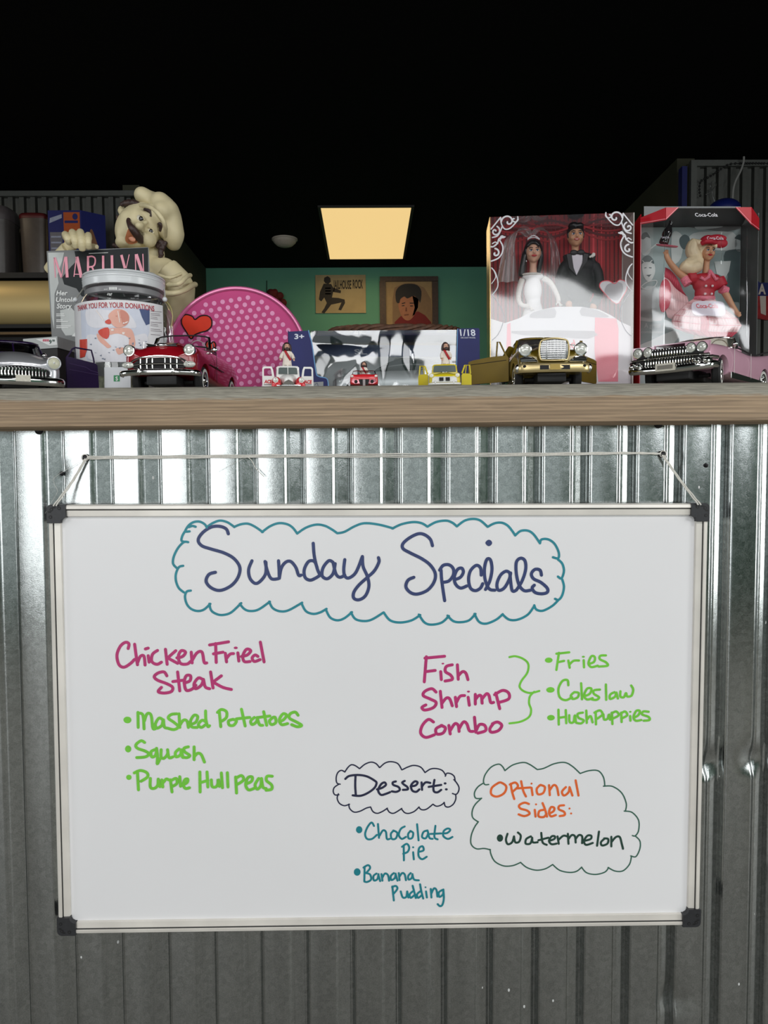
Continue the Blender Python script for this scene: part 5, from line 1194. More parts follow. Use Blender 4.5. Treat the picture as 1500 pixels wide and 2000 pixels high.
mb = MB(); mb.slab(mm([(-9, -.5, 4), (9, -.5, 4), (9, -1, 7), (5, -2, 11.5), (0, -2.6, 14), (-5, -2, 11.5), (-9, -1, 7)]), (0, .004, 0)); g_ = mb.build('grille', m_chrome, T_, local=True, smooth=0)
mb = MB(); mb.box((0, -.003, .0055), (.034, .002, .0022), bev=.0006); mb.build('bumper', m_chrome, T_, local=True)
mb = MB(); mb.box((0, .064, .0135), (.033, .036, .015), bev=.001); mb.build('load_bed', m_wpaint, T_, local=True)

# ---- red roadster
RR = thing('toy_car', 'tiny red die-cast roadster with a bearded figurine riding in it', 'toy car', on_ledge(710.5, .014), 0, 'small die-cast cars on the ledge')
st = [(1, 17, 8, 11, 18, 18, 18.5), (2, 19.5, 7, 12, 21, 20, 21), (8, 20.4, 6, 12, 22.6, 21.4, 22.4), (24, 20.6, 5, 12, 22.8, 22, 23), (28, 20.6, 5, 12, 22.8, 22, 22), (50, 20.4, 5, 12, 22, 21, 21), (78, 19, 6, 12, 21, 20, 20), (84, 17, 9, 12, 18, 18, 18)]
body(RR, st, m_rpaint, [(.017, .007, .0078), (.066, .007, .0078)], lv=1, side=.05)
for s in (-1, 1):
    wheel(RR, s * .0172, .017, .0068, .005, s, False); wheel(RR, s * .0172, .066, .0068, .005, s, False)
    lamp(RR, mm([(s * 17, 1.6, 18.4)])[0], .0023, ring=m_rpaint)
    mb = MB(); mb.slab(mm([(s * 6, .4, 8), (s * 8, 0, 13.4), (s * 16.5, .4, 14), (s * 17.5, 1, 10), (s * 13, .6, 7.4)]), (0, .002, 0)); mb.build('lower_grille', m_pinkc, RR, local=True, smooth=0)
    mb = MB(); mb.lathe([(.0024, 0), (.0016, .0008), (0, .0008)], c=mm([(s * 11.5, -.2, 10.6)])[0], n=16, M=Matrix.Rotation(PI / 2, 3, 'X')); mb.build('fog_lamp', m_gap, RR, local=True)
mb = MB(); mb.slab(mm([(-6, .6, 6), (6, .6, 6), (7.5, .6, 14), (-7.5, .6, 14)]), (0, .002, 0)); mb.build('grille', m_gap, RR, local=True, smooth=0)
mb = MB(); mb.box((0, -.0004, .009), (.0035, .0012, .009)); mb.build('number_plate', mat('grey_toy_plate', (150, 140, 140), .5), RR, local=True)
mb = MB(); loft_pts = mm([(-17, 27, 22.5), (-15.5, 31, 29), (-12, 31.5, 29.6), (12, 31.5, 29.6), (15.5, 31, 29), (17, 27, 22.5)]); mb.tube(loft_pts, .0007, 6); mb.build('windscreen_frame', m_chrome, RR, local=True)
mb = MB(); mb.add(loft_pts, [tuple(range(6))]); mb.build('windscreen', m_wglass, RR, local=True, smooth=0)

# ---- yellow estate car
Y_ = thing('toy_car', 'small mustard yellow die-cast car with both doors open', 'toy car', on_ledge(868, .014), math.radians(-6), 'small die-cast cars on the ledge')
st = [(1, 20, 6, 9, 19, 18, 18), (2, 22, 5, 10, 22, 19.5, 20.5), (8, 23, 4, 10, 23, 20.6, 23), (24, 23.2, 4, 10, 24, 23, 26), (28, 23.2, 4, 10, 24, 24, 25.5), (60, 23, 4, 10, 24, 23, 24), (92, 22, 5, 10, 22, 21, 22), (98, 19, 8, 10, 18, 18, 18)]
body(Y_, st, m_ypaint, [(.019, .0075, .0085), (.076, .0075, .0085)], lv=1, side=.05)
cabin(Y_, m_ypaint, [(27, 19, 17.4, 22, 34), (29, 19.5, 17.6, 22, 38), (50, 19.5, 17.6, 22, 39), (84, 19, 17, 22, 37), (88, 17, 15, 22, 32)])
pane(Y_, 'windscreen', [(-16.5, 26.2, 26.4), (16.5, 26.2, 26.4), (15.6, 27.6, 35), (13.5, 27.9, 36), (-13.5, 27.9, 36), (-15.6, 27.6, 35)], mat('grey_toy_glass', (96, 106, 104), .15, vary=.15), (0, -.0008, 0))
for s in (-1, 1):
    wheel(Y_, s * .0195, .019, .0075, .006, s, False); wheel(Y_, s * .0195, .076, .0075, .006, s, False)
    lamp(Y_, mm([(s * 18.4, 1.2, 18.6)])[0], .0034, ring=m_ypaint, lens=m_wpaint)
    h = Vector(mm([(s * 24, 27, 4)])[0]); ang = math.radians(24) if s > 0 else math.radians(180 - 24)
    door(Y_, (s * 24, 27, 4), ang, [(0, 4), (0, 21), (2, 24), (14, 24), (16, 22), (16, 4)], [(1, 24), (5.5, 35.5), (13, 36.5), (14.5, 24)], m_ypaint, 1.2, s, trim=[([(6.5, 24), (8, 36)], m_ypaint)])
mb = MB(); mb.slab(mm([(-18, -.4, 9), (18, -.4, 9), (17, -.8, 15), (13, -1.2, 16.6), (-13, -1.2, 16.6), (-17, -.8, 15)]), (0, .004, 0)); g_ = mb.build('grille', m_wpaint, Y_, local=True, smooth=0); WM[g_.name] = WM[Y_.name].copy()
for s in (-1, 1):
    mb = MB(); mb.box(mm([(s * 4.5, -1.2, 13)])[0], (.006, .0014, .005)); mb.build('grille_vent', m_gap, g_, local=True, smooth=0)
    mb = MB(); mb.ell(mm([(s * 13, -3.2, 8.6)])[0], (.0014, .0016, .003)); mb.build('bumper_guard', m_wpaint, Y_, local=True)
oval_bar(Y_, 'bumper', smooth_path(mm([(-23, 4, 6.5), (-18, -2, 6.5), (0, -3, 6.5), (18, -2, 6.5), (23, 4, 6.5)]), 3), .0016, .0012, m_wpaint)
mb = MB(); mb.ell((0, .010, .0238), (.0055, .002, .0012)); mb.build('bonnet_emblem', m_chrome, Y_, local=True)

# ---- bearded figurines
def figurine(loc, h, rz, label, arms, seated=False):
    """robe on a small base; h is the full height in metres"""
    o = thing('bearded_figurine', label, 'figurine', loc, rz, 'bearded robed figurines'); k = h / 35.0
    S = lambda x, y, z: Vector((x * k, y * k, z * k))
    mb = MB(); mb.lathe([(0, 0), (6.6 * k, 0), (6.9 * k, 1.2 * k), (6.2 * k, 7 * k), (5.6 * k, 14 * k), (6.0 * k, 18 * k), (5.2 * k, 21 * k), (2.4 * k, 22.6 * k), (0, 22.8 * k)], n=28)
    for v in mb.v: v.y *= .72
    if not seated:
        for s in (-1, 1): mb.ell(S(s * 3, -4.4, 1.2), (2.2 * k, 2.4 * k, 1.3 * k), seg=10, rings=6)
    mb.build('robe', m_robe, o, local=True)
    mb = MB(); mb.ell(S(0, -.6, 27.5), (4.0 * k, 3.9 * k, 4.8 * k)); mb.ell(S(0, -4.2, 27.2), (.8 * k, .9 * k, 1.2 * k)); blob('head', mb, m_fskin, o, voxel=.5 * k, it=2, local=True)
    mb = MB(); mb.ell(S(0, .9, 29), (5.2 * k, 4.6 * k, 5.4 * k)); 
    for s in (-1, 1): mb.tube([S(s * 4.0, -.6, 31), S(s * 5.0, -.6, 27), S(s * 5.2, -.4, 23), S(s * 4.6, -1.0, 20.4)], [1.5 * k, 1.9 * k, 1.9 * k, 1.3 * k], 8)
    mb.ell(S(0, 2.6, 23), (5.2 * k, 2.6 * k, 4 * k))
    # cut the face opening out of the hair by keeping it behind the face
    hr = blob('hair', mb, m_fhair, o, voxel=.5 * k, it=2, local=True)
    for v in hr.data.vertices:
        if v.co.y < -1.2 * k and abs(v.co.x) < 3.0 * k and v.co.z < 31.4 * k: v.co.y = -.4 * k
    mb = MB(); mb.ell(S(0, -3.2, 23.9), (3.3 * k, 1.9 * k, 3.0 * k)); mb.tube([S(-2.6, -3.9, 25.2), S(0, -4.7, 26.0), S(2.6, -3.9, 25.2)], .7 * k, 6); blob('beard', mb, m_fhair, o, voxel=.45 * k, it=2, local=True)
    for s in (-1, 1):
        mb = MB(); mb.ell(S(s * 1.6, -4.35, 28.4), (.6 * k, .3 * k, .5 * k), seg=8, rings=6); mb.build('eye', m_gap, o, local=True)
    mb = MB(); pts = [S(-3.2, -2.4, 22.2), S(-1.6, -4.7, 18), S(1.6, -4.9, 13), S(4.6, -3.4, 8.2)]; P_ = smooth_path(pts, 5)
    vs = []
    for p in P_: vs += [p + S(-1.5, -.1, -.8), p + S(1.5, -.35, .8)]
    mb.add(vs, [(2 * i, 2 * i + 1, 2 * i + 3, 2 * i + 2) for i in range(len(P_) - 1)]); sb = mb.build('sash', m_sash, o, local=True); apply_mods(sb, ('SOLIDIFY', dict(thickness=.5 * k, offset=0)))
    for s, (ex, ez, hx, hz) in zip((-1, 1), arms):
        mb = MB(); mb.tube(smooth_path([S(s * 4.2, 0, 20.6), S(s * ex, -.8, ez), S(s * hx, -2.2, hz)], 4), [2.2 * k] * 4 + [2.4 * k] * 4 + [2.6 * k], 10); mb.build('sleeve', m_robe, o, local=True)
        mb = MB(); mb.ell(S(s * (hx + .3), -2.8, hz - 1.2), (1.2 * k, 1.3 * k, 1.6 * k), seg=10, rings=8)
        for f in range(3): mb.tube([S(s * (hx - .6 + f * .8), -3.2, hz - 1.6), S(s * (hx - .5 + f * .9), -3.6, hz - 3.3)], .4 * k, 5)
        blob('hand', mb, m_fskin, o, voxel=.3 * k, it=1, local=True)
    return o
tw = WM[T_.name]; tr = tw @ Vector((-.0005, .033, .0372)); yr = WM[Y_.name] @ Vector((.0015, .045, .0388))
figurine(tr, .0355, math.radians(14), 'bearded figurine in a cream robe and red sash standing on the white truck roof', ((7.6, 16, 9.6, 10.6), (7.4, 16, 9.2, 10.6)))
figurine(WM[RR.name] @ Vector((0, .036, .0205)), .024, 0, 'bearded figurine with red sash sitting in the tiny red roadster', ((6.2, 15, 7.4, 11), (6.2, 15, 7.4, 11)), True)
figurine(yr, .0345, math.radians(14), 'bearded figurine in a cream robe and red sash standing on the yellow car roof', ((6.6, 15, 6.4, 9.6), (7.2, 15, 6.4, 10.6)))
# ================================================================== pink polka-dot tin
TY = .385
TP = Plane((0, TY, 1), (1, 0, 0), (0, 0, 1))
m_tin = mat('pink_printed_tin', (200, 76, 132), .5, spec=.15, vary=.02); m_dot = mat('pale_pink_dots', (234, 158, 198), .5, spec=.15)
m_heart = mat('red_printed_heart', (224, 62, 40), .5, spec=.15); m_line = mat('black_printed_outline', (26, 14, 18), .5, spec=.15); m_tinrim = mat('pink_tin_rim', (214, 110, 158), .18, .25, coat=.6)
tc = TP.uv(463, 700); tr_ = 139.0 / FPX * (TP.px(463, 700) - CAMPOS).dot(CZ)
TN = thing('round_tin', 'large round-topped pink polka-dot tin with a red heart, behind the red convertible', 'tin', (TP.p(*tc).x, TY + .03, LEDGE_Z))
zb = LEDGE_Z - TP.p(0, 0).z
def arch(r, n=64):
    c = Vector(tc); out = []
    a0 = math.asin(max(-1, min(1, (zb + .001 - c.y) / r)))
    for i in range(n + 1):
        a = a0 + (PI - 2 * a0) * i / n; out.append((c.x + r * math.cos(a), c.y + r * math.sin(a)))
    return out
mb = MB(); A_ = arch(tr_ - .006); mb.slab([TP.p(x, y, 0) for x, y in A_], (0, .055, 0)); bd = mb.build('tin_body', m_tin, TN, smooth=40)
mb = MB(); mb.tube([TP.p(x, y, .0) for x, y in arch(tr_ - .004)], .0042, 10); mb.build('front_rim', m_tinrim, TN)
mb = MB(); mb.tube([TP.p(x, y, -.055) for x, y in arch(tr_ - .004)], .0042, 10); mb.build('back_rim', m_tinrim, TN)
px2m = tr_ / 139.0
heart = [tuple(q) for q in T('605,316 588,296 565,284 535,280 512,300 505,335 515,365 540,405 575,458 600,430 640,412 690,398 722,370 728,330 712,298 680,286 640,292', 220, 540, 3.75)]
heart2 = [tuple(q) for q in T('722,492 708,478 690,480 682,505 694,530 715,555 745,535 757,505 748,483 734,480', 220, 540, 3.75)]
mb = MB(); f = lambda x, y: TP.p(x, y, .0006); ca, sa = math.cos(math.radians(9)), math.sin(math.radians(9))
def inside(p, poly):
    c = False; n = len(poly)
    for i in range(n):
        (x0, y0), (x1, y1) = poly[i], poly[i - 1]
        if (y0 > p[1]) != (y1 > p[1]) and p[0] < (x1 - x0) * (p[1] - y0) / (y1 - y0) + x0: c = not c
    return c
for j in range(-14, 12):
    for i in range(-12, 13):
        a = (i + .5 * (j % 2)) * 16.6 * px2m; b = j * 12.4 * px2m
        x, y = tc[0] + a * ca - b * sa, tc[1] + a * sa + b * ca
        if (x - tc[0]) ** 2 + (y - tc[1]) ** 2 < (tr_ - .016) ** 2 and y > zb + .006: disc(mb, f, (x, y), 4.5 * px2m, 0, 14)
h1 = [TP.uv(*q) for q in heart]; h2 = [TP.uv(*q) for q in heart2]
for hh in (h1, h2):
    fill(mb, lambda x, y: TP.p(x, y, .0010), hh, 1, sub=4); ribbon(mb, lambda x, y: TP.p(x, y, .0014), hh, 2.4 * px2m, 2, 4, closed=True)
mb.build('printed_front', [m_dot, m_heart, m_line], TN, smooth=0)

# ================================================================== long clear-fronted car box
BXY = .235
LB = Plane((0, BXY, 1), (1, 0, 0), (0, 0, 1))
m_bxblue = mat('navy_printed_card', (28, 33, 94), .42, spec=.3, vary=.10, scale=30); m_bxedge = mat('pale_blue_print_edge', (96, 150, 200), .4); m_bxtext = mat('white_print', (214, 218, 230), .5)
m_bxin = mat('grey_card_lining', (150, 154, 156), .6, vary=.08, scale=8); m_bxmid = mat('steel_blue_print', (62, 84, 128), .5); m_bxbrown = mat('brown_grey_print', (96, 84, 80), .5, vary=.2, scale=10)
m_film = film_mat('crinkled_clear_film', (.94, .95, .95), .12, .06, bump=.6, scale=10, edge=.7, dist=.008)
xl, xr = LB.uv(563, 700)[0], LB.uv(937, 700)[0]; ztop = at(750, 644.5, BXY).z; D_ = .125
BX = thing('toy_car_box', 'long navy box with a clear film front holding a silver car, behind the small cars', 'box', ((xl + xr) / 2, BXY + D_ / 2, LEDGE_Z))
t = .0012
zL = LEDGE_Z + .0004
mb = MB(); bx(mb, xl, xr, BXY, BXY + D_, zL, zL + t); bx(mb, xl, xr, BXY + D_ - t, BXY + D_, zL, ztop); bx(mb, xl, xl + t, BXY, BXY + D_, zL, ztop); bx(mb, xr - t, xr, BXY, BXY + D_, zL, ztop); bx(mb, xl, xr, BXY + .045, BXY + D_, ztop - t, ztop)
mb.build('carton', m_bxblue, BX, smooth=0)
mb = MB(); yb = BXY + D_ - .004
BK = Plane((0, yb, 1), (1, 0, 0), (0, 0, 1)); kk = lambda s: T(s, 560, 620, 3.75); f = pxfn(BK, 0)
mb.slab([(xl + .002, yb, zL + .002), (xr - .002, yb, zL + .002), (xr - .002, yb, ztop - .002), (xl + .002, yb, ztop - .002)], (0, .002, 0), 0)
f = pxfn(BK, .0006); fill(mb, f, kk('190,200 1240,205 1240,290 190,285'), 1); fill(mb, f, kk('190,98 1240,92 1240,205 190,200'), 2)
f = pxfn(BK, .0012); text(mb, f, 'SL', *[(560 + 500 / 3.75), 620 + 270 / 3.75, 560 + 590 / 3.75, -10], 3, .03, .2)
mb.build('backing_card', [m_bxin, m_bxmid, m_bxbrown, m_bxtext], BX, smooth=0)
mb = MB(); f = lambda s: [LB.px(x, y, 0) for x, y in kk(s)]
lp = '12,104 160,96 168,130 186,200 214,395 232,430 288,445 303,475 306,560 12,560'
mb.slab(f(lp), (0, .0012, 0), 0); q = pxfn(LB, .0004); ribbon(mb, q, kk('160,96 168,130 186,200 214,395 232,430 288,445 303,475 306,560'), 1.9, 1, 4); 
mb2 = pxfn(LB, .0005); ax = 560 + 58 / 3.75
text(mb, mb2, '3+', 575, 662, 594, -10, 2, .03)
mb.slab([LB.px(x, y, .0012) for x, y in kk('190,475 268,470 268,560 190,560')], (0, .0008, 0), 3); ribbon(mb, pxfn(LB, .0016), kk('205,495 222,480 230,500'), .7, 0, 3)
mb.build('left_panel', [m_bxblue, m_bxedge, m_bxtext, m_bxin], BX, smooth=0)
mb = MB(); mb.slab(f('1252,82 1408,78 1408,570 1236,570 1240,450 1246,300'), (0, .0012, 0), 0); ribbon(mb, q, kk('1252,84 1246,300 1240,450 1236,570'), 1.4, 1, 4)
text(mb, mb2, '1/18', 560 + 1272 / 3.75, 620 + 134 / 3.75, 560 + 1384 / 3.75, -12.5, 2, .02, .12); text(mb, mb2, 'DIE-CAST MODEL', 560 + 1275 / 3.75, 620 + 154 / 3.75, 560 + 1384 / 3.75, -3, 2)
mb.build('right_panel', [m_bxblue, m_bxedge, m_bxtext], BX, smooth=0)
rnd = random.Random(11)
cr = [(rnd.uniform(xl + .04, xr - .03), rnd.uniform(zL + .01, ztop), rnd.uniform(.03, .07), rnd.uniform(.012, .035), rnd.uniform(0, PI), rnd.uniform(-.004, .004)) for _ in range(14)]
def crink(u, v):
    x = xl + .038 + (xr - .038 - xl - .038) * u; z = zL + (ztop - zL) * v; y = 0
    for cx, cz, a, b, th, h in cr:
        dx, dz = x - cx, z - cz; p = (dx * math.cos(th) + dz * math.sin(th)) / a; q_ = (-dx * math.sin(th) + dz * math.cos(th)) / b
        y += h * math.exp(-(p * p + abs(q_)))
    e = min(1, 8 * min(u, 1 - u, v + .02, 1.0))
    return Vector((x, BXY + .003 + y * e, z))
mb = MB(); mb.grid(crink, 90, 36); mb.build('window_film', m_film, BX, smooth=60, recalc=False)
mb = MB(); mb.grid(lambda u, v: Vector((xl + .038 + (xr - xl - .076) * u, BXY + .003 + .042 * v, ztop + .0008 * math.sin(u * 40) * math.sin(v * 3))), 40, 4); mb.build('top_film', m_film, BX, smooth=60, recalc=False)

# silver coupe seen from the side inside the box
m_sil2 = mat('pale_silver_car_paint', (176, 180, 182), .3, .55, coat=.4, vary=.03)
IC = thing('toy_car', 'silver die-cast coupe inside the clear-fronted navy box', 'toy car', (at(645, 700, .30).x, .30, zL + .006), math.radians(-90), 'die-cast cars on the ledge')
st = [(4, 34, 16, 24, 32, 32, 33), (8, 42, 14, 24, 40, 38, 40), (40, 45, 12, 25, 47, 45, 49), (80, 46, 10, 25, 51, 50, 54), (150, 46, 10, 25, 52, 52, 55), (205, 46, 11, 26, 54, 52, 55), (238, 42, 15, 26, 50, 48, 50), (248, 36, 20, 28, 42, 42, 42)]
body(IC, st, m_sil2, [(.048, .016, .021), (.195, .016, .021)])
for s in (-1, 1):
    for y in (48, 195): wheel(IC, s * .039, y * .001, .0185, .011, s, False, 0, 8)
mb = MB(); loft(mb, [(y * .001, [(x * .001, z * .001) for x, z in [(0, 50), (w, 50), (w * .9, zt - 8 if zt > 62 else zt - 2), (w * .74, zt - 2), (w * .4, zt), (0, zt)]]) for y, w, zt in ((76, 38, 54), (90, 39, 62), (116, 38, 76), (150, 38, 78), (180, 38, 73), (214, 37, 58))])
o = mb.build('cabin_glass', mat('dark_toy_glass', (46, 50, 54), .12, vary=.1), IC, local=True, smooth=0); subsurf(o, 1)
mb = MB(); loft(mb, [(y * .001, [(x * .001, z * .001) for x, z in [(0, zt - 3), (w, zt - 3), (w * .98, zt - 1), (w * .7, zt + 1), (w * .4, zt + 1.6), (0, zt + 1.8)]]) for y, w, zt in ((112, 28, 75), (130, 30, 78), (160, 30, 77), (184, 28, 73))])
o = mb.build('roof', m_sil2, IC, local=True, smooth=0); subsurf(o, 1)
mb = MB(); bx(mb, xl + .004, xr - .004, BXY + .012, BXY + D_ - .008, zL + t, zL + .006); mb.build('base_tray', m_bxin, BX, smooth=0)
for s in (-1, 1):
    pass
# ================================================================== cream chef statue
CY_ = .50
m_stat = mat('cream_painted_resin', (216, 204, 164), .5, vary=.07, scale=18, bump=.15)
m_shair = mat('dark_brown_painted_hair', (58, 40, 36), .5, vary=.25, scale=120, bump=.4)
m_mouth = mat('brown_pink_painted_mouth', (186, 116, 78), .5, vary=.12, scale=60); m_tongue = mat('painted_tongue', (206, 140, 108), .45)
m_eyew = mat('painted_eye_white', (226, 220, 200), .3, coat=.5); m_eyeb = mat('painted_black_eye', (24, 20, 20), .15, coat=.8)
def cz(x, y, Y): return at(200 + x / 6.45, 350 + y / 6.45, Y)         # close-up coordinates of the statue
cm = 1.585 / FPX / 6.45                                                # metres per close-up pixel
base = at(275, 700, CY_)
CF = thing('chef_statue', 'cream chef statue with brown moustache and tilted chef hat holding the magazine', 'statue', (base.x, CY_, LEDGE_Z))
Hc = cz(475, 610, CY_); uu = Vector((.70, 0, .71)); rv = Vector((.71, 0, -.70)); ff = Vector((0, -1, 0))
HM = Matrix((rv, ff * -1, uu)).transposed()                            # head axes: right, back, up
hr = (265 * cm, 300 * cm, 330 * cm)
def hs(x, y, out=0.0):
    """point on the front of the head at close-up position x, y"""
    for _ in range(6):
        p = cz(x, y, CY_ - hr[1] * .7 if _ == 0 else p.y); d = p - Hc; a = d.dot(rv) / hr[0]; b = d.dot(uu) / hr[2]
        p = Vector((p.x, CY_ - hr[1] * math.sqrt(max(.02, 1 - a * a - b * b)) - out, p.z))
    return cz(x, y, p.y)
mb = MB()
mb.ell(Hc, hr, M=HM, seg=32, rings=20)
mb.ell(cz(330, 490, CY_ - hr[1] * .62), (105 * cm, 95 * cm, 100 * cm)); mb.ell(cz(590, 760, CY_ - hr[1] * .62), (90 * cm, 90 * cm, 95 * cm))   # cheeks
mb.ell(cz(270, 800, CY_ - hr[1] * .35), (100 * cm, 130 * cm, 75 * cm)); mb.ell(cz(250, 690, CY_ - hr[1] * .45), (70 * cm, 110 * cm, 130 * cm)); mb.ell(cz(380, 820, CY_ - hr[1] * .5), (130 * cm, 110 * cm, 45 * cm))   # jaw
mb.ell(cz(650, 450, CY_ - hr[1] * .45), (140 * cm, 130 * cm, 150 * cm), M=HM)
mb.ell(cz(470, 590, CY_ - hr[1] * 1.10), (58 * cm, 62 * cm, 52 * cm)); mb.tube([cz(560, 530, CY_ - hr[1] * .85), cz(480, 588, CY_ - hr[1] * 1.0)], 32 * cm, 10)    # nose
mb.ell(cz(425, 560, CY_ - hr[1] * .98), (30 * cm, 36 * cm, 30 * cm)); mb.ell(cz(505, 640, CY_ - hr[1] * .98), (30 * cm, 36 * cm, 30 * cm))
mb.ell(cz(240, 395, CY_ - hr[1] * .1), (48 * cm, 40 * cm, 62 * cm))                                                                   # ear
mb.ell(cz(660, 950, CY_ + .01), (120 * cm, 130 * cm, 160 * cm))                                                                    # neck
mb.ell(cz(560, 1480, CY_), (330 * cm, 230 * cm, 520 * cm)); mb.ell(cz(740, 1180, CY_), (230 * cm, 190 * cm, 190 * cm)); mb.ell(cz(520, 1180, CY_), (260 * cm, 190 * cm, 200 * cm))
mb.tube([cz(800, 1150, CY_ - .02), cz(960, 1300, CY_ - .02), cz(1010, 1400, CY_ - .02)], [170 * cm, 165 * cm, 160 * cm], 20)
mb.tube([cz(990, 1350, CY_ - .02), cz(990, 1520, CY_ - .012), cz(880, 1750, CY_ - .005), cz(760, 1850, CY_)], [172 * cm, 165 * cm, 150 * cm, 120 * cm], 20)
bt = LEDGE_Z + .001
mb.lathe([(0, 0), (.105, 0), (.108, .01), (.10, .03), (.092, .06), (.09, .12), (0, .16)], c=(base.x - .01, CY_ + .01, bt), n=32)
# left arm reaching forward to the magazine
mb.tube(smooth_path([cz(380, 1180, CY_), cz(100, 1250, CY_ - .02), cz(-250, 1150, CY_ - .04), cz(-380, 960, CY_ - .055)], 5), [100 * cm] * 8 + [85 * cm] * 8, 16)
stb = blob('body', mb, m_stat, CF, voxel=.0026, it=5)
# hat
mb = MB()
for x, y, r, dy in ((505, 205, 105, 0), (600, 265, 105, 0), (730, 300, 130, -.01), (830, 400, 135, -.01), (870, 540, 135, 0), (905, 690, 125, 0), (890, 800, 100, .005), (760, 420, 135, -.02), (790, 640, 110, .0), (540, 270, 95, .01), (930, 840, 60, .01), (670, 290, 118, .01), (790, 350, 130, .0), (856, 470, 134, .0), (890, 620, 128, .0), (555, 235, 104, .0), (900, 750, 112, .0), (700, 420, 120, .0)):
    mb.ell(cz(x, y, CY_ + dy), (r * cm, r * cm * 1.35, r * cm))
mb.tube(smooth_path([cz(470, 330, CY_ - .05), cz(600, 350, CY_ - .085), cz(720, 450, CY_ - .095), cz(790, 580, CY_ - .085), cz(790, 740, CY_ - .05)], 5), 38 * cm, 10)
blob('hat', mb, m_stat, CF, voxel=.003, it=22, fac=.7)
# rolled sleeve cuff and folds
mb = MB(); mb.tube(smooth_path([cz(760, 1430, CY_ - .09), cz(900, 1440, CY_ - .110), cz(1050, 1390, CY_ - .095), cz(1150, 1330, CY_ - .05), cz(1170, 1330, CY_ - .0)], 5), 36 * cm, 10)
mb.tube(smooth_path([cz(820, 1330, CY_ - .10), cz(960, 1320, CY_ - .125), cz(1060, 1230, CY_ - .10), cz(1110, 1210, CY_ - .05)], 5), 30 * cm, 10)
mb.tube(smooth_path([cz(700, 1200, CY_ - .09), cz(850, 1240, CY_ - .11), cz(1000, 1190, CY_ - .09)], 5), 24 * cm, 10)
blob('sleeve_cuff', mb, m_stat, CF, voxel=.0026, it=5)
# hair, moustache and brows
mb = MB(); rr = random.Random(4)
for x, y, r in ((250, 318, 30), (290, 305, 38), (335, 300, 45), (385, 300, 46), (430, 310, 40), (470, 318, 30), (360, 345, 38), (320, 350, 30), (410, 345, 34)):
    mb.ell(cz(x, y, CY_ - hr[1] * .42 + rr.uniform(-.006, .006)), (r * cm, r * cm * 1.1, r * cm), seg=12, rings=8)
blob('hair', mb, m_shair, CF, voxel=.0018, it=2)
mb = MB()
for x, y, r in ((735, 795, 44), (770, 830, 40), (705, 850, 38), (745, 870, 46), (735, 915, 36), (740, 950, 36), (730, 985, 28), (790, 800, 30), (690, 820, 26)):
    mb.ell(cz(x, y, CY_ - hr[1] * .30), (r * cm, r * cm, r * cm * .8), seg=12, rings=8)
blob('sideburn', mb, m_shair, CF, voxel=.0016, it=1)
mb = MB()
for x, y, r in ((185, 470, 20), (180, 500, 16), (160, 640, 14), (160, 680, 14), (150, 830, 30), (190, 850, 28), (240, 862, 26), (300, 868, 22)):
    mb.ell(cz(x, y, CY_ - .01), (r * cm,) * 3, seg=10, rings=8)
blob('back_hair', mb, m_shair, CF, voxel=.002, it=1)
mb = MB(); mp = smooth_path([hs(320, 515, .004), hs(345, 575, .010), hs(375, 620, .016), hs(420, 680, .016), hs(460, 735, .012), hs(505, 772, .008), hs(535, 755, .006), hs(528, 735, .006)], 5)
mb.tube(mp, [(.55 + .65 * math.sin(min(1, max(0, i / (len(mp) - 1))) * PI)) * 40 * cm for i in range(len(mp))], 12)
mb.ell(hs(330, 512, .004), 26 * cm); mb.ell(hs(530, 750, .005), 24 * cm); blob('moustache', mb, m_shair, CF, voxel=.0014, it=2)
for pts in (((518, 382), (555, 382), (595, 405), (615, 440), (608, 475)), ((692, 548), (722, 565), (735, 610), (722, 660))):
    mb = MB(); q = smooth_path([hs(x, y, .004) for x, y in pts], 5); n = len(q)
    mb.tube(q, [(14 + 14 * math.sin(PI * i / (n - 1))) * cm for i in range(n)], 10); blob('eyebrow', mb, m_shair, CF, voxel=.0012, it=2)
# eyes
for x, y in ((482, 497), (603, 657)):
    mb = MB(); mb.ell(hs(x, y, -.001), (52 * cm, 34 * cm, 42 * cm), M=HM, seg=18, rings=12); o = mb.build('eye', m_eyew, CF); WM[o.name] = WM[CF.name].copy()
    mb = MB(); mb.ell(hs(x + 6, y - 2, .0058), (27 * cm, 14 * cm, 31 * cm), M=HM, seg=16, rings=10); mb.build('pupil', m_eyeb, o)
    mb = MB(); a = math.radians(48); mb.tube([hs(x - 45 * math.cos(a) + 26 * math.sin(a), y - 45 * math.sin(a) - 30 * math.cos(a), .006), hs(x + 42 * math.sin(a), y - 44 * math.cos(a), .0095), hs(x + 48 * math.cos(a) + 22 * math.sin(a), y + 48 * math.sin(a) - 28 * math.cos(a), .006)], 10 * cm, 8); mb.build('eyelid', m_stat, o)
# open laughing mouth under the moustache
mo = [(332, 620), (300, 690), (288, 750), (315, 800), (375, 815), (440, 790), (445, 750), (405, 700), (370, 650)]
mb = MB(); q = smooth_path([Vector((x, y, 0)) for x, y in mo], 4, True); mb.poly([hs(v.x, v.y, .016) for v in q]); o = mb.build('mouth', m_mouth, CF, smooth=0); apply_mods(o, ('SOLIDIFY', dict(thickness=.003, offset=0)))
mb = MB(); mb.tube([hs(v.x, v.y, .016) for v in q], 9 * cm, 8, closed=True); mb.build('lip', m_stat, CF)
mb = MB(); mb.ell(hs(372, 745, .017), (48 * cm, 14 * cm, 36 * cm), M=HM, seg=16, rings=10); mb.build('tongue', m_tongue, CF)
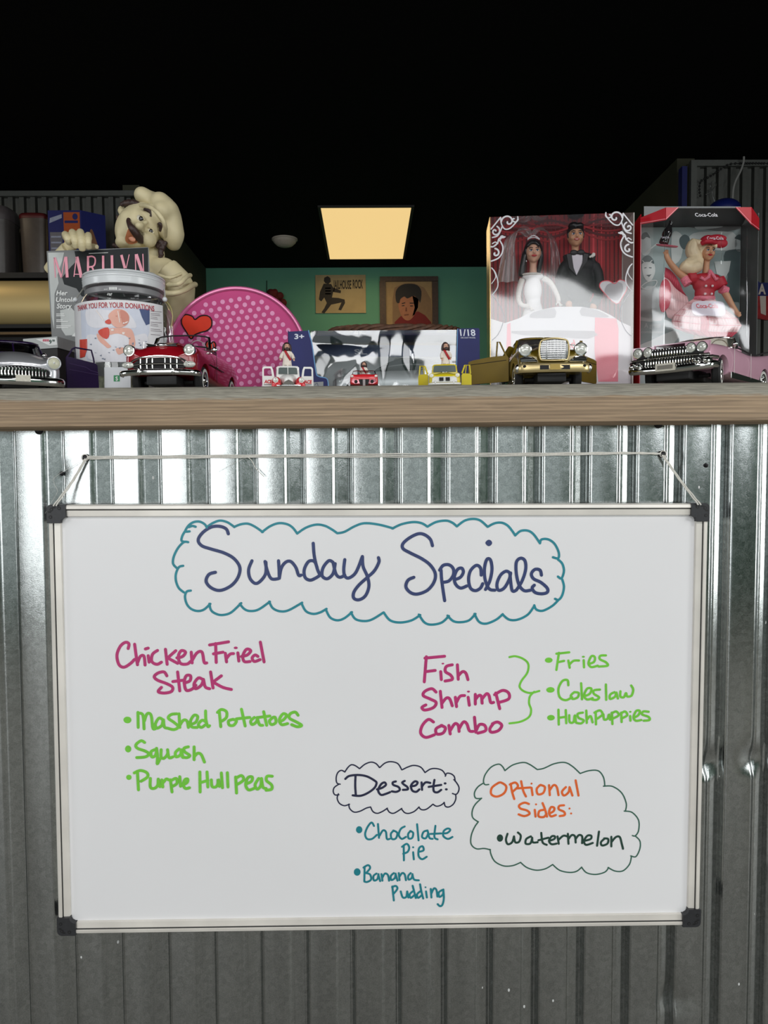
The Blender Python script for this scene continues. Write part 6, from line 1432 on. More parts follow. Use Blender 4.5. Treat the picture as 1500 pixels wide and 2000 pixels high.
# hand closed over the top of the magazine
hz = lambda x, y, Y: at(90 + x / 7.143, 430 + y / 7.143, Y); hm = 1.46 / FPX / 7.143; HY = .388
mb = MB()
mb.ell(hz(420, 270, HY + .020), (165 * hm, 90 * hm, 120 * hm)); mb.ell(hz(320, 380, HY + .026), (100 * hm, 80 * hm, 80 * hm)); mb.tube([hz(300, 400, HY + .02), hz(180, 520, HY + .03), hz(60, 700, HY + .05)], [95 * hm, 92 * hm, 95 * hm], 14)
for k, (x0, y0, x1, y1, r) in enumerate(((268, 185, 325, 325, 47), (368, 158, 420, 385, 49), (478, 155, 508, 425, 50), (588, 195, 595, 395, 44))):
    mb.tube(smooth_path([hz(x0 + 10, y0 + 60, HY + .02), hz(x0, y0 + 14, HY - .010), hz((x0 + x1) / 2, (y0 + y1) / 2, HY - .030), hz(x1, y1, HY - .022)], 5), [r * hm] * 10 + [r * hm * .9] * 5 + [r * hm * .72], 12)
mb.tube([hz(560, 380, HY + .016), hz(660, 370, HY + .004), hz(710, 372, HY - .004)], [40 * hm, 42 * hm, 30 * hm], 12)
blob('hand', mb, m_stat, CF, voxel=.0009, it=1, fac=.5)

# ================================================================== magazine
MY = .385
MP = Plane((0, MY, 1), (1, 0, 0), (0, .02, 1))
TLp, TRp = MP.uv(91.8, 491), MP.uv(289, 483.5)
m_mag = mat('grey_magazine_cover', (128, 130, 130), .5, spec=.2, vary=.25, scale=9); m_magd = mat('charcoal_cover_print', (36, 40, 42), .5, spec=.2); m_magp = mat('pink_masthead_print', (232, 150, 168), .3, coat=.5)
m_magl = mat('pale_cover_print', (196, 200, 198), .5, spec=.2, vary=.12, scale=14); m_magw = mat('white_cover_text', (232, 234, 232), .3); m_paper = mat('paper_page_edges', (206, 204, 196), .8)
wm = TRp[0] - TLp[0]; ang_ = math.atan2(TRp[1] - TLp[1], wm)
MU = (MP.u * math.cos(ang_) + MP.v * math.sin(ang_)); MQ = Plane(MP.p(*TLp), MU, MP.v)
HMg = .262
bz = MQ.p(0, -HMg).z
MG = thing('magazine', 'black and white magazine with a tall pink masthead held up by the chef statue', 'magazine', MQ.p(wm / 2, -HMg))
mb = MB(); mb.slab([MQ.p(0, 0), MQ.p(wm, 0), MQ.p(wm, -HMg), MQ.p(0, -HMg)], MQ.n * -.005); mb.build('pages', m_paper, MG, smooth=0)
mb = MB(); mb.slab([MQ.p(-.0005, .0005, .0004), MQ.p(wm + .0005, .0005, .0004), MQ.p(wm + .0005, -HMg - .0005, .0004), MQ.p(-.0005, -HMg - .0005, .0004)], MQ.n * -.0004, 0)
f = pxfn(MQ, .0007); f2 = pxfn(MQ, .0011); f3 = pxfn(MQ, .0015); zc_ = lambda s: T(s, 0, 350, 3.75)
fill(mb, f, zc_('545,527 1084,501 1086,680 900,800 600,860 560,800 470,770 455,720 520,640 560,600'), 1)
fill(mb, f, zc_('352,538 470,536 455,600 420,700 430,760 400,840 396,1100 378,1000'), 2)
fill(mb, f, zc_('440,960 520,940 575,1000 578,1140 480,1145 450,1100'), 2)
fill(mb, f2, zc_('525,1150 560,1110 580,1105 580,1155'), 3)
mb.build('cover', [m_mag, m_magd, m_magl, m_magw], MG, smooth=0)
mb = MB(); hzp = lambda s: T(s, 90, 430, 7.143)
def stem_(a, b, w): ribbon(mb, f3, [a, b], w, 0, cap=False)
for (x0, y0, x1, y1, w) in ((112, 520, 130, 800, 14), (120, 520, 215, 800, 30), (260, 515, 215, 800, 12), (275, 510, 295, 800, 40), (425, 510, 388, 790, 14), (430, 510, 492, 800, 44), (392, 755, 470, 755, 12), (585, 500, 585, 760, 30), (795, 495, 797, 680, 32), (918, 490, 922, 680, 36), (1050, 485, 1100, 670, 36), (1160, 478, 1118, 670, 12), (1245, 475, 1250, 700, 14), (1258, 475, 1340, 720, 42), (1350, 470, 1360, 720, 14)):
    a, b = hzp('%f,%f %f,%f' % (x0, y0, x1, y1)); ribbon(mb, lambda x, y: f3(x, y), [a, b], w / 7.143, 0, cap=False)
ribbon(mb, f3, hzp('590,512 640,505 680,530 685,590 660,640 595,655'), 3.0, 0, 4)
ribbon(mb, f3, hzp('640,650 660,700 672,760'), 3.4, 0, 4)
mb.build('masthead', m_magp, MG, smooth=0)
mb = MB()
for t_, x0, y0, x1, h in (('Her', 412, 850, 492, 34), ('Untold', 408, 898, 550, 34), ('Story', 414, 946, 522, 36)):
    text(mb, f3, t_, x0 / 3.75, 350 + y0 / 3.75, x1 / 3.75, -h / 3.75, 0, .02, -.18)
for y, x1 in ((985, 470), (997, 475), (1028, 460), (1040, 500), (1072, 520), (1084, 500)): fill(mb, f3, zc_('412,%d %d,%d %d,%d 412,%d' % (y, x1, y, x1, y + 6, y + 6)), 0)
fill(mb, f3, hzp('597,462 865,450 865,456 597,468'), 0)
mb.build('cover_text', m_magw, MG, smooth=0)
# easel block that carries the magazine behind the price tray
MSB = thing('display_stand', 'dark low stand under the magazine behind the price tray', 'stand', (MQ.p(wm / 2, 0).x, MY + .02, LEDGE_Z))
mb = MB(); q = MQ.p(wm / 2, -HMg); mb.box((q.x, MY + .002, (LEDGE_Z + bz - .002) / 2 + .0003), (wm * .9, .016, bz - LEDGE_Z - .003), bev=.002); mb.build('block', m_dark, MSB)

# ================================================================== price tray left of the jar
m_tray = mat('light_grey_card', (176, 180, 178), .5, vary=.04); m_trayd = mat('dark_grey_card', (46, 46, 46), .7); m_ptag = mat('white_price_label', (226, 228, 226), .5); m_pink2 = mat('pink_red_print', (206, 50, 90), .5); m_pgrn = mat('dark_green_print', (30, 70, 56), .5); m_yel = mat('yellow_print', (222, 176, 40), .5)
c0 = at(112, 657, .262); a0 = at(45, 663, .285); b0 = at(157, 664, .335)
zt0 = c0.z; zt1 = at(112, 679, .262).z
PT = thing('price_tray', 'grey cardboard tray with a price label between the silver car and the magazine', 'tray', (c0.x, c0.y + .03, LEDGE_Z))
d1 = Vector((a0.x - c0.x, a0.y - c0.y, 0)); d2 = Vector((b0.x - c0.x, b0.y - c0.y, 0)); C0 = Vector((c0.x, c0.y, 0)); Zv = lambda p, z: Vector((p.x, p.y, z))
for nm, m, za, zb_, ins in (('tray', m_tray, zt1, zt0, 0), ('box_body', m_trayd, LEDGE_Z + .0003, zt1, .06)):  # lower body is a plain dark box
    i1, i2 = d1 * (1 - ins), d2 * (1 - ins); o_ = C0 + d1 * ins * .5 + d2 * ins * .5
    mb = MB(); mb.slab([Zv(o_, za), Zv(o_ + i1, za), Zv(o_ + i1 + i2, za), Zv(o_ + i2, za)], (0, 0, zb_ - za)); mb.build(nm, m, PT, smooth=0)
PL = Plane(Zv(C0, zt0), -d1, (0, 0, 1)); f = pxfn(PL, .0006); f2 = pxfn(PL, .0010)
mb = MB(); fill(mb, f, T('500,160 785,140 800,240 690,250', 0, 640, 7.143), 0)
text(mb, f2, '9', 685 / 7.143, 640 + 222 / 7.143, 720 / 7.143, -7.5, 2, .03); text(mb, f2, '99', 728 / 7.143, 640 + 196 / 7.143, 764 / 7.143, -4.4, 2, .03)
for k in range(6): fill(mb, f2, T('%d,165 %d,158 %d,190 %d,194' % (596 + k * 15, 607 + k * 15, 606 + k * 15, 598 + k * 15), 0, 640, 7.143), 1)
mb.build('price_label', [m_ptag, m_pink2, m_pgrn], PT, smooth=0)

# ================================================================== donation jar
JY = .245
jc = at(244.5, 620, JY); JC = Vector((jc.x, JY, LEDGE_Z + .0004)); RJ = .0795
m_jar = film_mat('clear_plastic_jar', (.93, .94, .94), .07, .04, bump=.25, scale=22, edge=.55, dist=.006)
m_lid = mat('white_plastic_lid', (214, 218, 220), .3, vary=.02, coat=.2)
JR = thing('donation_jar', 'big clear plastic donation jar with white screw lid and photo label', 'jar', JC)
H_ = at(244, 523, JY - .062).z - JC.z
zl0 = at(244, 551, JY - .064).z - JC.z
mb = MB(); mb.lathe([(0, .002), (.066, .001), (.074, .006), (.0765, .016), (.0785, .03), (RJ, .045), (RJ, zl0 - .048), (.0765, zl0 - .035), (.069, zl0 - .020), (.0625, zl0 - .012), (.0615, zl0 + .005), (.060, zl0 + .012)], c=JC, n=64)
mb.build('jar_body', m_jar, JR, smooth=60)
mb = MB(); mb.lathe([(.058, zl0), (.0655, zl0), (.0665, zl0 + .003), (.0660, zl0 + .0055), (.0668, zl0 + .008), (.0662, zl0 + .016), (.0655, H_ - .006), (.0625, H_ - .001), (.058, H_), (0, H_)], c=JC, n=64)
for i in range(3): mb.lathe([(.0663, zl0 + .010 + i * .004), (.0672, zl0 + .0115 + i * .004), (.0663, zl0 + .013 + i * .004)], c=JC, n=64)
mb.build('lid', m_lid, JR, smooth=45)
mb = MB(); mb.lathe([(.0618, zl0 - .016), (.0636, zl0 - .014), (.0636, zl0 - .006), (.0618, zl0 - .004)], c=JC, n=64); mb.build('neck_ring', mat('grey_neck_band', (132, 132, 134), .35), JR)
mb = MB()
for k in range(13):
    if k not in (3, 10):
        a_ = -.20 + k * .034; w_ = .011 if 3 < k < 10 else .007; h_ = .0042 if 3 < k < 10 else .0018
        mb.add([JC + Vector((.0640 * math.sin(a_ + q), -.0640 * math.cos(a_ + q), zl0 - .012 + z)) for q, z in ((-w_, 0), (w_, 0), (w_, h_), (-w_, h_))], [(0, 1, 2, 3)])
mb.build('neck_embossing', m_magw, JR, smooth=0)
# label wrapped round the jar, printed in photo pixels
def cyl(px, py, r):
    d = ray(px, py); o = CAMPOS - JC; a = d.x ** 2 + d.y ** 2; b = 2 * (o.x * d.x + o.y * d.y); c = o.x ** 2 + o.y ** 2 - r * r
    disc_ = b * b - 4 * a * c
    t = (-b - math.sqrt(max(0, disc_))) / (2 * a); return CAMPOS + d * t
def jtheta(p): return math.atan2(p.x - JC.x, -(p.y - JC.y))
RL_ = RJ + .0006
zt_l = cyl(240, 586, RL_).z; zb_l = cyl(240, 707, RL_).z
tA, tB = jtheta(cyl(153.5, 640, RL_)) - .35, jtheta(cyl(319, 640, RL_))
pt = lambda t, z, r: Vector((JC.x + r * math.sin(t), JC.y - r * math.cos(t), z))
m_lab = mat('white_paper_label', (222, 222, 224), .45, vary=.02)
mb = MB(); n = 60
vs = [pt(tA + (tB - tA) * i / n, z, RL_) for z in (zb_l, zt_l) for i in range(n + 1)]
mb.add(vs, [(i, i + 1, n + 2 + i, n + 1 + i) for i in range(n)]); lb = mb.build('label', m_lab, JR, smooth=60); WM[lb.name] = WM[JR.name].copy()
cp = {}
J = [('label_red', (176, 48, 62)), ('sheet_blue', (204, 210, 224)), ('sheet_white', (222, 222, 228)), ('baby_skin', (226, 170, 152)), ('baby_shade', (206, 136, 118)), ('bandage_red', (206, 70, 54)), ('pattern_grey', (120, 130, 150)), ('cloth_navy', (52, 72, 120)), ('label_grey_text', (110, 96, 104)), ('tube_white', (236, 226, 220))]
jm = [mat(n_, c_, .45, vary=.04, scale=60) for n_, c_ in J]
mb = MB()
def jf(h):
    return lambda x, y: pt(*(lambda p: (jtheta(p), p.z))(cyl(x, y, RL_ + h)), RL_ + h)
def jfill(pts, mi, lay, sub=3):
    P_ = smooth_path([(x, y, 0) for x, y in pts], sub, True) if sub else [Vector((x, y, 0)) for x, y in pts]
    # cut into a fine grid so the print follows the curved jar
    bm = bmesh.new(); vs_ = [bm.verts.new((p.x, p.y, 0)) for p in P_]
    for t_ in mgeo.tessellate_polygon([P_]):
        try: bm.faces.new([vs_[i] for i in t_])
        except ValueError: pass
    bmesh.ops.recalc_face_normals(bm, faces=bm.faces)
    x0 = min(p.x for p in P_); x1 = max(p.x for p in P_)
    xx = math.ceil(x0 / 8) * 8
    while xx < x1:
        bmesh.ops.bisect_plane(bm, geom=bm.verts[:] + bm.edges[:] + bm.faces[:], plane_co=(xx, 0, 0), plane_no=(1, 0, 0)); xx += 8
    bm.verts.index_update(); g = jf(.0002 + lay * .0003)
    mb.add([g(v.co.x, v.co.y) for v in bm.verts], [[v.index for v in f_.verts] for f_ in bm.faces], mi); bm.free()
zj = lambda s: T(s, 0, 350, 3.75)
jfill(zj('590,945 700,938 900,938 1095,948 1095,1120 1040,1290 920,1335 640,1330 600,1200'), 1, 0, 0)
jfill(zj('630,960 720,950 800,960 900,950 960,1000 1000,1080 940,1090 800,1080 700,1090 640,1060'), 2, 1)
jfill(zj('1020,950 1096,952 1096,1060 1070,1070 1040,1010'), 7, 1, 0)
jfill(zj('640,1140 760,1150 860,1120 960,1150 1060,1130 1085,1180 1060,1240 1000,1330 680,1330 640,1260'), 2, 2)
jfill(zj('800,985 850,950 910,960 945,1000 940,1050 905,1080 850,1085 810,1050 795,1015'), 3, 3)
jfill(zj('880,960 925,975 945,1010 938,1050 905,1070 890,1030'), 4, 4)
jfill(zj('770,1040 800,1025 815,1050 800,1062 775,1055'), 5, 4)
jfill(zj('820,1090 930,1090 970,1110 990,1180 985,1230 945,1230 940,1160 860,1130 800,1140 790,1110'), 3, 3)
jfill(zj('720,1110 790,1085 800,1140 780,1170 740,1150'), 5, 4)
jfill(zj('710,1130 740,1150 770,1180 800,1210 815,1225 790,1238 760,1215 730,1190 712,1160'), 3, 3)
jfill(zj('850,1240 900,1232 915,1262 870,1285 852,1262'), 3, 3)
for a_, b_ in ((845, 1000), (880, 1010), (905, 1045)): jfill(zj('%d,%d %d,%d %d,%d' % (a_, b_, a_ + 16, b_ - 2, a_ + 8, b_ + 8)), 4, 5, 0)
for s_ in ('860,965 866,965 880,1050 874,1050', '700,960 706,958 760,1030 754,1034', '900,1050 940,1040 930,1052 900,1060', '810,1100 830,1095 836,1108 816,1112', '895,1120 915,1120 910,1138 894,1134'): jfill(zj(s_), 9, 5, 0)
rr = random.Random(8)
for i in range(34):
    x, y = rr.uniform(650, 1060), rr.uniform(1150, 1320)
    if 690 < x < 830 and y < 1240: continue
    jfill(zj('%f,%f %f,%f %f,%f' % (x, y, x + 16, y + rr.uniform(-8, 8), x + 14, y + 7)), 6, 4, 0)
for y in (965, 980, 992, 1006, 1018, 1045, 1058, 1070, 1095, 1108, 1135): jfill(zj('1104,%d %d,%d %d,%d 1104,%d' % (y, 1150 + (y * 7) % 40, y + 6, 1150 + (y * 7) % 40, y + 9, y + 3)), 8, 1, 0)
jfill(zj('583,1175 638,1170 640,1240 620,1300 585,1310'), 5, 2, 0)
# curved heading
vs_, fs_ = text2d('THANK YOU FOR YOUR DONATIONS', .012); ax = min(v[0] for v in vs_); bx_ = max(v[0] for v in vs_); ay = max(v[1] for v in vs_)
tx1 = jtheta(cyl(301, 602, RL_)); tx0 = jtheta(cyl(166, 600, RL_)); sp_ = (tx1 - tx0) / (27.0 - 4.2) * 27; tx0 = tx1 - sp_
z0_ = zt_l - .0125
mb.add([pt(tx0 + (v[0] - ax) / (bx_ - ax) * sp_, z0_ + v[1] / ay * .0085, RL_ + .0007) for v in vs_], fs_, 0)
mb.build('label_print', jm, lb, smooth=0)
# wire handle with its knobs
m_wirew = mat('white_wire_handle', (206, 206, 200), .4, .3)
mb = MB(); kn1 = JC + Vector((.078 * math.sin(1.25), -.078 * math.cos(1.25), at(326, 586, JY - .02).z - JC.z)); kn0 = JC + Vector((-.078 * math.sin(1.25), -.078 * math.cos(1.25), kn1.z - JC.z))
mb.tube(smooth_path([kn1, at(321, 565, JY + .0), at(310, 543, JY + .02), at(296, 533, JY + .045), at(270, 533, JY + .08), at(220, 535, JY + .085), at(180, 545, JY + .06), kn0], 6), .0011, 6); mb.build('handle_wire', m_wirew, JR)
mb = MB(); mb.tube(smooth_path([kn1, at(333, 600, JY - .01), at(337, 618, JY - .005), at(334, 640, JY - .01)], 6), .0007, 6); mb.build('handle_tail', mat('yellow_tie', (206, 196, 130), .5), JR)
for kn in (kn0, kn1):
    mb = MB(); mb.ell(kn, .0042, seg=12, rings=8); mb.build('handle_knob', m_lid, JR)
# folded banknotes showing under the label
m_note = mat('pale_green_banknote', (150, 156, 132), .7, vary=.25, scale=160)
rr = random.Random(6)
for i, (dx, dy, a_) in enumerate(((-.03, -.045, .2), (-.048, -.02, .9), (.0, -.05, -.1), (.03, -.035, -.5), (.0, .0, .3))):
    o = thing('banknote', ('crumpled green banknote near the left wall of the donation jar', 'crumpled green banknote at the jar left behind another', 'crumpled green banknote at the front of the donation jar', 'crumpled green banknote towards the red car in the jar', 'crumpled green banknote deep inside the donation jar')[i], 'banknote', JC + Vector((dx, dy, .004)), a_, 'banknotes in the donation jar')
    mb = MB(); mb.grid(lambda u, v: Vector(((u - .5) * .045, .006 * math.sin(u * 9 + i) * math.sin(v * 5 + i), .0005 + v * .040)), 14, 10); q_ = mb.build('note', m_note, o, local=True, smooth=60); apply_mods(q_, ('SOLIDIFY', dict(thickness=.0004)))
# white payment card standing against the jar
PCY = .128
pc = Plane((0, PCY, 1), (1, 0, 0), (0, .06, 1)); m_card = mat('white_payment_card', (214, 218, 222), .45, vary=.03); m_cgreen = mat('green_print_square', (36, 140, 84), .5)
a, b = pc.uv(204, 756), pc.uv(255, 717)
CD = thing('payment_card', 'small white card with a green dollar square leaning on the donation jar', 'card', (pc.p((a[0] + b[0]) / 2, 0).x, PCY, LEDGE_Z))
lo = -(pc.p(0, 0).z - LEDGE_Z) + .0006
mb = MB(); mb.slab([pc.p(a[0], lo), pc.p(b[0], lo), pc.p(b[0], b[1]), pc.p(a[0], b[1])], pc.n * -.0008); mb.build('card', m_card, CD, smooth=0)
f = pxfn(pc, .0003); g = pxfn(pc, .0006); mb = MB(); fill(mb, f, [(222, 733), (234, 733), (234, 745), (222, 745)], 0); text(mb, g, '$', 225.5, 743, 230.5, -8, 1); mb.build('printed_square', [m_cgreen, m_magw], CD, smooth=0)
# ================================================================== bridal doll box
m_bfilm = film_mat('glossy_clear_window', (.96, .96, .97), .085, .06, bump=.3, scale=4, edge=.6, dist=.015)
m_rfilm = film_mat('clear_box_window', (.95, .96, .96), .06, .05, bump=.2, scale=6, edge=.6, dist=.01)
m_curt = mat('red_curtain_print', (172, 34, 42), .6, vary=.1, scale=20); m_curtd = mat('dark_red_curtain_fold', (98, 16, 24), .6); m_curtl = mat('bright_red_curtain_print', (222, 66, 76), .6)
m_bk = mat('black_print', (28, 26, 30), .5); m_bgr = mat('grey_print', (168, 165, 168), .5); m_scroll = mat('silver_scroll_print', (202, 202, 206), .35, .1); m_wht = mat('white_glossy_print', (216, 214, 216), .4, vary=.03); m_pkp = mat('pale_pink_print', (236, 132, 146), .45, vary=.04); m_cardw = mat('white_box_card', (206, 202, 196), .5)
m_scr = mat('red_script_print', (226, 50, 74), .4)
def yawplane(px0, px1, Y0, Y1):
    a = at(px0, 700, Y0); b = at(px1, 700, Y1); return Plane((a.x, a.y, LEDGE_Z), (b.x - a.x, b.y - a.y, 0), (0, 0, 1)), (Vector((b.x, b.y, 0)) - Vector((a.x, a.y, 0))).length
BPn, BWd = yawplane(957, 1237, .322, .300)
BHt = (BPn.uv(957, 424)[1] + BPn.uv(1236, 415)[1]) / 2
BDp = .082
DB = thing('doll_box', 'tall clear-fronted doll box with a bride and groom before red curtains', 'box', BPn.p(BWd / 2, .0004, -BDp / 2))
BB = Plane(BPn.p(0, 0, -BDp + .004), BPn.u, BPn.v)
def panel(pl, a, b, c, d, th=.0012): 
    mb = MB(); mb.slab([pl.p(a, c), pl.p(b, c), pl.p(b, d), pl.p(a, d)], pl.n * -th); return mb
mb = panel(BB, 0, BWd, .0006, BHt); mb.merge(MB().slab([BPn.p(0, .0006), BPn.p(BWd, .0006), BPn.p(BWd, .0006, -BDp), BPn.p(0, .0006, -BDp)], (0, 0, .0012)))
mb.build('carton', m_cardw, DB, smooth=0)
m_goldside = mat('champagne_foil_card', (206, 176, 120), .25, .8)
for x in (0, BWd - .0012):
    mb = MB(); mb.slab([BPn.p(x, .001), BPn.p(x, .001, -BDp), BPn.p(x, BHt, -BDp), BPn.p(x, BHt)], BPn.u * .0012); mb.build('side_panel', m_goldside if x == 0 else m_cardw, DB, smooth=0)
def pxin(pl, h, w):
    def g(x, y):
        a, b = pl.uv(x, y); return pl.p(min(max(a, .002), w - .003), b, h)      # print stays on its card
    return g
# printed back: curtains, dark top
zd = lambda s: T(s, 920, 400, 4.545)
mb = MB(); f = pxin(BB, .0006, BWd); f2 = pxin(BB, .0010, BWd); f3 = pxin(BB, .0014, BWd)
fill(mb, f, zd('178,112 1432,70 1436,240 178,240'), 3); fill(mb, f, zd('178,180 1436,170 1450,1400 178,1400'), 0)
rr = random.Random(5)
for i in range(34):
    x = 190 + i * 37; w = rr.uniform(8, 16); fill(mb, f2, zd('%f,200 %f,200 %f,1380 %f,1380' % (x, x + w, x + w + rr.uniform(-8, 8), x + rr.uniform(-8, 8))), 1 if i % 2 else 2 if 1000 < x < 1180 else 1)
for c, x0, x1 in ((230, 180, 560), (230, 520, 870), (215, 990, 1440)):
    for k in range(4):
        y0 = c - 50 + k * 26; ribbon(mb, f3, zd(' '.join('%f,%f' % (x0 + (x1 - x0) * t_ / 6, y0 + (28 + k * 14) * math.sin(PI * t_ / 6)) for t_ in range(7))), 3.6 if k % 2 else 4.6, 0 if k % 2 else 1, 3)
mb.build('curtain_backdrop', [m_curt, m_curtd, m_curtl, m_bk], DB, smooth=0)
# white lower card with a pink panel, a heart picture and red script
LCp = Plane(BPn.p(0, 0, -.010), BPn.u, BPn.v)
mb = MB(); pts = [LCp.uv(*q) for q in zd('182,1010 300,1050 420,1010 560,940 760,905 980,905 1140,930 1250,985 1330,1040 1430,1080')]
pts = [(x, y) for x, y in pts]; ol = [(.0016, pts[0][1])] + pts[1:-1] + [(BWd - .002, pts[-1][1]), (BWd - .002, .002), (.0016, .002)]
mb.slab([LCp.p(*q) for q in ol], LCp.n * -.0008, 0)
f = pxfn(LCp, .0004); f2 = pxfn(LCp, .0008)
fill(mb, f, zd('1100,1000 1290,1010 1310,1100 1305,1570 1130,1570 1095,1300'), 1); fill(mb, f, zd('320,1060 350,1045 360,1380 310,1380'), 1); fill(mb, f, zd('520,1000 560,950 740,915 745,1000 640,1005'), 2, sub=2); fill(mb, f, zd('985,910 1120,935 1220,985 1190,1000 980,985'), 2, sub=2)
fill(mb, f, zd('360,1120 1090,1120 1040,1190 760,1170 480,1160'), 2, sub=2)
text(mb, f2, 'and', 920 + 800 / 4.545, 400 + 1275 / 4.545, 920 + 938 / 4.545, -17, 3, .015, .28)
mb.build('lower_card', [m_wht, m_pkp, m_bgr, m_scr], DB, smooth=0)
mb = MB(); hq = zd('1290,880 1180,780 1140,720 1165,680 1225,675 1275,700 1320,665 1375,685 1385,740 1350,810'); f = pxfn(LCp, .002)
fill(mb, f, hq, 0, sub=3); fill(mb, pxfn(LCp, .0024), zd('1190,800 1200,720 1260,690 1330,690 1350,760 1300,850'), 1, sub=3); ribbon(mb, pxfn(LCp, .0026), hq, 1.6, 2, 3, closed=True)
mb.build('heart_picture', [m_wht, m_bgr, m_scr], DB, smooth=0)
# silver scrollwork printed on the corners of the window
f = pxfn(BPn, .0008)
def spiral(cx, cy, r, t0, turns, n=14, shrink=.12): return [(cx + r * (1 - (1 - shrink) * i / n) * math.cos(t0 + turns * 2 * PI * i / n), cy + r * (1 - (1 - shrink) * i / n) * math.sin(t0 + turns * 2 * PI * i / n)) for i in range(n + 1)]
def sw(pts, w): ribbon(mb, f, [(920 + x / 4.545, 400 + y / 4.545) for x, y in pts], w, 0, 3)
for mir in (0, 1):
    mb = MB()
    X = (lambda x: x) if not mir else (lambda x: 1612 - x)
    Yd = -36 if mir else 0
    def S(pts, w): sw([(X(x), y + Yd) for x, y in pts], w)
    S([(178, 215), (215, 170), (262, 112)], 2.6); S(spiral(330, 150, 62, PI, .95), 3.2); S(spiral(384, 128, 34, 0, .7), 2.6); S([(262, 112), (270, 170), (300, 215), (350, 205), (410, 140), (415, 106)], 2.6)
    S(spiral(215, 235, 46, -1.2, 1.1), 3.0); S([(190, 290), (235, 275), (262, 230), (275, 195)], 2.6); S([(300, 285), (250, 300), (235, 340), (200, 370), (178, 372)], 3.0); S(spiral(280, 290, 22, 2.4, .8), 2.4)
    S([(255, 315), (282, 370), (275, 430), (240, 475), (180, 500)], 2.8); S(spiral(215, 430, 42, -1.6, .8), 3.4); S([(190, 345), (215, 330), (238, 345)], 2.2)
    S([(182, 560), (215, 600), (238, 680), (232, 740), (190, 800)], 2.2); S([(182, 700), (220, 640), (200, 580)], 1.6); S([(190, 800), (235, 860), (285, 960), (280, 1060), (240, 1150), (190, 1200)], 1.6)
    mb.build('corner_scrollwork', m_scroll, DB, smooth=0)
def bulge(pl, W, H, d, x0=0, z0=0):
    return lambda u, v: pl.p(x0 + W * u, z0 + H * v, d * (1 - (2 * u - 1) ** 4) * (1 - (2 * v - 1) ** 6) + .0012 * math.sin(u * 7 + v * 3) * math.sin(v * 5) * (1 - (2 * u - 1) ** 2) * (1 - (2 * v - 1) ** 2) - .0002)
mb = MB(); mb.grid(bulge(BPn, BWd, BHt - .002, .001, 0, .001), 36, 44); mb.build('window_film', m_bfilm, DB, smooth=60, recalc=False)
mb = MB(); mb.grid(lambda u, v: BPn.p(BWd * u, BHt, -BDp * v), 8, 4); mb.build('top_film', m_bfilm, DB, smooth=0, recalc=False)

# ------------------------------------------------------------------ dolls
m_doll = mat('doll_skin', (214, 166, 140), .45, vary=.02); m_dtan = mat('tanned_doll_skin', (198, 146, 112), .45, vary=.02); m_dlip = mat('doll_lips', (186, 70, 72), .35); m_dlipr = mat('red_doll_lips', (176, 30, 44), .35); m_dbl = mat('glossy_black_hair', (20, 18, 22), .3, vary=.2, scale=150)
m_dbrown = mat('dark_brow_paint', (60, 40, 30), .5); m_deye = mat('painted_doll_eye', (44, 60, 90), .3); m_dsw = mat('doll_eye_white', (232, 230, 226), .3)
m_satin = mat('white_satin', (228, 226, 226), .4, vary=.05, scale=60); m_lace = mat('pearl_lace', (214, 208, 200), .5, vary=.15, scale=220, bump=.4); m_tux = mat('black_tuxedo_cloth', (26, 26, 30), .6); m_shirt = mat('pleated_white_shirt', (218, 212, 220), .5); m_flower = mat('white_lapel_flower', (226, 222, 214), .5)
m_veil = film_mat('white_tulle', (.80, .78, .80), .25, .6, edge=.5)
m_blonde = mat('pale_blonde_hair', (226, 206, 170), .4, vary=.14, scale=60); m_pearl = mat('pearl_white', (224, 222, 226), .25)
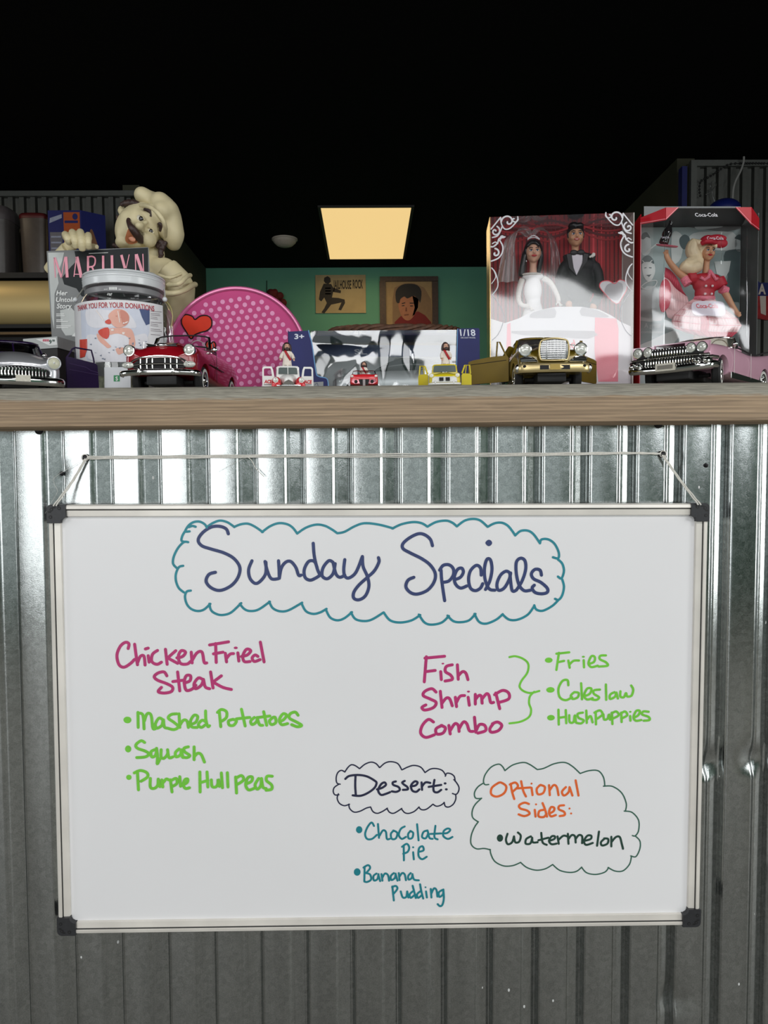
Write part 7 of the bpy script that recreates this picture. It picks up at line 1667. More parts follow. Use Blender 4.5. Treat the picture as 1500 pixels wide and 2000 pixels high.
def doll_face(o, Z, scale, skin, lip, tilt=0.0, smile=False, cy=0.0):
    """Z(a, b, out): point of the head in units of half the face width, a right, b up; scale in metres"""
    mb = MB(); s = scale
    mb.ell(Z(0, 0, 0), (s * 1.02, s * 1.05, s * 1.32)); mb.ell(Z(0, -.62, .12), (s * .72, s * .78, s * .74)); mb.ell(Z(0, -1.12, .34), (s * .34, s * .4, s * .28))
    mb.ell(Z(0, -.12, 1.02), (s * .13, s * .20, s * .30)); mb.ell(Z(0, -.28, 1.10), (s * .17, s * .16, s * .12))
    for q in (-1, 1): mb.ell(Z(q * .98, -.1, -.1), (s * .13, s * .2, s * .28)); mb.ell(Z(q * .5, -.35, .62), (s * .34, s * .3, s * .32))
    mb.tube([Z(0, -1.0, -.2), Z(0, -1.8, -.28), Z(0, -3.3, -.3)], [s * .5, s * .46, s * .58], 14)
    h = blob('head', mb, skin, o, voxel=s * .085, it=3)
    WM[h.name] = WM[o.name].copy()
    for q in (-1, 1):
        mb = MB(); mb.ell(Z(q * .42, .06, .93), (s * .22, s * .1, s * .12), seg=12, rings=8); mb.build('eye', m_dsw, h)
        mb = MB(); mb.ell(Z(q * .42, .06, 1.0), (s * .11, s * .06, s * .115), seg=12, rings=8); mb.build('iris', m_deye, h)
        mb = MB(); mb.tube([Z(q * .2, .12, 1.03), Z(q * .42, .21, 1.05), Z(q * .66, .13, .95)], s * .045, 6); mb.build('eyelashes', m_dbrown, h)
        mb = MB(); mb.tube([Z(q * .18, .36, 1.02), Z(q * .45, .48, .98), Z(q * .7, .38, .85)], s * .05, 6); mb.build('eyebrow', m_dbrown, h)
    mb = MB(); mb.tube(smooth_path([Z(-.32, -.60, .88), Z(-.1, -.56, 1.0), Z(0, -.58, 1.02), Z(.1, -.56, 1.0), Z(.32, -.60, .88), Z(.1, -.72, 1.0), Z(-.1, -.72, 1.0)], 3, True), s * .06, 6, closed=True); mb.ell(Z(0, -.64, .98), (s * .22, s * .08, s * .07), 1 if smile else 0, seg=12, rings=6); mb.build('lips', [lip, m_dsw], h)
    return h
def zq(x, y, h): return BPn.px(920 + x / 4.545, 400 + y / 4.545, h)     # bridal close-up coordinates at depth h behind the film
DH = -.038
k_ = (BPn.px(1000, 500, DH) - BPn.px(1010, 500, DH)).length / 10 / 4.545
un, vn, nn_ = BPn.u, BPn.v, BPn.n
hc = zq(553, 425, DH)
BD_ = thing('bride_doll', 'dark-haired bride doll in a white gown and veil inside the bridal doll box', 'doll', Vector((hc.x, hc.y, LEDGE_Z + .004)), 0, 'dolls in the window boxes')
s_ = 66 * k_
Zb = lambda a, b, o: hc + un * (a * s_) + vn * (b * s_) + nn_ * (o * s_)
doll_face(BD_, Zb, s_, m_doll, m_dlip)
mb = MB()
mb.ell(zq(553, 395, DH - .006), (s_ * 1.25, s_ * 1.1, s_ * 1.35)); mb.tube(smooth_path([zq(495, 380, DH - .002), zq(475, 450, DH), zq(460, 540, DH + .002), zq(445, 640, DH + .002)], 4), [s_ * .34] * 4 + [s_ * .42] * 4 + [s_ * .44] * 4 + [s_ * .3], 10)
mb.tube(smooth_path([zq(612, 385, DH - .002), zq(622, 450, DH - .004), zq(606, 560, DH - .008), zq(590, 640, DH - .012)], 4), [s_ * .3] * 4 + [s_ * .36] * 4 + [s_ * .36] * 4 + [s_ * .3], 10)
mb.tube(smooth_path([zq(500, 370, DH + s_ * .8), zq(530, 338, DH + s_ * .86), zq(575, 338, DH + s_ * .86), zq(608, 368, DH + s_ * .8)], 4), s_ * .2, 8)
hrb = blob('hair', mb, m_dbl, BD_, voxel=.0013, it=2)
mb = MB()
# torso, shoulders and arms
mb.ell(zq(548, 640, DH), (100 * k_, 54 * k_, 40 * k_)); mb.ell(zq(550, 760, DH), (80 * k_, 66 * k_, 130 * k_)); mb.ell(zq(556, 860, DH), (64 * k_, 50 * k_, 90 * k_))
blob('bodice', mb, m_satin, BD_, voxel=.0014, it=4)
mb = MB(); mb.ell(zq(540, 622, DH + .002), (98 * k_, 56 * k_, 18 * k_)); blob('lace_collar', mb, m_lace, BD_, voxel=.001, it=2)
for pts, nm in (([(640, 650), (700, 690), (745, 760), (775, 830), (775, 860)], 'arm'), ([(455, 660), (430, 740), (420, 830), (450, 890), (520, 900)], 'arm')):
    mb = MB(); q = smooth_path([zq(x, y, DH + .004 + i * .002) for i, (x, y) in enumerate(pts)], 4); mb.tube(q, [27 * k_ - i * .5 * k_ for i in range(len(q))], 10); e = q[-1]
    for j in range(4): mb.tube([e, e + un * ((10 + j * 7) * k_) - vn * ((20 + j * 4) * k_), e + un * ((14 + j * 9) * k_) - vn * ((44 - j * 5) * k_)], 6.5 * k_, 6)
    mb.tube([e, e - un * (16 * k_) - vn * (16 * k_), e - un * (18 * k_) - vn * (34 * k_)], 7 * k_, 6)
    blob(nm, mb, m_lace, BD_, voxel=.0011, it=2)
base_z = LEDGE_Z + .003
mb = MB(); top = zq(552, 880, DH); Hs = top.z - base_z
mb.lathe([(0, 0), (.040, 0), (.039, Hs * .2), (.036, Hs * .5), (.024, Hs * .8), (.0145, Hs), (0, Hs + .004)], c=(top.x, top.y, base_z), n=40)
for v in mb.v:
    a = math.atan2(v.y - top.y, v.x - top.x); r = 1 + .05 * math.sin(a * 11) * (1 - (v.z - base_z) / Hs); v.x = top.x + (v.x - top.x) * r; v.y = top.y + (v.y - top.y) * r * .55
mb.build('skirt', m_satin, BD_, smooth=60)
# veil: tulle sheets from the crown
for k, (L_, R__) in enumerate((([(480, 290), (400, 250), (300, 320), (270, 450), (250, 560), (230, 690)], [(560, 290), (520, 210), (440, 200), (390, 330), (400, 500), (420, 680)]), ([(560, 285), (620, 230), (700, 260), (760, 340), (790, 470), (800, 640)], [(540, 250), (560, 215), (640, 210), (690, 300), (700, 460), (690, 640)]))):
    A1 = smooth_path([zq(x, y, DH - .012) for x, y in L_], 5); B1 = smooth_path([zq(x, y, DH - .016 + .004 * math.sin(i)) for i, (x, y) in enumerate(R__)], 5); n = len(A1)
    mb = MB(); mb.grid(lambda u, v: A1[min(n - 1, int(round(v * (n - 1))))].lerp(B1[min(n - 1, int(round(v * (n - 1))))], u) + nn_ * (.004 * math.sin(u * 12 + v * 5)), 14, n - 1); mb.build('veil', m_veil, BD_, smooth=60, recalc=False)
mb = MB(); 
for i in range(11): mb.ell(zq(505 + i * 10, 300 - 26 * math.sin(PI * i / 10), DH + .006 * math.sin(PI * i / 10)), 6.5 * k_, seg=8, rings=6)
mb.tube([zq(500 + i * 11, 312 - 22 * math.sin(PI * i / 10), DH + .005 * math.sin(PI * i / 10)) for i in range(11)], 4 * k_, 6); blob('tiara', mb, m_pearl, BD_, voxel=.0006, it=1)
mb = MB(); mb.ell(zq(490, 500, DH + .004), 7 * k_, seg=8, rings=6); mb.build('earring', m_pearl, BD_)
# groom
hg = zq(928, 280, DH)
GD = thing('groom_doll', 'groom doll in a black tuxedo and bow tie inside the bridal doll box', 'doll', Vector((hg.x, hg.y, LEDGE_Z + .004)), 0, 'dolls in the window boxes')
s_ = 68 * k_
Zg = lambda a, b, o: hg + un * (a * s_) + vn * (b * s_) + nn_ * (o * s_)
doll_face(GD, Zg, s_, m_dtan, m_dlip, smile=True)
mb = MB(); mb.ell(Zg(0, .62, -.28), (s_ * 1.12, s_ * 1.15, s_ * .98)); mb.ell(Zg(-.35, 1.22, .35), (s_ * .7, s_ * .75, s_ * .5)); mb.ell(Zg(.4, 1.2, .35), (s_ * .6, s_ * .7, s_ * .42)); mb.ell(Zg(.05, 1.1, .7), (s_ * .8, s_ * .4, s_ * .34))
for q in (-1, 1): mb.tube([Zg(q * .98, .6, .1), Zg(q * 1.02, .1, .2), Zg(q * .98, -.3, .25)], s_ * .13, 8)
mb.tube([Zg(-.2, .95, .98), Zg(-.12, .75, 1.06)], s_ * .06, 6)
blob('hair', mb, m_dbl, GD, voxel=.0012, it=2)
mb = MB(); mb.ell(zq(960, 540, DH), (165 * k_, 84 * k_, 96 * k_)); mb.ell(zq(955, 690, DH), (140 * k_, 84 * k_, 220 * k_)); mb.tube([zq(830, 498, DH), zq(900, 470, DH), zq(1000, 468, DH), zq(1095, 492, DH)], [50 * k_, 46 * k_, 46 * k_, 50 * k_], 14)
mb.tube(smooth_path([zq(1092, 535, DH), zq(1132, 640, DH + .004), zq(1130, 800, DH + .008), zq(1085, 900, DH + .014)], 4), [48 * k_] * 4 + [46 * k_] * 4 + [40 * k_] * 4 + [34 * k_], 12)
mb.tube(smooth_path([zq(836, 538, DH), zq(798, 640, DH + .002), zq(810, 800, DH + .006), zq(860, 880, DH + .012)], 4), [48 * k_] * 4 + [46 * k_] * 4 + [40 * k_] * 4 + [34 * k_], 12)
blob('tuxedo_jacket', mb, m_tux, GD, voxel=.0016, it=3)
mb = MB(); hgz = zq(955, 880, DH)
for q in (-1, 1): mb.tube([hgz + un * (q * 60 * k_), Vector((hgz.x, hgz.y, base_z + .004)) + un * (q * 66 * k_)], [92 * k_, 60 * k_], 14)
blob('trousers', mb, m_tux, GD, voxel=.002, it=2)
SP = Plane(zq(930, 520, DH + 92 * k_), un, vn); zs2 = lambda s: [SP.px(x, y, 0) for x, y in zd(s)]
mb = MB(); mb.slab(zs2('888,440 990,440 990,520 935,625 905,560'), SP.n * -.004); mb.build('shirt_front', m_shirt, GD, smooth=0)
for s2 in ('848,440 892,436 910,560 938,632 870,560', '1000,432 1040,440 1030,500 960,600 934,636 985,520'):
    mb = MB(); mb.slab([p + SP.n * .001 for p in zs2(s2)], SP.n * -.004); mb.build('lapel', m_bk, GD, smooth=0)
mb = MB(); c_ = zq(945, 422, DH + 96 * k_)
for q in (-1, 1): mb.ell(c_ + un * (q * 32 * k_), (34 * k_, 12 * k_, 24 * k_), seg=14, rings=8)
mb.ell(c_, (12 * k_, 14 * k_, 14 * k_), seg=10, rings=8); blob('bow_tie', mb, m_bk, GD, voxel=.0007, it=1)
mb = MB(); c_ = zq(1075, 450, DH + 84 * k_); rr = random.Random(2)
for i in range(9): mb.ell(c_ + un * (rr.uniform(-20, 20) * k_) + vn * (rr.uniform(-14, 14) * k_), 11 * k_, seg=8, rings=6)
blob('lapel_flower', mb, m_flower, GD, voxel=.0007, it=1)
for e, dv in ((zq(1085, 905, DH + .016), -1), (zq(868, 884, DH + .016), 1)):
    mb = MB(); mb.ell(e, (30 * k_, 26 * k_, 34 * k_))
    for j in range(4): mb.tube([e + un * ((-18 + j * 12) * k_), e + un * ((-18 + j * 12) * k_ + dv * 8 * k_) - vn * (32 * k_) + nn_ * (8 * k_), e + un * ((-16 + j * 11) * k_ + dv * 12 * k_) - vn * ((56 - abs(j - 1.4) * 6) * k_)], 7.5 * k_, 6)
    mb.tube([e + un * (dv * 20 * k_), e + un * (dv * 36 * k_) - vn * (22 * k_)], 8 * k_, 6); blob('hand', mb, m_dtan, GD, voxel=.0009, it=1)

# ================================================================== red doll box with the waitress
m_rbox = mat('red_printed_carton', (186, 22, 38), .3, coat=.5, vary=.06, scale=14); m_rline = mat('pale_red_print_line', (236, 150, 160), .4); m_teal1 = mat('grey_teal_photo_print', (168, 186, 186), .5, vary=.1, scale=10); m_teal2 = mat('dark_teal_photo_print', (84, 102, 104), .5, vary=.12, scale=12); m_teal3 = mat('pale_photo_print', (222, 230, 228), .5, vary=.06, scale=12); m_teal4 = mat('mid_photo_print', (210, 222, 222), .5, vary=.08); m_photog = mat('grey_streak_photo_print', (120, 123, 123), .5, vary=.25, scale=8)
RP, RWd = yawplane(1298, 1463, .292, .292)          # central front facet
RHt = RP.uv(1400, 405)[1]
RB = thing('doll_box', 'red-cornered clear doll box with a waitress doll raising a tray', 'box', RP.p(RWd / 2, .0004, -.05))
lf = at(1249, 700, .328); rf_ = at(1478, 700, .322)
LF = Vector((lf.x, lf.y, LEDGE_Z)); RF = Vector((rf_.x, rf_.y, LEDGE_Z)); C1 = RP.p(0, 0); C2 = RP.p(RWd, 0)
dep = Vector((.012, .088, 0)); LBk = LF + Vector((.009, .075, 0)) * 1.0; RBk = RF + Vector((.004, .075, 0))
up = lambda z: Vector((0, 0, z))
PLf = Plane(LF, C1 - LF, (0, 0, 1)); PRf = Plane(C2, RF - C2, (0, 0, 1)); PSd = Plane(LBk, LF - LBk, (0, 0, 1)); PBk = Plane(LBk + Vector((0, -.003, 0)), RBk - LBk, (0, 0, 1))
wLf, wRf = (C1 - LF).length, (RF - C2).length
zr = lambda s: T(s, 1200, 300, 4.167)
mb = MB(); mb.slab([p + up(.0006) for p in (LF, C1, C2, RF, RBk, LBk)], up(.0012)); mb.slab([LBk + up(.001), RBk + up(.001), RBk + up(RHt), LBk + up(RHt)], (0, -.0012, 0)); mb.build('carton', m_rbox, RB, smooth=0)
mb = MB(); mb.slab([LF + up(.001), LBk + up(.001), LBk + up(RHt), LF + up(RHt)], (.0012, 0, 0)); mb.build('side_panel', mat('matte_red_card', (172, 18, 34), .8, spec=.05), RB, smooth=0)
mb = MB(); mb.slab([RF + up(.001), RBk + up(.001), RBk + up(RHt), RF + up(RHt)], (-.0012, 0, 0)); mb.build('side_panel', mat('grey_card_edge', (90, 92, 92), .5), RB, smooth=0)
def on(pl, s, h=.0006): return [pl.px(x, y, h) for x, y in zr(s)]
hL = PLf.uv(*zr('200,440')[0])[1]
# red corner panels folded over the three front facets
mb = MB(); zb1 = PLf.uv(*zr('200,580')[0])[1]; zb2 = PLf.uv(*zr('405,545')[0])[1]
mb.slab([PLf.p(0, zb1, .0006), PLf.p(wLf, zb2, .0006), PLf.p(wLf, RHt, .0006), PLf.p(0, RHt - .006, .0006)], PLf.n * -.0008)
a_, b_, c_ = RP.uv(*zr('410,545')[0]), RP.uv(*zr('525,415')[0]), None
mb.slab([RP.p(0, zb2, .0006), RP.p(b_[0], RHt, .0006), RP.p(0, RHt, .0006)], RP.n * -.0008)
ribbon(mb, lambda x, y: PLf.p(x, y, .0010), [(0, zb1 + .002), (wLf, zb2 + .002)], .0010, 1, 0, cap=False); ribbon(mb, lambda x, y: RP.p(x, y, .0010), [(0, zb2 + .002), (b_[0] - .002, RHt)], .0010, 1, 0, cap=False)
mb.build('corner_panel', [m_rbox, m_rline], RB, smooth=0)
mb = MB(); d_ = RP.uv(*zr('982,445')[0]); e_ = RP.uv(*zr('1095,578')[0]); zb3 = PRf.uv(*zr('1155,612')[0])[1]
mb.slab([RP.p(RWd, e_[1], .0006), RP.p(RWd, RHt, .0006), RP.p(d_[0], RHt, .0006)], RP.n * -.0008); mb.slab([PRf.p(0, e_[1], .0006), PRf.p(wRf, zb3, .0006), PRf.p(wRf, RHt - .010, .0006), PRf.p(0, RHt, .0006)], PRf.n * -.0008)
ribbon(mb, lambda x, y: RP.p(x, y, .0010), [(RWd, e_[1] + .002), (d_[0] + .002, RHt)], .0010, 1, 0, cap=False); ribbon(mb, lambda x, y: PRf.p(x, y, .0010), [(0, e_[1] + .002), (wRf, zb3 + .002)], .0010, 1, 0, cap=False)
mb.build('corner_panel', [m_rbox, m_rline], RB, smooth=0)
mb = MB(); mb.slab([p + up(RHt - .0006) for p in (C1, C2, RBk, LBk)], up(-.001)); mb.build('top_flap', mat('charcoal_card', (60, 60, 60), .5), RB, smooth=0)
ribbon_edge = MB(); ribbon(ribbon_edge, lambda x, y: PLf.p(x, y, .0008), [(.0012, .002), (.0012, zb1)], .0014, 0, 0, cap=False); ribbon_edge.build('front_border', m_rline, RB, smooth=0)
# photographic backdrop
bw_ = (RBk - LBk).length
mb = MB(); f = pxin(PBk, .0006, bw_); f2 = pxin(PBk, .0010, bw_); f3 = pxin(PBk, .0014, bw_); f4 = pxin(PBk, .0018, bw_)
mb.slab([PBk.p(.002, .002), PBk.p(bw_ - .002, .002), PBk.p(bw_ - .002, RHt - .002), PBk.p(.002, RHt - .002)], PBk.n * -.0008, 0)
fill(mb, f, zr('240,430 1130,430 1130,610 900,640 600,600 480,580 240,600'), 4)
fill(mb, f2, zr('660,570 800,560 880,575 870,600 700,620 655,605'), 3, sub=3); fill(mb, f2, zr('600,700 640,650 760,635 960,640 990,700 980,780 820,790 620,790'), 2, sub=2)
fill(mb, f2, zr('470,650 520,640 560,700 540,850 480,900 460,800'), 2, sub=3); fill(mb, f3, zr('530,690 570,660 610,690 600,760 560,780 530,740'), 1, sub=3)
fill(mb, f2, zr('985,700 1040,690 1055,740 1040,790 1000,800 980,750'), 3, sub=3); fill(mb, f3, zr('975,690 1010,660 1050,680 1065,760 1050,790 1040,720 1000,700'), 1, sub=3); fill(mb, f3, zr('1065,740 1120,760 1140,800 1060,800'), 2, sub=2)
fill(mb, f2, zr('900,800 980,780 1080,790 1140,850 1140,1200 1010,1210 900,1180 920,1000 890,880'), 1, sub=2)
fill(mb, f3, zr('810,880 945,875 930,960 900,1010 830,980'), 2)
fill(mb, f, zr('205,600 300,590 400,600 420,1600 205,1600'), 0); 
fill(mb, f2, zr('215,680 260,645 290,680 295,790 250,830 215,800'), 3, sub=3); fill(mb, f3, zr('212,690 230,650 265,645 290,690 260,680 235,700'), 1, sub=3)
fill(mb, f3, zr('225,890 270,860 315,880 330,960 300,1030 260,1035 230,980'), 2, sub=3); fill(mb, f4, zr('218,900 230,850 275,830 310,860 320,900 290,885 245,885'), 1, sub=3)
for s2 in ('240,930 258,926 258,934 240,936', '278,926 300,928 300,936 280,934', '256,990 300,985 280,1005'): fill(mb, f4, zr(s2), 1)
ribbon(mb, f4, zr('225,870 245,890 275,893 305,870'), 1.6, 2, 4); ribbon(mb, f4, zr('220,1080 270,1045 340,1035 330,1075 270,1108 225,1095'), 2.0, 2, 4, closed=True); ribbon(mb, f4, zr('255,808 300,770 345,735'), 2.6, 2, 3)
fill(mb, f2, zr('205,1120 330,1080 400,1200 395,1320 205,1330'), 3, sub=2); fill(mb, f2, zr('205,1290 300,1260 380,1280 380,1360 205,1360'), 2, sub=2); fill(mb, f2, zr('205,1560 300,1520 480,1440 520,1500 400,1600 205,1600'), 2, sub=2)
text(mb, f4, 'A great', 1258, 300 + 1418 / 4.167, 1290, -9, 2); text(mb, f4, 'combination', 1252, 300 + 1462 / 4.167, 1297, -5, 2)
mb.build('photo_backdrop', [m_teal1, m_teal2, m_teal3, m_teal4, m_photog], RB, smooth=0)
SC2 = Plane(RP.p(0, 0, .0002), RP.u, RP.v)
mb = MB(); text(mb, pxfn(SC2, .0012), 'Coca-Cola', 1200 + 660 / 4.167, 300 + 512 / 4.167, 1200 + 842 / 4.167, -7, 0, .01, .25); mb.build('window_lettering', m_scroll, RB, smooth=0)
fo = lambda P0, P1, w: (lambda u, v: P0.lerp(P1, u) + up(.002 + (RHt - .006) * v))
mb = MB(); mb.grid(fo(LF, C1, 0), 6, 30); mb.grid(fo(C1, C2, 0), 24, 30); mb.grid(fo(C2, RF, 0), 4, 30)
rr = random.Random(3)
for v in mb.v: v += RP.n * (  .0003 * math.sin(v.x * 90 + v.z * 30) * math.sin(v.z * 55))
mb.build('window_film', m_rfilm, RB, smooth=25, recalc=False)
m_crease = mat('white_film_crease', (214, 218, 218), .15, 0, coat=.8)
for px_, y0, y1, pl in ((1297.5, 545, 1560, RP), (1409, 640, 900, RP), (1459, 600, 1500, RP)):
    mb = MB(); mb.tube(smooth_path([pl.px(px_ + .5 * math.sin(i * 1.7), 300 + (y0 + (y1 - y0) * i / 7) / 4.167, .0006) for i in range(8)], 4), .0005, 5); mb.build('film_crease', m_rfilm, RB)

# waitress doll
WH = -.034
zw = lambda x, y, h=0.0: RP.px(1240 + x / 6.25, 420 + y / 6.25, WH + h)
kw = (RP.px(1390, 500, WH) - RP.px(1380, 500, WH)).length / 10 / 6.25
ur, vr, nr = RP.u, RP.v, RP.n
m_shred = mat('red_uniform_cloth', (178, 18, 44), .55, vary=.05, scale=80); m_check = mat('pink_check_trim', (226, 120, 140), .55, vary=.3, scale=500); m_apron = mat('white_apron', (226, 220, 232), .5); m_pst = mat('pale_pink_stripe', (240, 196, 198), .55); m_rst = mat('rose_stripe', (206, 76, 96), .55); m_button = mat('white_button', (236, 220, 222), .4)
hw = zw(893, 455)
WD = thing('waitress_doll', 'blonde waitress doll in a red uniform and cap inside the red-cornered box', 'doll', Vector((hw.x, hw.y, LEDGE_Z + .004)), 0, 'dolls in the window boxes')
s_ = 78 * kw; ct, st_ = math.cos(-.06), math.sin(-.06)
Zw = lambda a, b, o: hw + ur * ((a * ct - b * st_) * s_) + vr * ((a * st_ + b * ct) * s_) + nr * (o * s_)
doll_face(WD, Zw, s_, m_dtan, m_dlipr)
mb = MB(); mb.ell(Zw(-.15, .55, -.35), (s_ * 1.2, s_ * 1.1, s_ * 1.1)); mb.tube(smooth_path([zw(820, 370, -.004), zw(730, 360, -.006), zw(700, 440, -.006), zw(740, 520, -.005), zw(720, 600, 0), zw(620, 640, .003)], 4), [60 * kw] * 4 + [84 * kw] * 12 + [90 * kw] * 4 + [70 * kw], 12)
mb.tube(smooth_path([zw(780, 540, 0), zw(760, 620, .004), zw(660, 650, .006), zw(560, 600, .006)], 4), [60 * kw] * 4 + [80 * kw] * 4 + [70 * kw] * 4 + [30 * kw], 12); mb.ell(zw(700, 600, .003), (110 * kw, 60 * kw, 90 * kw)); mb.tube([zw(960, 345, .010), zw(990, 370, .012), zw(985, 400, .010)], 22 * kw, 8)
blob('hair', mb, m_blonde, WD, voxel=.0014, it=3)
mb = MB(); mb.ell(zw(890, 320, -.002), (96 * kw, 90 * kw, 72 * kw)); mb.tube([zw(810, 350, .010), zw(860, 325, .015), zw(930, 320, .016), zw(990, 340, .012)], 30 * kw, 10); o = blob('cap', mb, m_shred, WD, voxel=.0011, it=2); WM[o.name] = WM[WD.name].copy()
mb = MB(); mb.ell(zw(1045, 345, .010), (88 * kw, 40 * kw, 58 * kw)); mb.ell(zw(1000, 285, .006), (120 * kw, 50 * kw, 46 * kw)); blob('cap_peak', mb, m_shred, o, voxel=.001, it=2)
CPp = Plane(zw(990, 290, .018), ur, vr); mb = MB(); text(mb, pxfn(CPp, 0), 'Coca-Cola', 1240 + 885 / 6.25, 420 + 300 / 6.25, 1240 + 1085 / 6.25, -6, 0, .012, .25); mb.build('cap_lettering', m_apron, o, smooth=0)
mb = MB(); mb.ell(zw(870, 850), (165 * kw, 100 * kw, 110 * kw)); mb.ell(zw(860, 780), (190 * kw, 90 * kw, 70 * kw)); mb.ell(zw(850, 960), (120 * kw, 86 * kw, 110 * kw))
mb.tube([zw(720, 760), zw(640, 775, .002)], [86 * kw, 76 * kw], 12); mb.tube([zw(1010, 790), zw(1070, 880, .004)], [84 * kw, 70 * kw], 12); blob('uniform_top', mb, m_shred, WD, voxel=.0015, it=3)
for pts in (((800, 760), (850, 790), (900, 760), (915, 680)), ((915, 680), (960, 740), (990, 790), (1010, 770))):
    mb = MB(); mb.tube([zw(x, y, 100 * kw * (.9 if y > 700 else .45)) for x, y in pts], 20 * kw, 8); mb.build('collar', m_check, WD)
for (a, b, r) in (((600, 770, .002), (650, 850, .006), 40), ((1050, 900, .008), (1120, 930, .006), 40)):
    mb = MB(); mb.tube([zw(*a), zw(*b)], [r * kw * 1.3, r * kw * 1.3], 12); mb.build('sleeve_cuff', m_check, WD)
for x, y in ((868, 865), (947, 865), (858, 962), (938, 962)):
    mb = MB(); mb.ell(zw(x, y, 104 * kw if y < 900 else 92 * kw), 15 * kw, seg=10, rings=8); mb.build('button', m_button, WD)
mb = MB(); mb.tube(smooth_path([zw(735, 1015, .002), zw(790, 1010, .010), zw(850, 1015, .012), zw(910, 1010, .010), zw(960, 1010, .004)], 4), 26 * kw, 8); mb.build('belt', m_check, WD)
for pts, fing in ((((620, 770, .002), (540, 710, .004), (450, 610, .006), (400, 530, .008), (385, 480, .008)), (0, 1)), (((1090, 930, .006), (1140, 1020, .008), (1190, 1110, .010), (1250, 1200, .012)), (.7, -.7))):
    mb = MB(); q = smooth_path([zw(*p) for p in pts], 4); n = len(q); mb.tube(q, [(44 - 16 * i / (n - 1)) * kw for i in range(n)], 12); e = q[-1]; d0 = ur * fing[0] + vr * fing[1]; d1 = ur * fing[1] - vr * fing[0]
    mb.ell(e, (28 * kw, 18 * kw, 30 * kw))
    for j in range(4): mb.tube([e + d1 * ((-18 + 12 * j) * kw), e + d1 * ((-20 + 13 * j) * kw) + d0 * (34 * kw), e + d1 * ((-20 + 13 * j) * kw) + d0 * ((58 - 7 * abs(j - 1.5)) * kw) + nr * (10 * kw)], 7 * kw, 6)
    mb.tube([e - d1 * (22 * kw), e - d1 * (40 * kw) + d0 * (26 * kw)], 8 * kw, 6); blob('arm', mb, m_dtan, WD, voxel=.001, it=2)
# flared striped skirt spread wide
rows = [(1010, 735, 965), (1080, 640, 1010), (1160, 560, 1120), (1240, 480, 1250), (1320, 450, 1300), (1400, 470, 1250), (1460, 640, 1180)]
mb = MB(); R1 = []
for j, (y, x0, x1) in enumerate(rows): R1.append([zw(x0 + (x1 - x0) * i / 24, y + 26 * math.sin(PI * i / 24) * (j / 6) - (x0 + (x1 - x0) * i / 24 - 860) * -.10 * (j / 6), (.010 + .004 * j * .6) * math.sin(PI * i / 24) + .003 * math.sin(i * 1.9) * (j / 6)) for i in range(25)])
vs = [p for r in R1 for p in r]; fs = []; mi_ = []
for j in range(6):
    for i in range(24): mb.add([R1[j][i], R1[j][i + 1], R1[j + 1][i + 1], R1[j + 1][i]], [(0, 1, 2, 3)], 1 if (j == 5 or 10 <= i <= 12) else 0)
for j in range(1, 6): mb.tube([p + nr * .0008 for p in R1[j]], .0005, 5, 1)
sk = mb.build('skirt', [m_pst, m_rst], WD, smooth=60, recalc=False); apply_mods(sk, ('SOLIDIFY', dict(thickness=.0008, offset=-1)))
mb = MB(); L2 = [[(370, 640), (440, 680), (520, 780), (590, 930)], [(360, 760), (420, 800), (500, 900), (640, 1000)], [(340, 900), (420, 1000), (520, 1050), (660, 1080)], [(350, 1100), (420, 1150), (520, 1180), (640, 1150)], [(400, 1250), (450, 1270), (540, 1280), (620, 1260)]]
R2 = [smooth_path([zw(x, y, -.004 + .003 * math.sin(j * 2 + i)) for i, (x, y) in enumerate(r)], 4) for j, r in enumerate(L2)]
for j in range(4):
    for i in range(len(R2[0]) - 1): mb.add([R2[j][i], R2[j][i + 1], R2[j + 1][i + 1], R2[j + 1][i]], [(0, 1, 2, 3)], 1 if j == 0 else 0)
for j in (2, 3): mb.tube(R2[j], .0005, 5, 1)
o = mb.build('skirt_flare', [m_pst, m_rst], WD, smooth=60, recalc=False); apply_mods(o, ('SOLIDIFY', dict(thickness=.0008, offset=-1)))
mb = MB(); mb.ell(zw(370, 970, .004), (76 * kw, 30 * kw, 190 * kw)); mb.ell(zw(345, 1060, .004), (50 * kw, 26 * kw, 130 * kw)); blob('skirt_fold', mb, m_rst, WD, voxel=.0012, it=3)
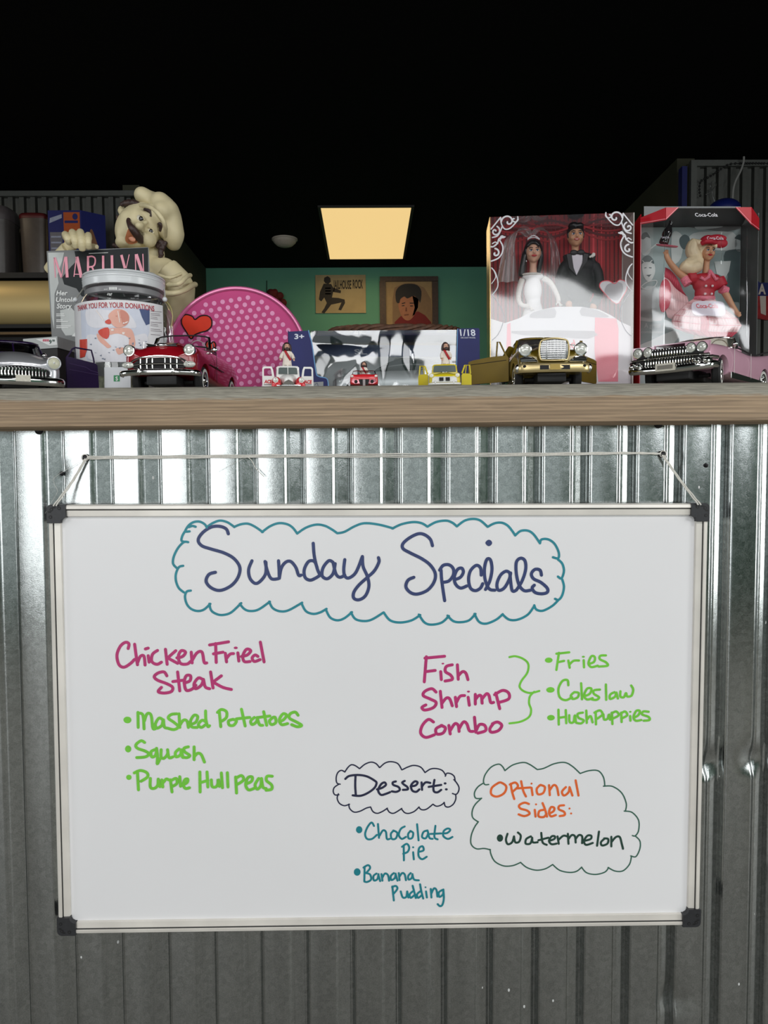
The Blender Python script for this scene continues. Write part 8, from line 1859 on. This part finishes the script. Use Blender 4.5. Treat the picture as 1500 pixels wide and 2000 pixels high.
AP = Plane(zw(880, 1140, .022), ur, vr); mb = MB(); q = smooth_path([Vector((x, y, 0)) for x, y in ((700, 1080), (760, 1052), (900, 1050), (1060, 1060), (1095, 1110), (1090, 1225), (900, 1228), (740, 1220), (695, 1160))], 4, True)
mb.slab([AP.px(1240 + v.x / 6.25, 420 + v.y / 6.25) for v in q], nr * -.0015); ap_ = mb.build('apron', m_apron, WD, smooth=0); WM[ap_.name] = WM[WD.name].copy()
mb = MB(); text(mb, pxfn(AP, .0005), 'Coca-Cola', 1240 + 755 / 6.25, 420 + 1135 / 6.25, 1240 + 1020 / 6.25, -8.5, 0, .01, .25); mb.build('apron_lettering', m_scr, ap_, smooth=0)
mb = MB(); hb_ = zw(800, 1380)
for q in (-1, 1): mb.tube([hb_ + ur * (q * 34 * kw), Vector((hb_.x, hb_.y, LEDGE_Z + .004)) + ur * (q * 30 * kw)], [50 * kw, 24 * kw], 12)
mb.ell(hb_, (90 * kw, 60 * kw, 60 * kw)); blob('legs', mb, m_dtan, WD, voxel=.0015, it=2)
# her tray with a bottle
TR = thing('serving_tray', 'small tray carrying a dark soda bottle held up by the waitress doll', 'tray', zw(390, 385, .010))
tb = TR.location.copy(); mb = MB(); mb.lathe([(0, 0), (.0175, 0), (.0195, .0022), (.0188, .0022), (.017, .0008), (0, .0008)], c=tb, n=32, M=Matrix.Rotation(.25, 3, 'X') @ Matrix.Rotation(.12, 3, 'Y')); mb.build('tray', m_check, TR)
mb = MB(); b0 = zw(350, 345, .010); mb.lathe([(0, 0), (.0082, 0), (.0086, .004), (.0074, .010), (.0086, .017), (.0074, .024), (.004, .032), (.0034, .040), (.004, .041), (0, .042)], c=b0, n=24, M=Matrix.Rotation(.35, 3, 'Y')); bt_ = mb.build('soda_bottle', mat('dark_cola_glass', (26, 24, 26), .12, coat=.5), TR); WM[bt_.name] = WM[TR.name].copy()
BL_ = Plane(zw(368, 270, .022), ur, vr); mb = MB(); text(mb, pxfn(BL_, 0), 'Coca-Cola', 1240 + 328 / 6.25, 420 + 282 / 6.25, 1240 + 420 / 6.25, -4, 0, .01, .2); mb.build('bottle_lettering', m_apron, bt_, smooth=0)
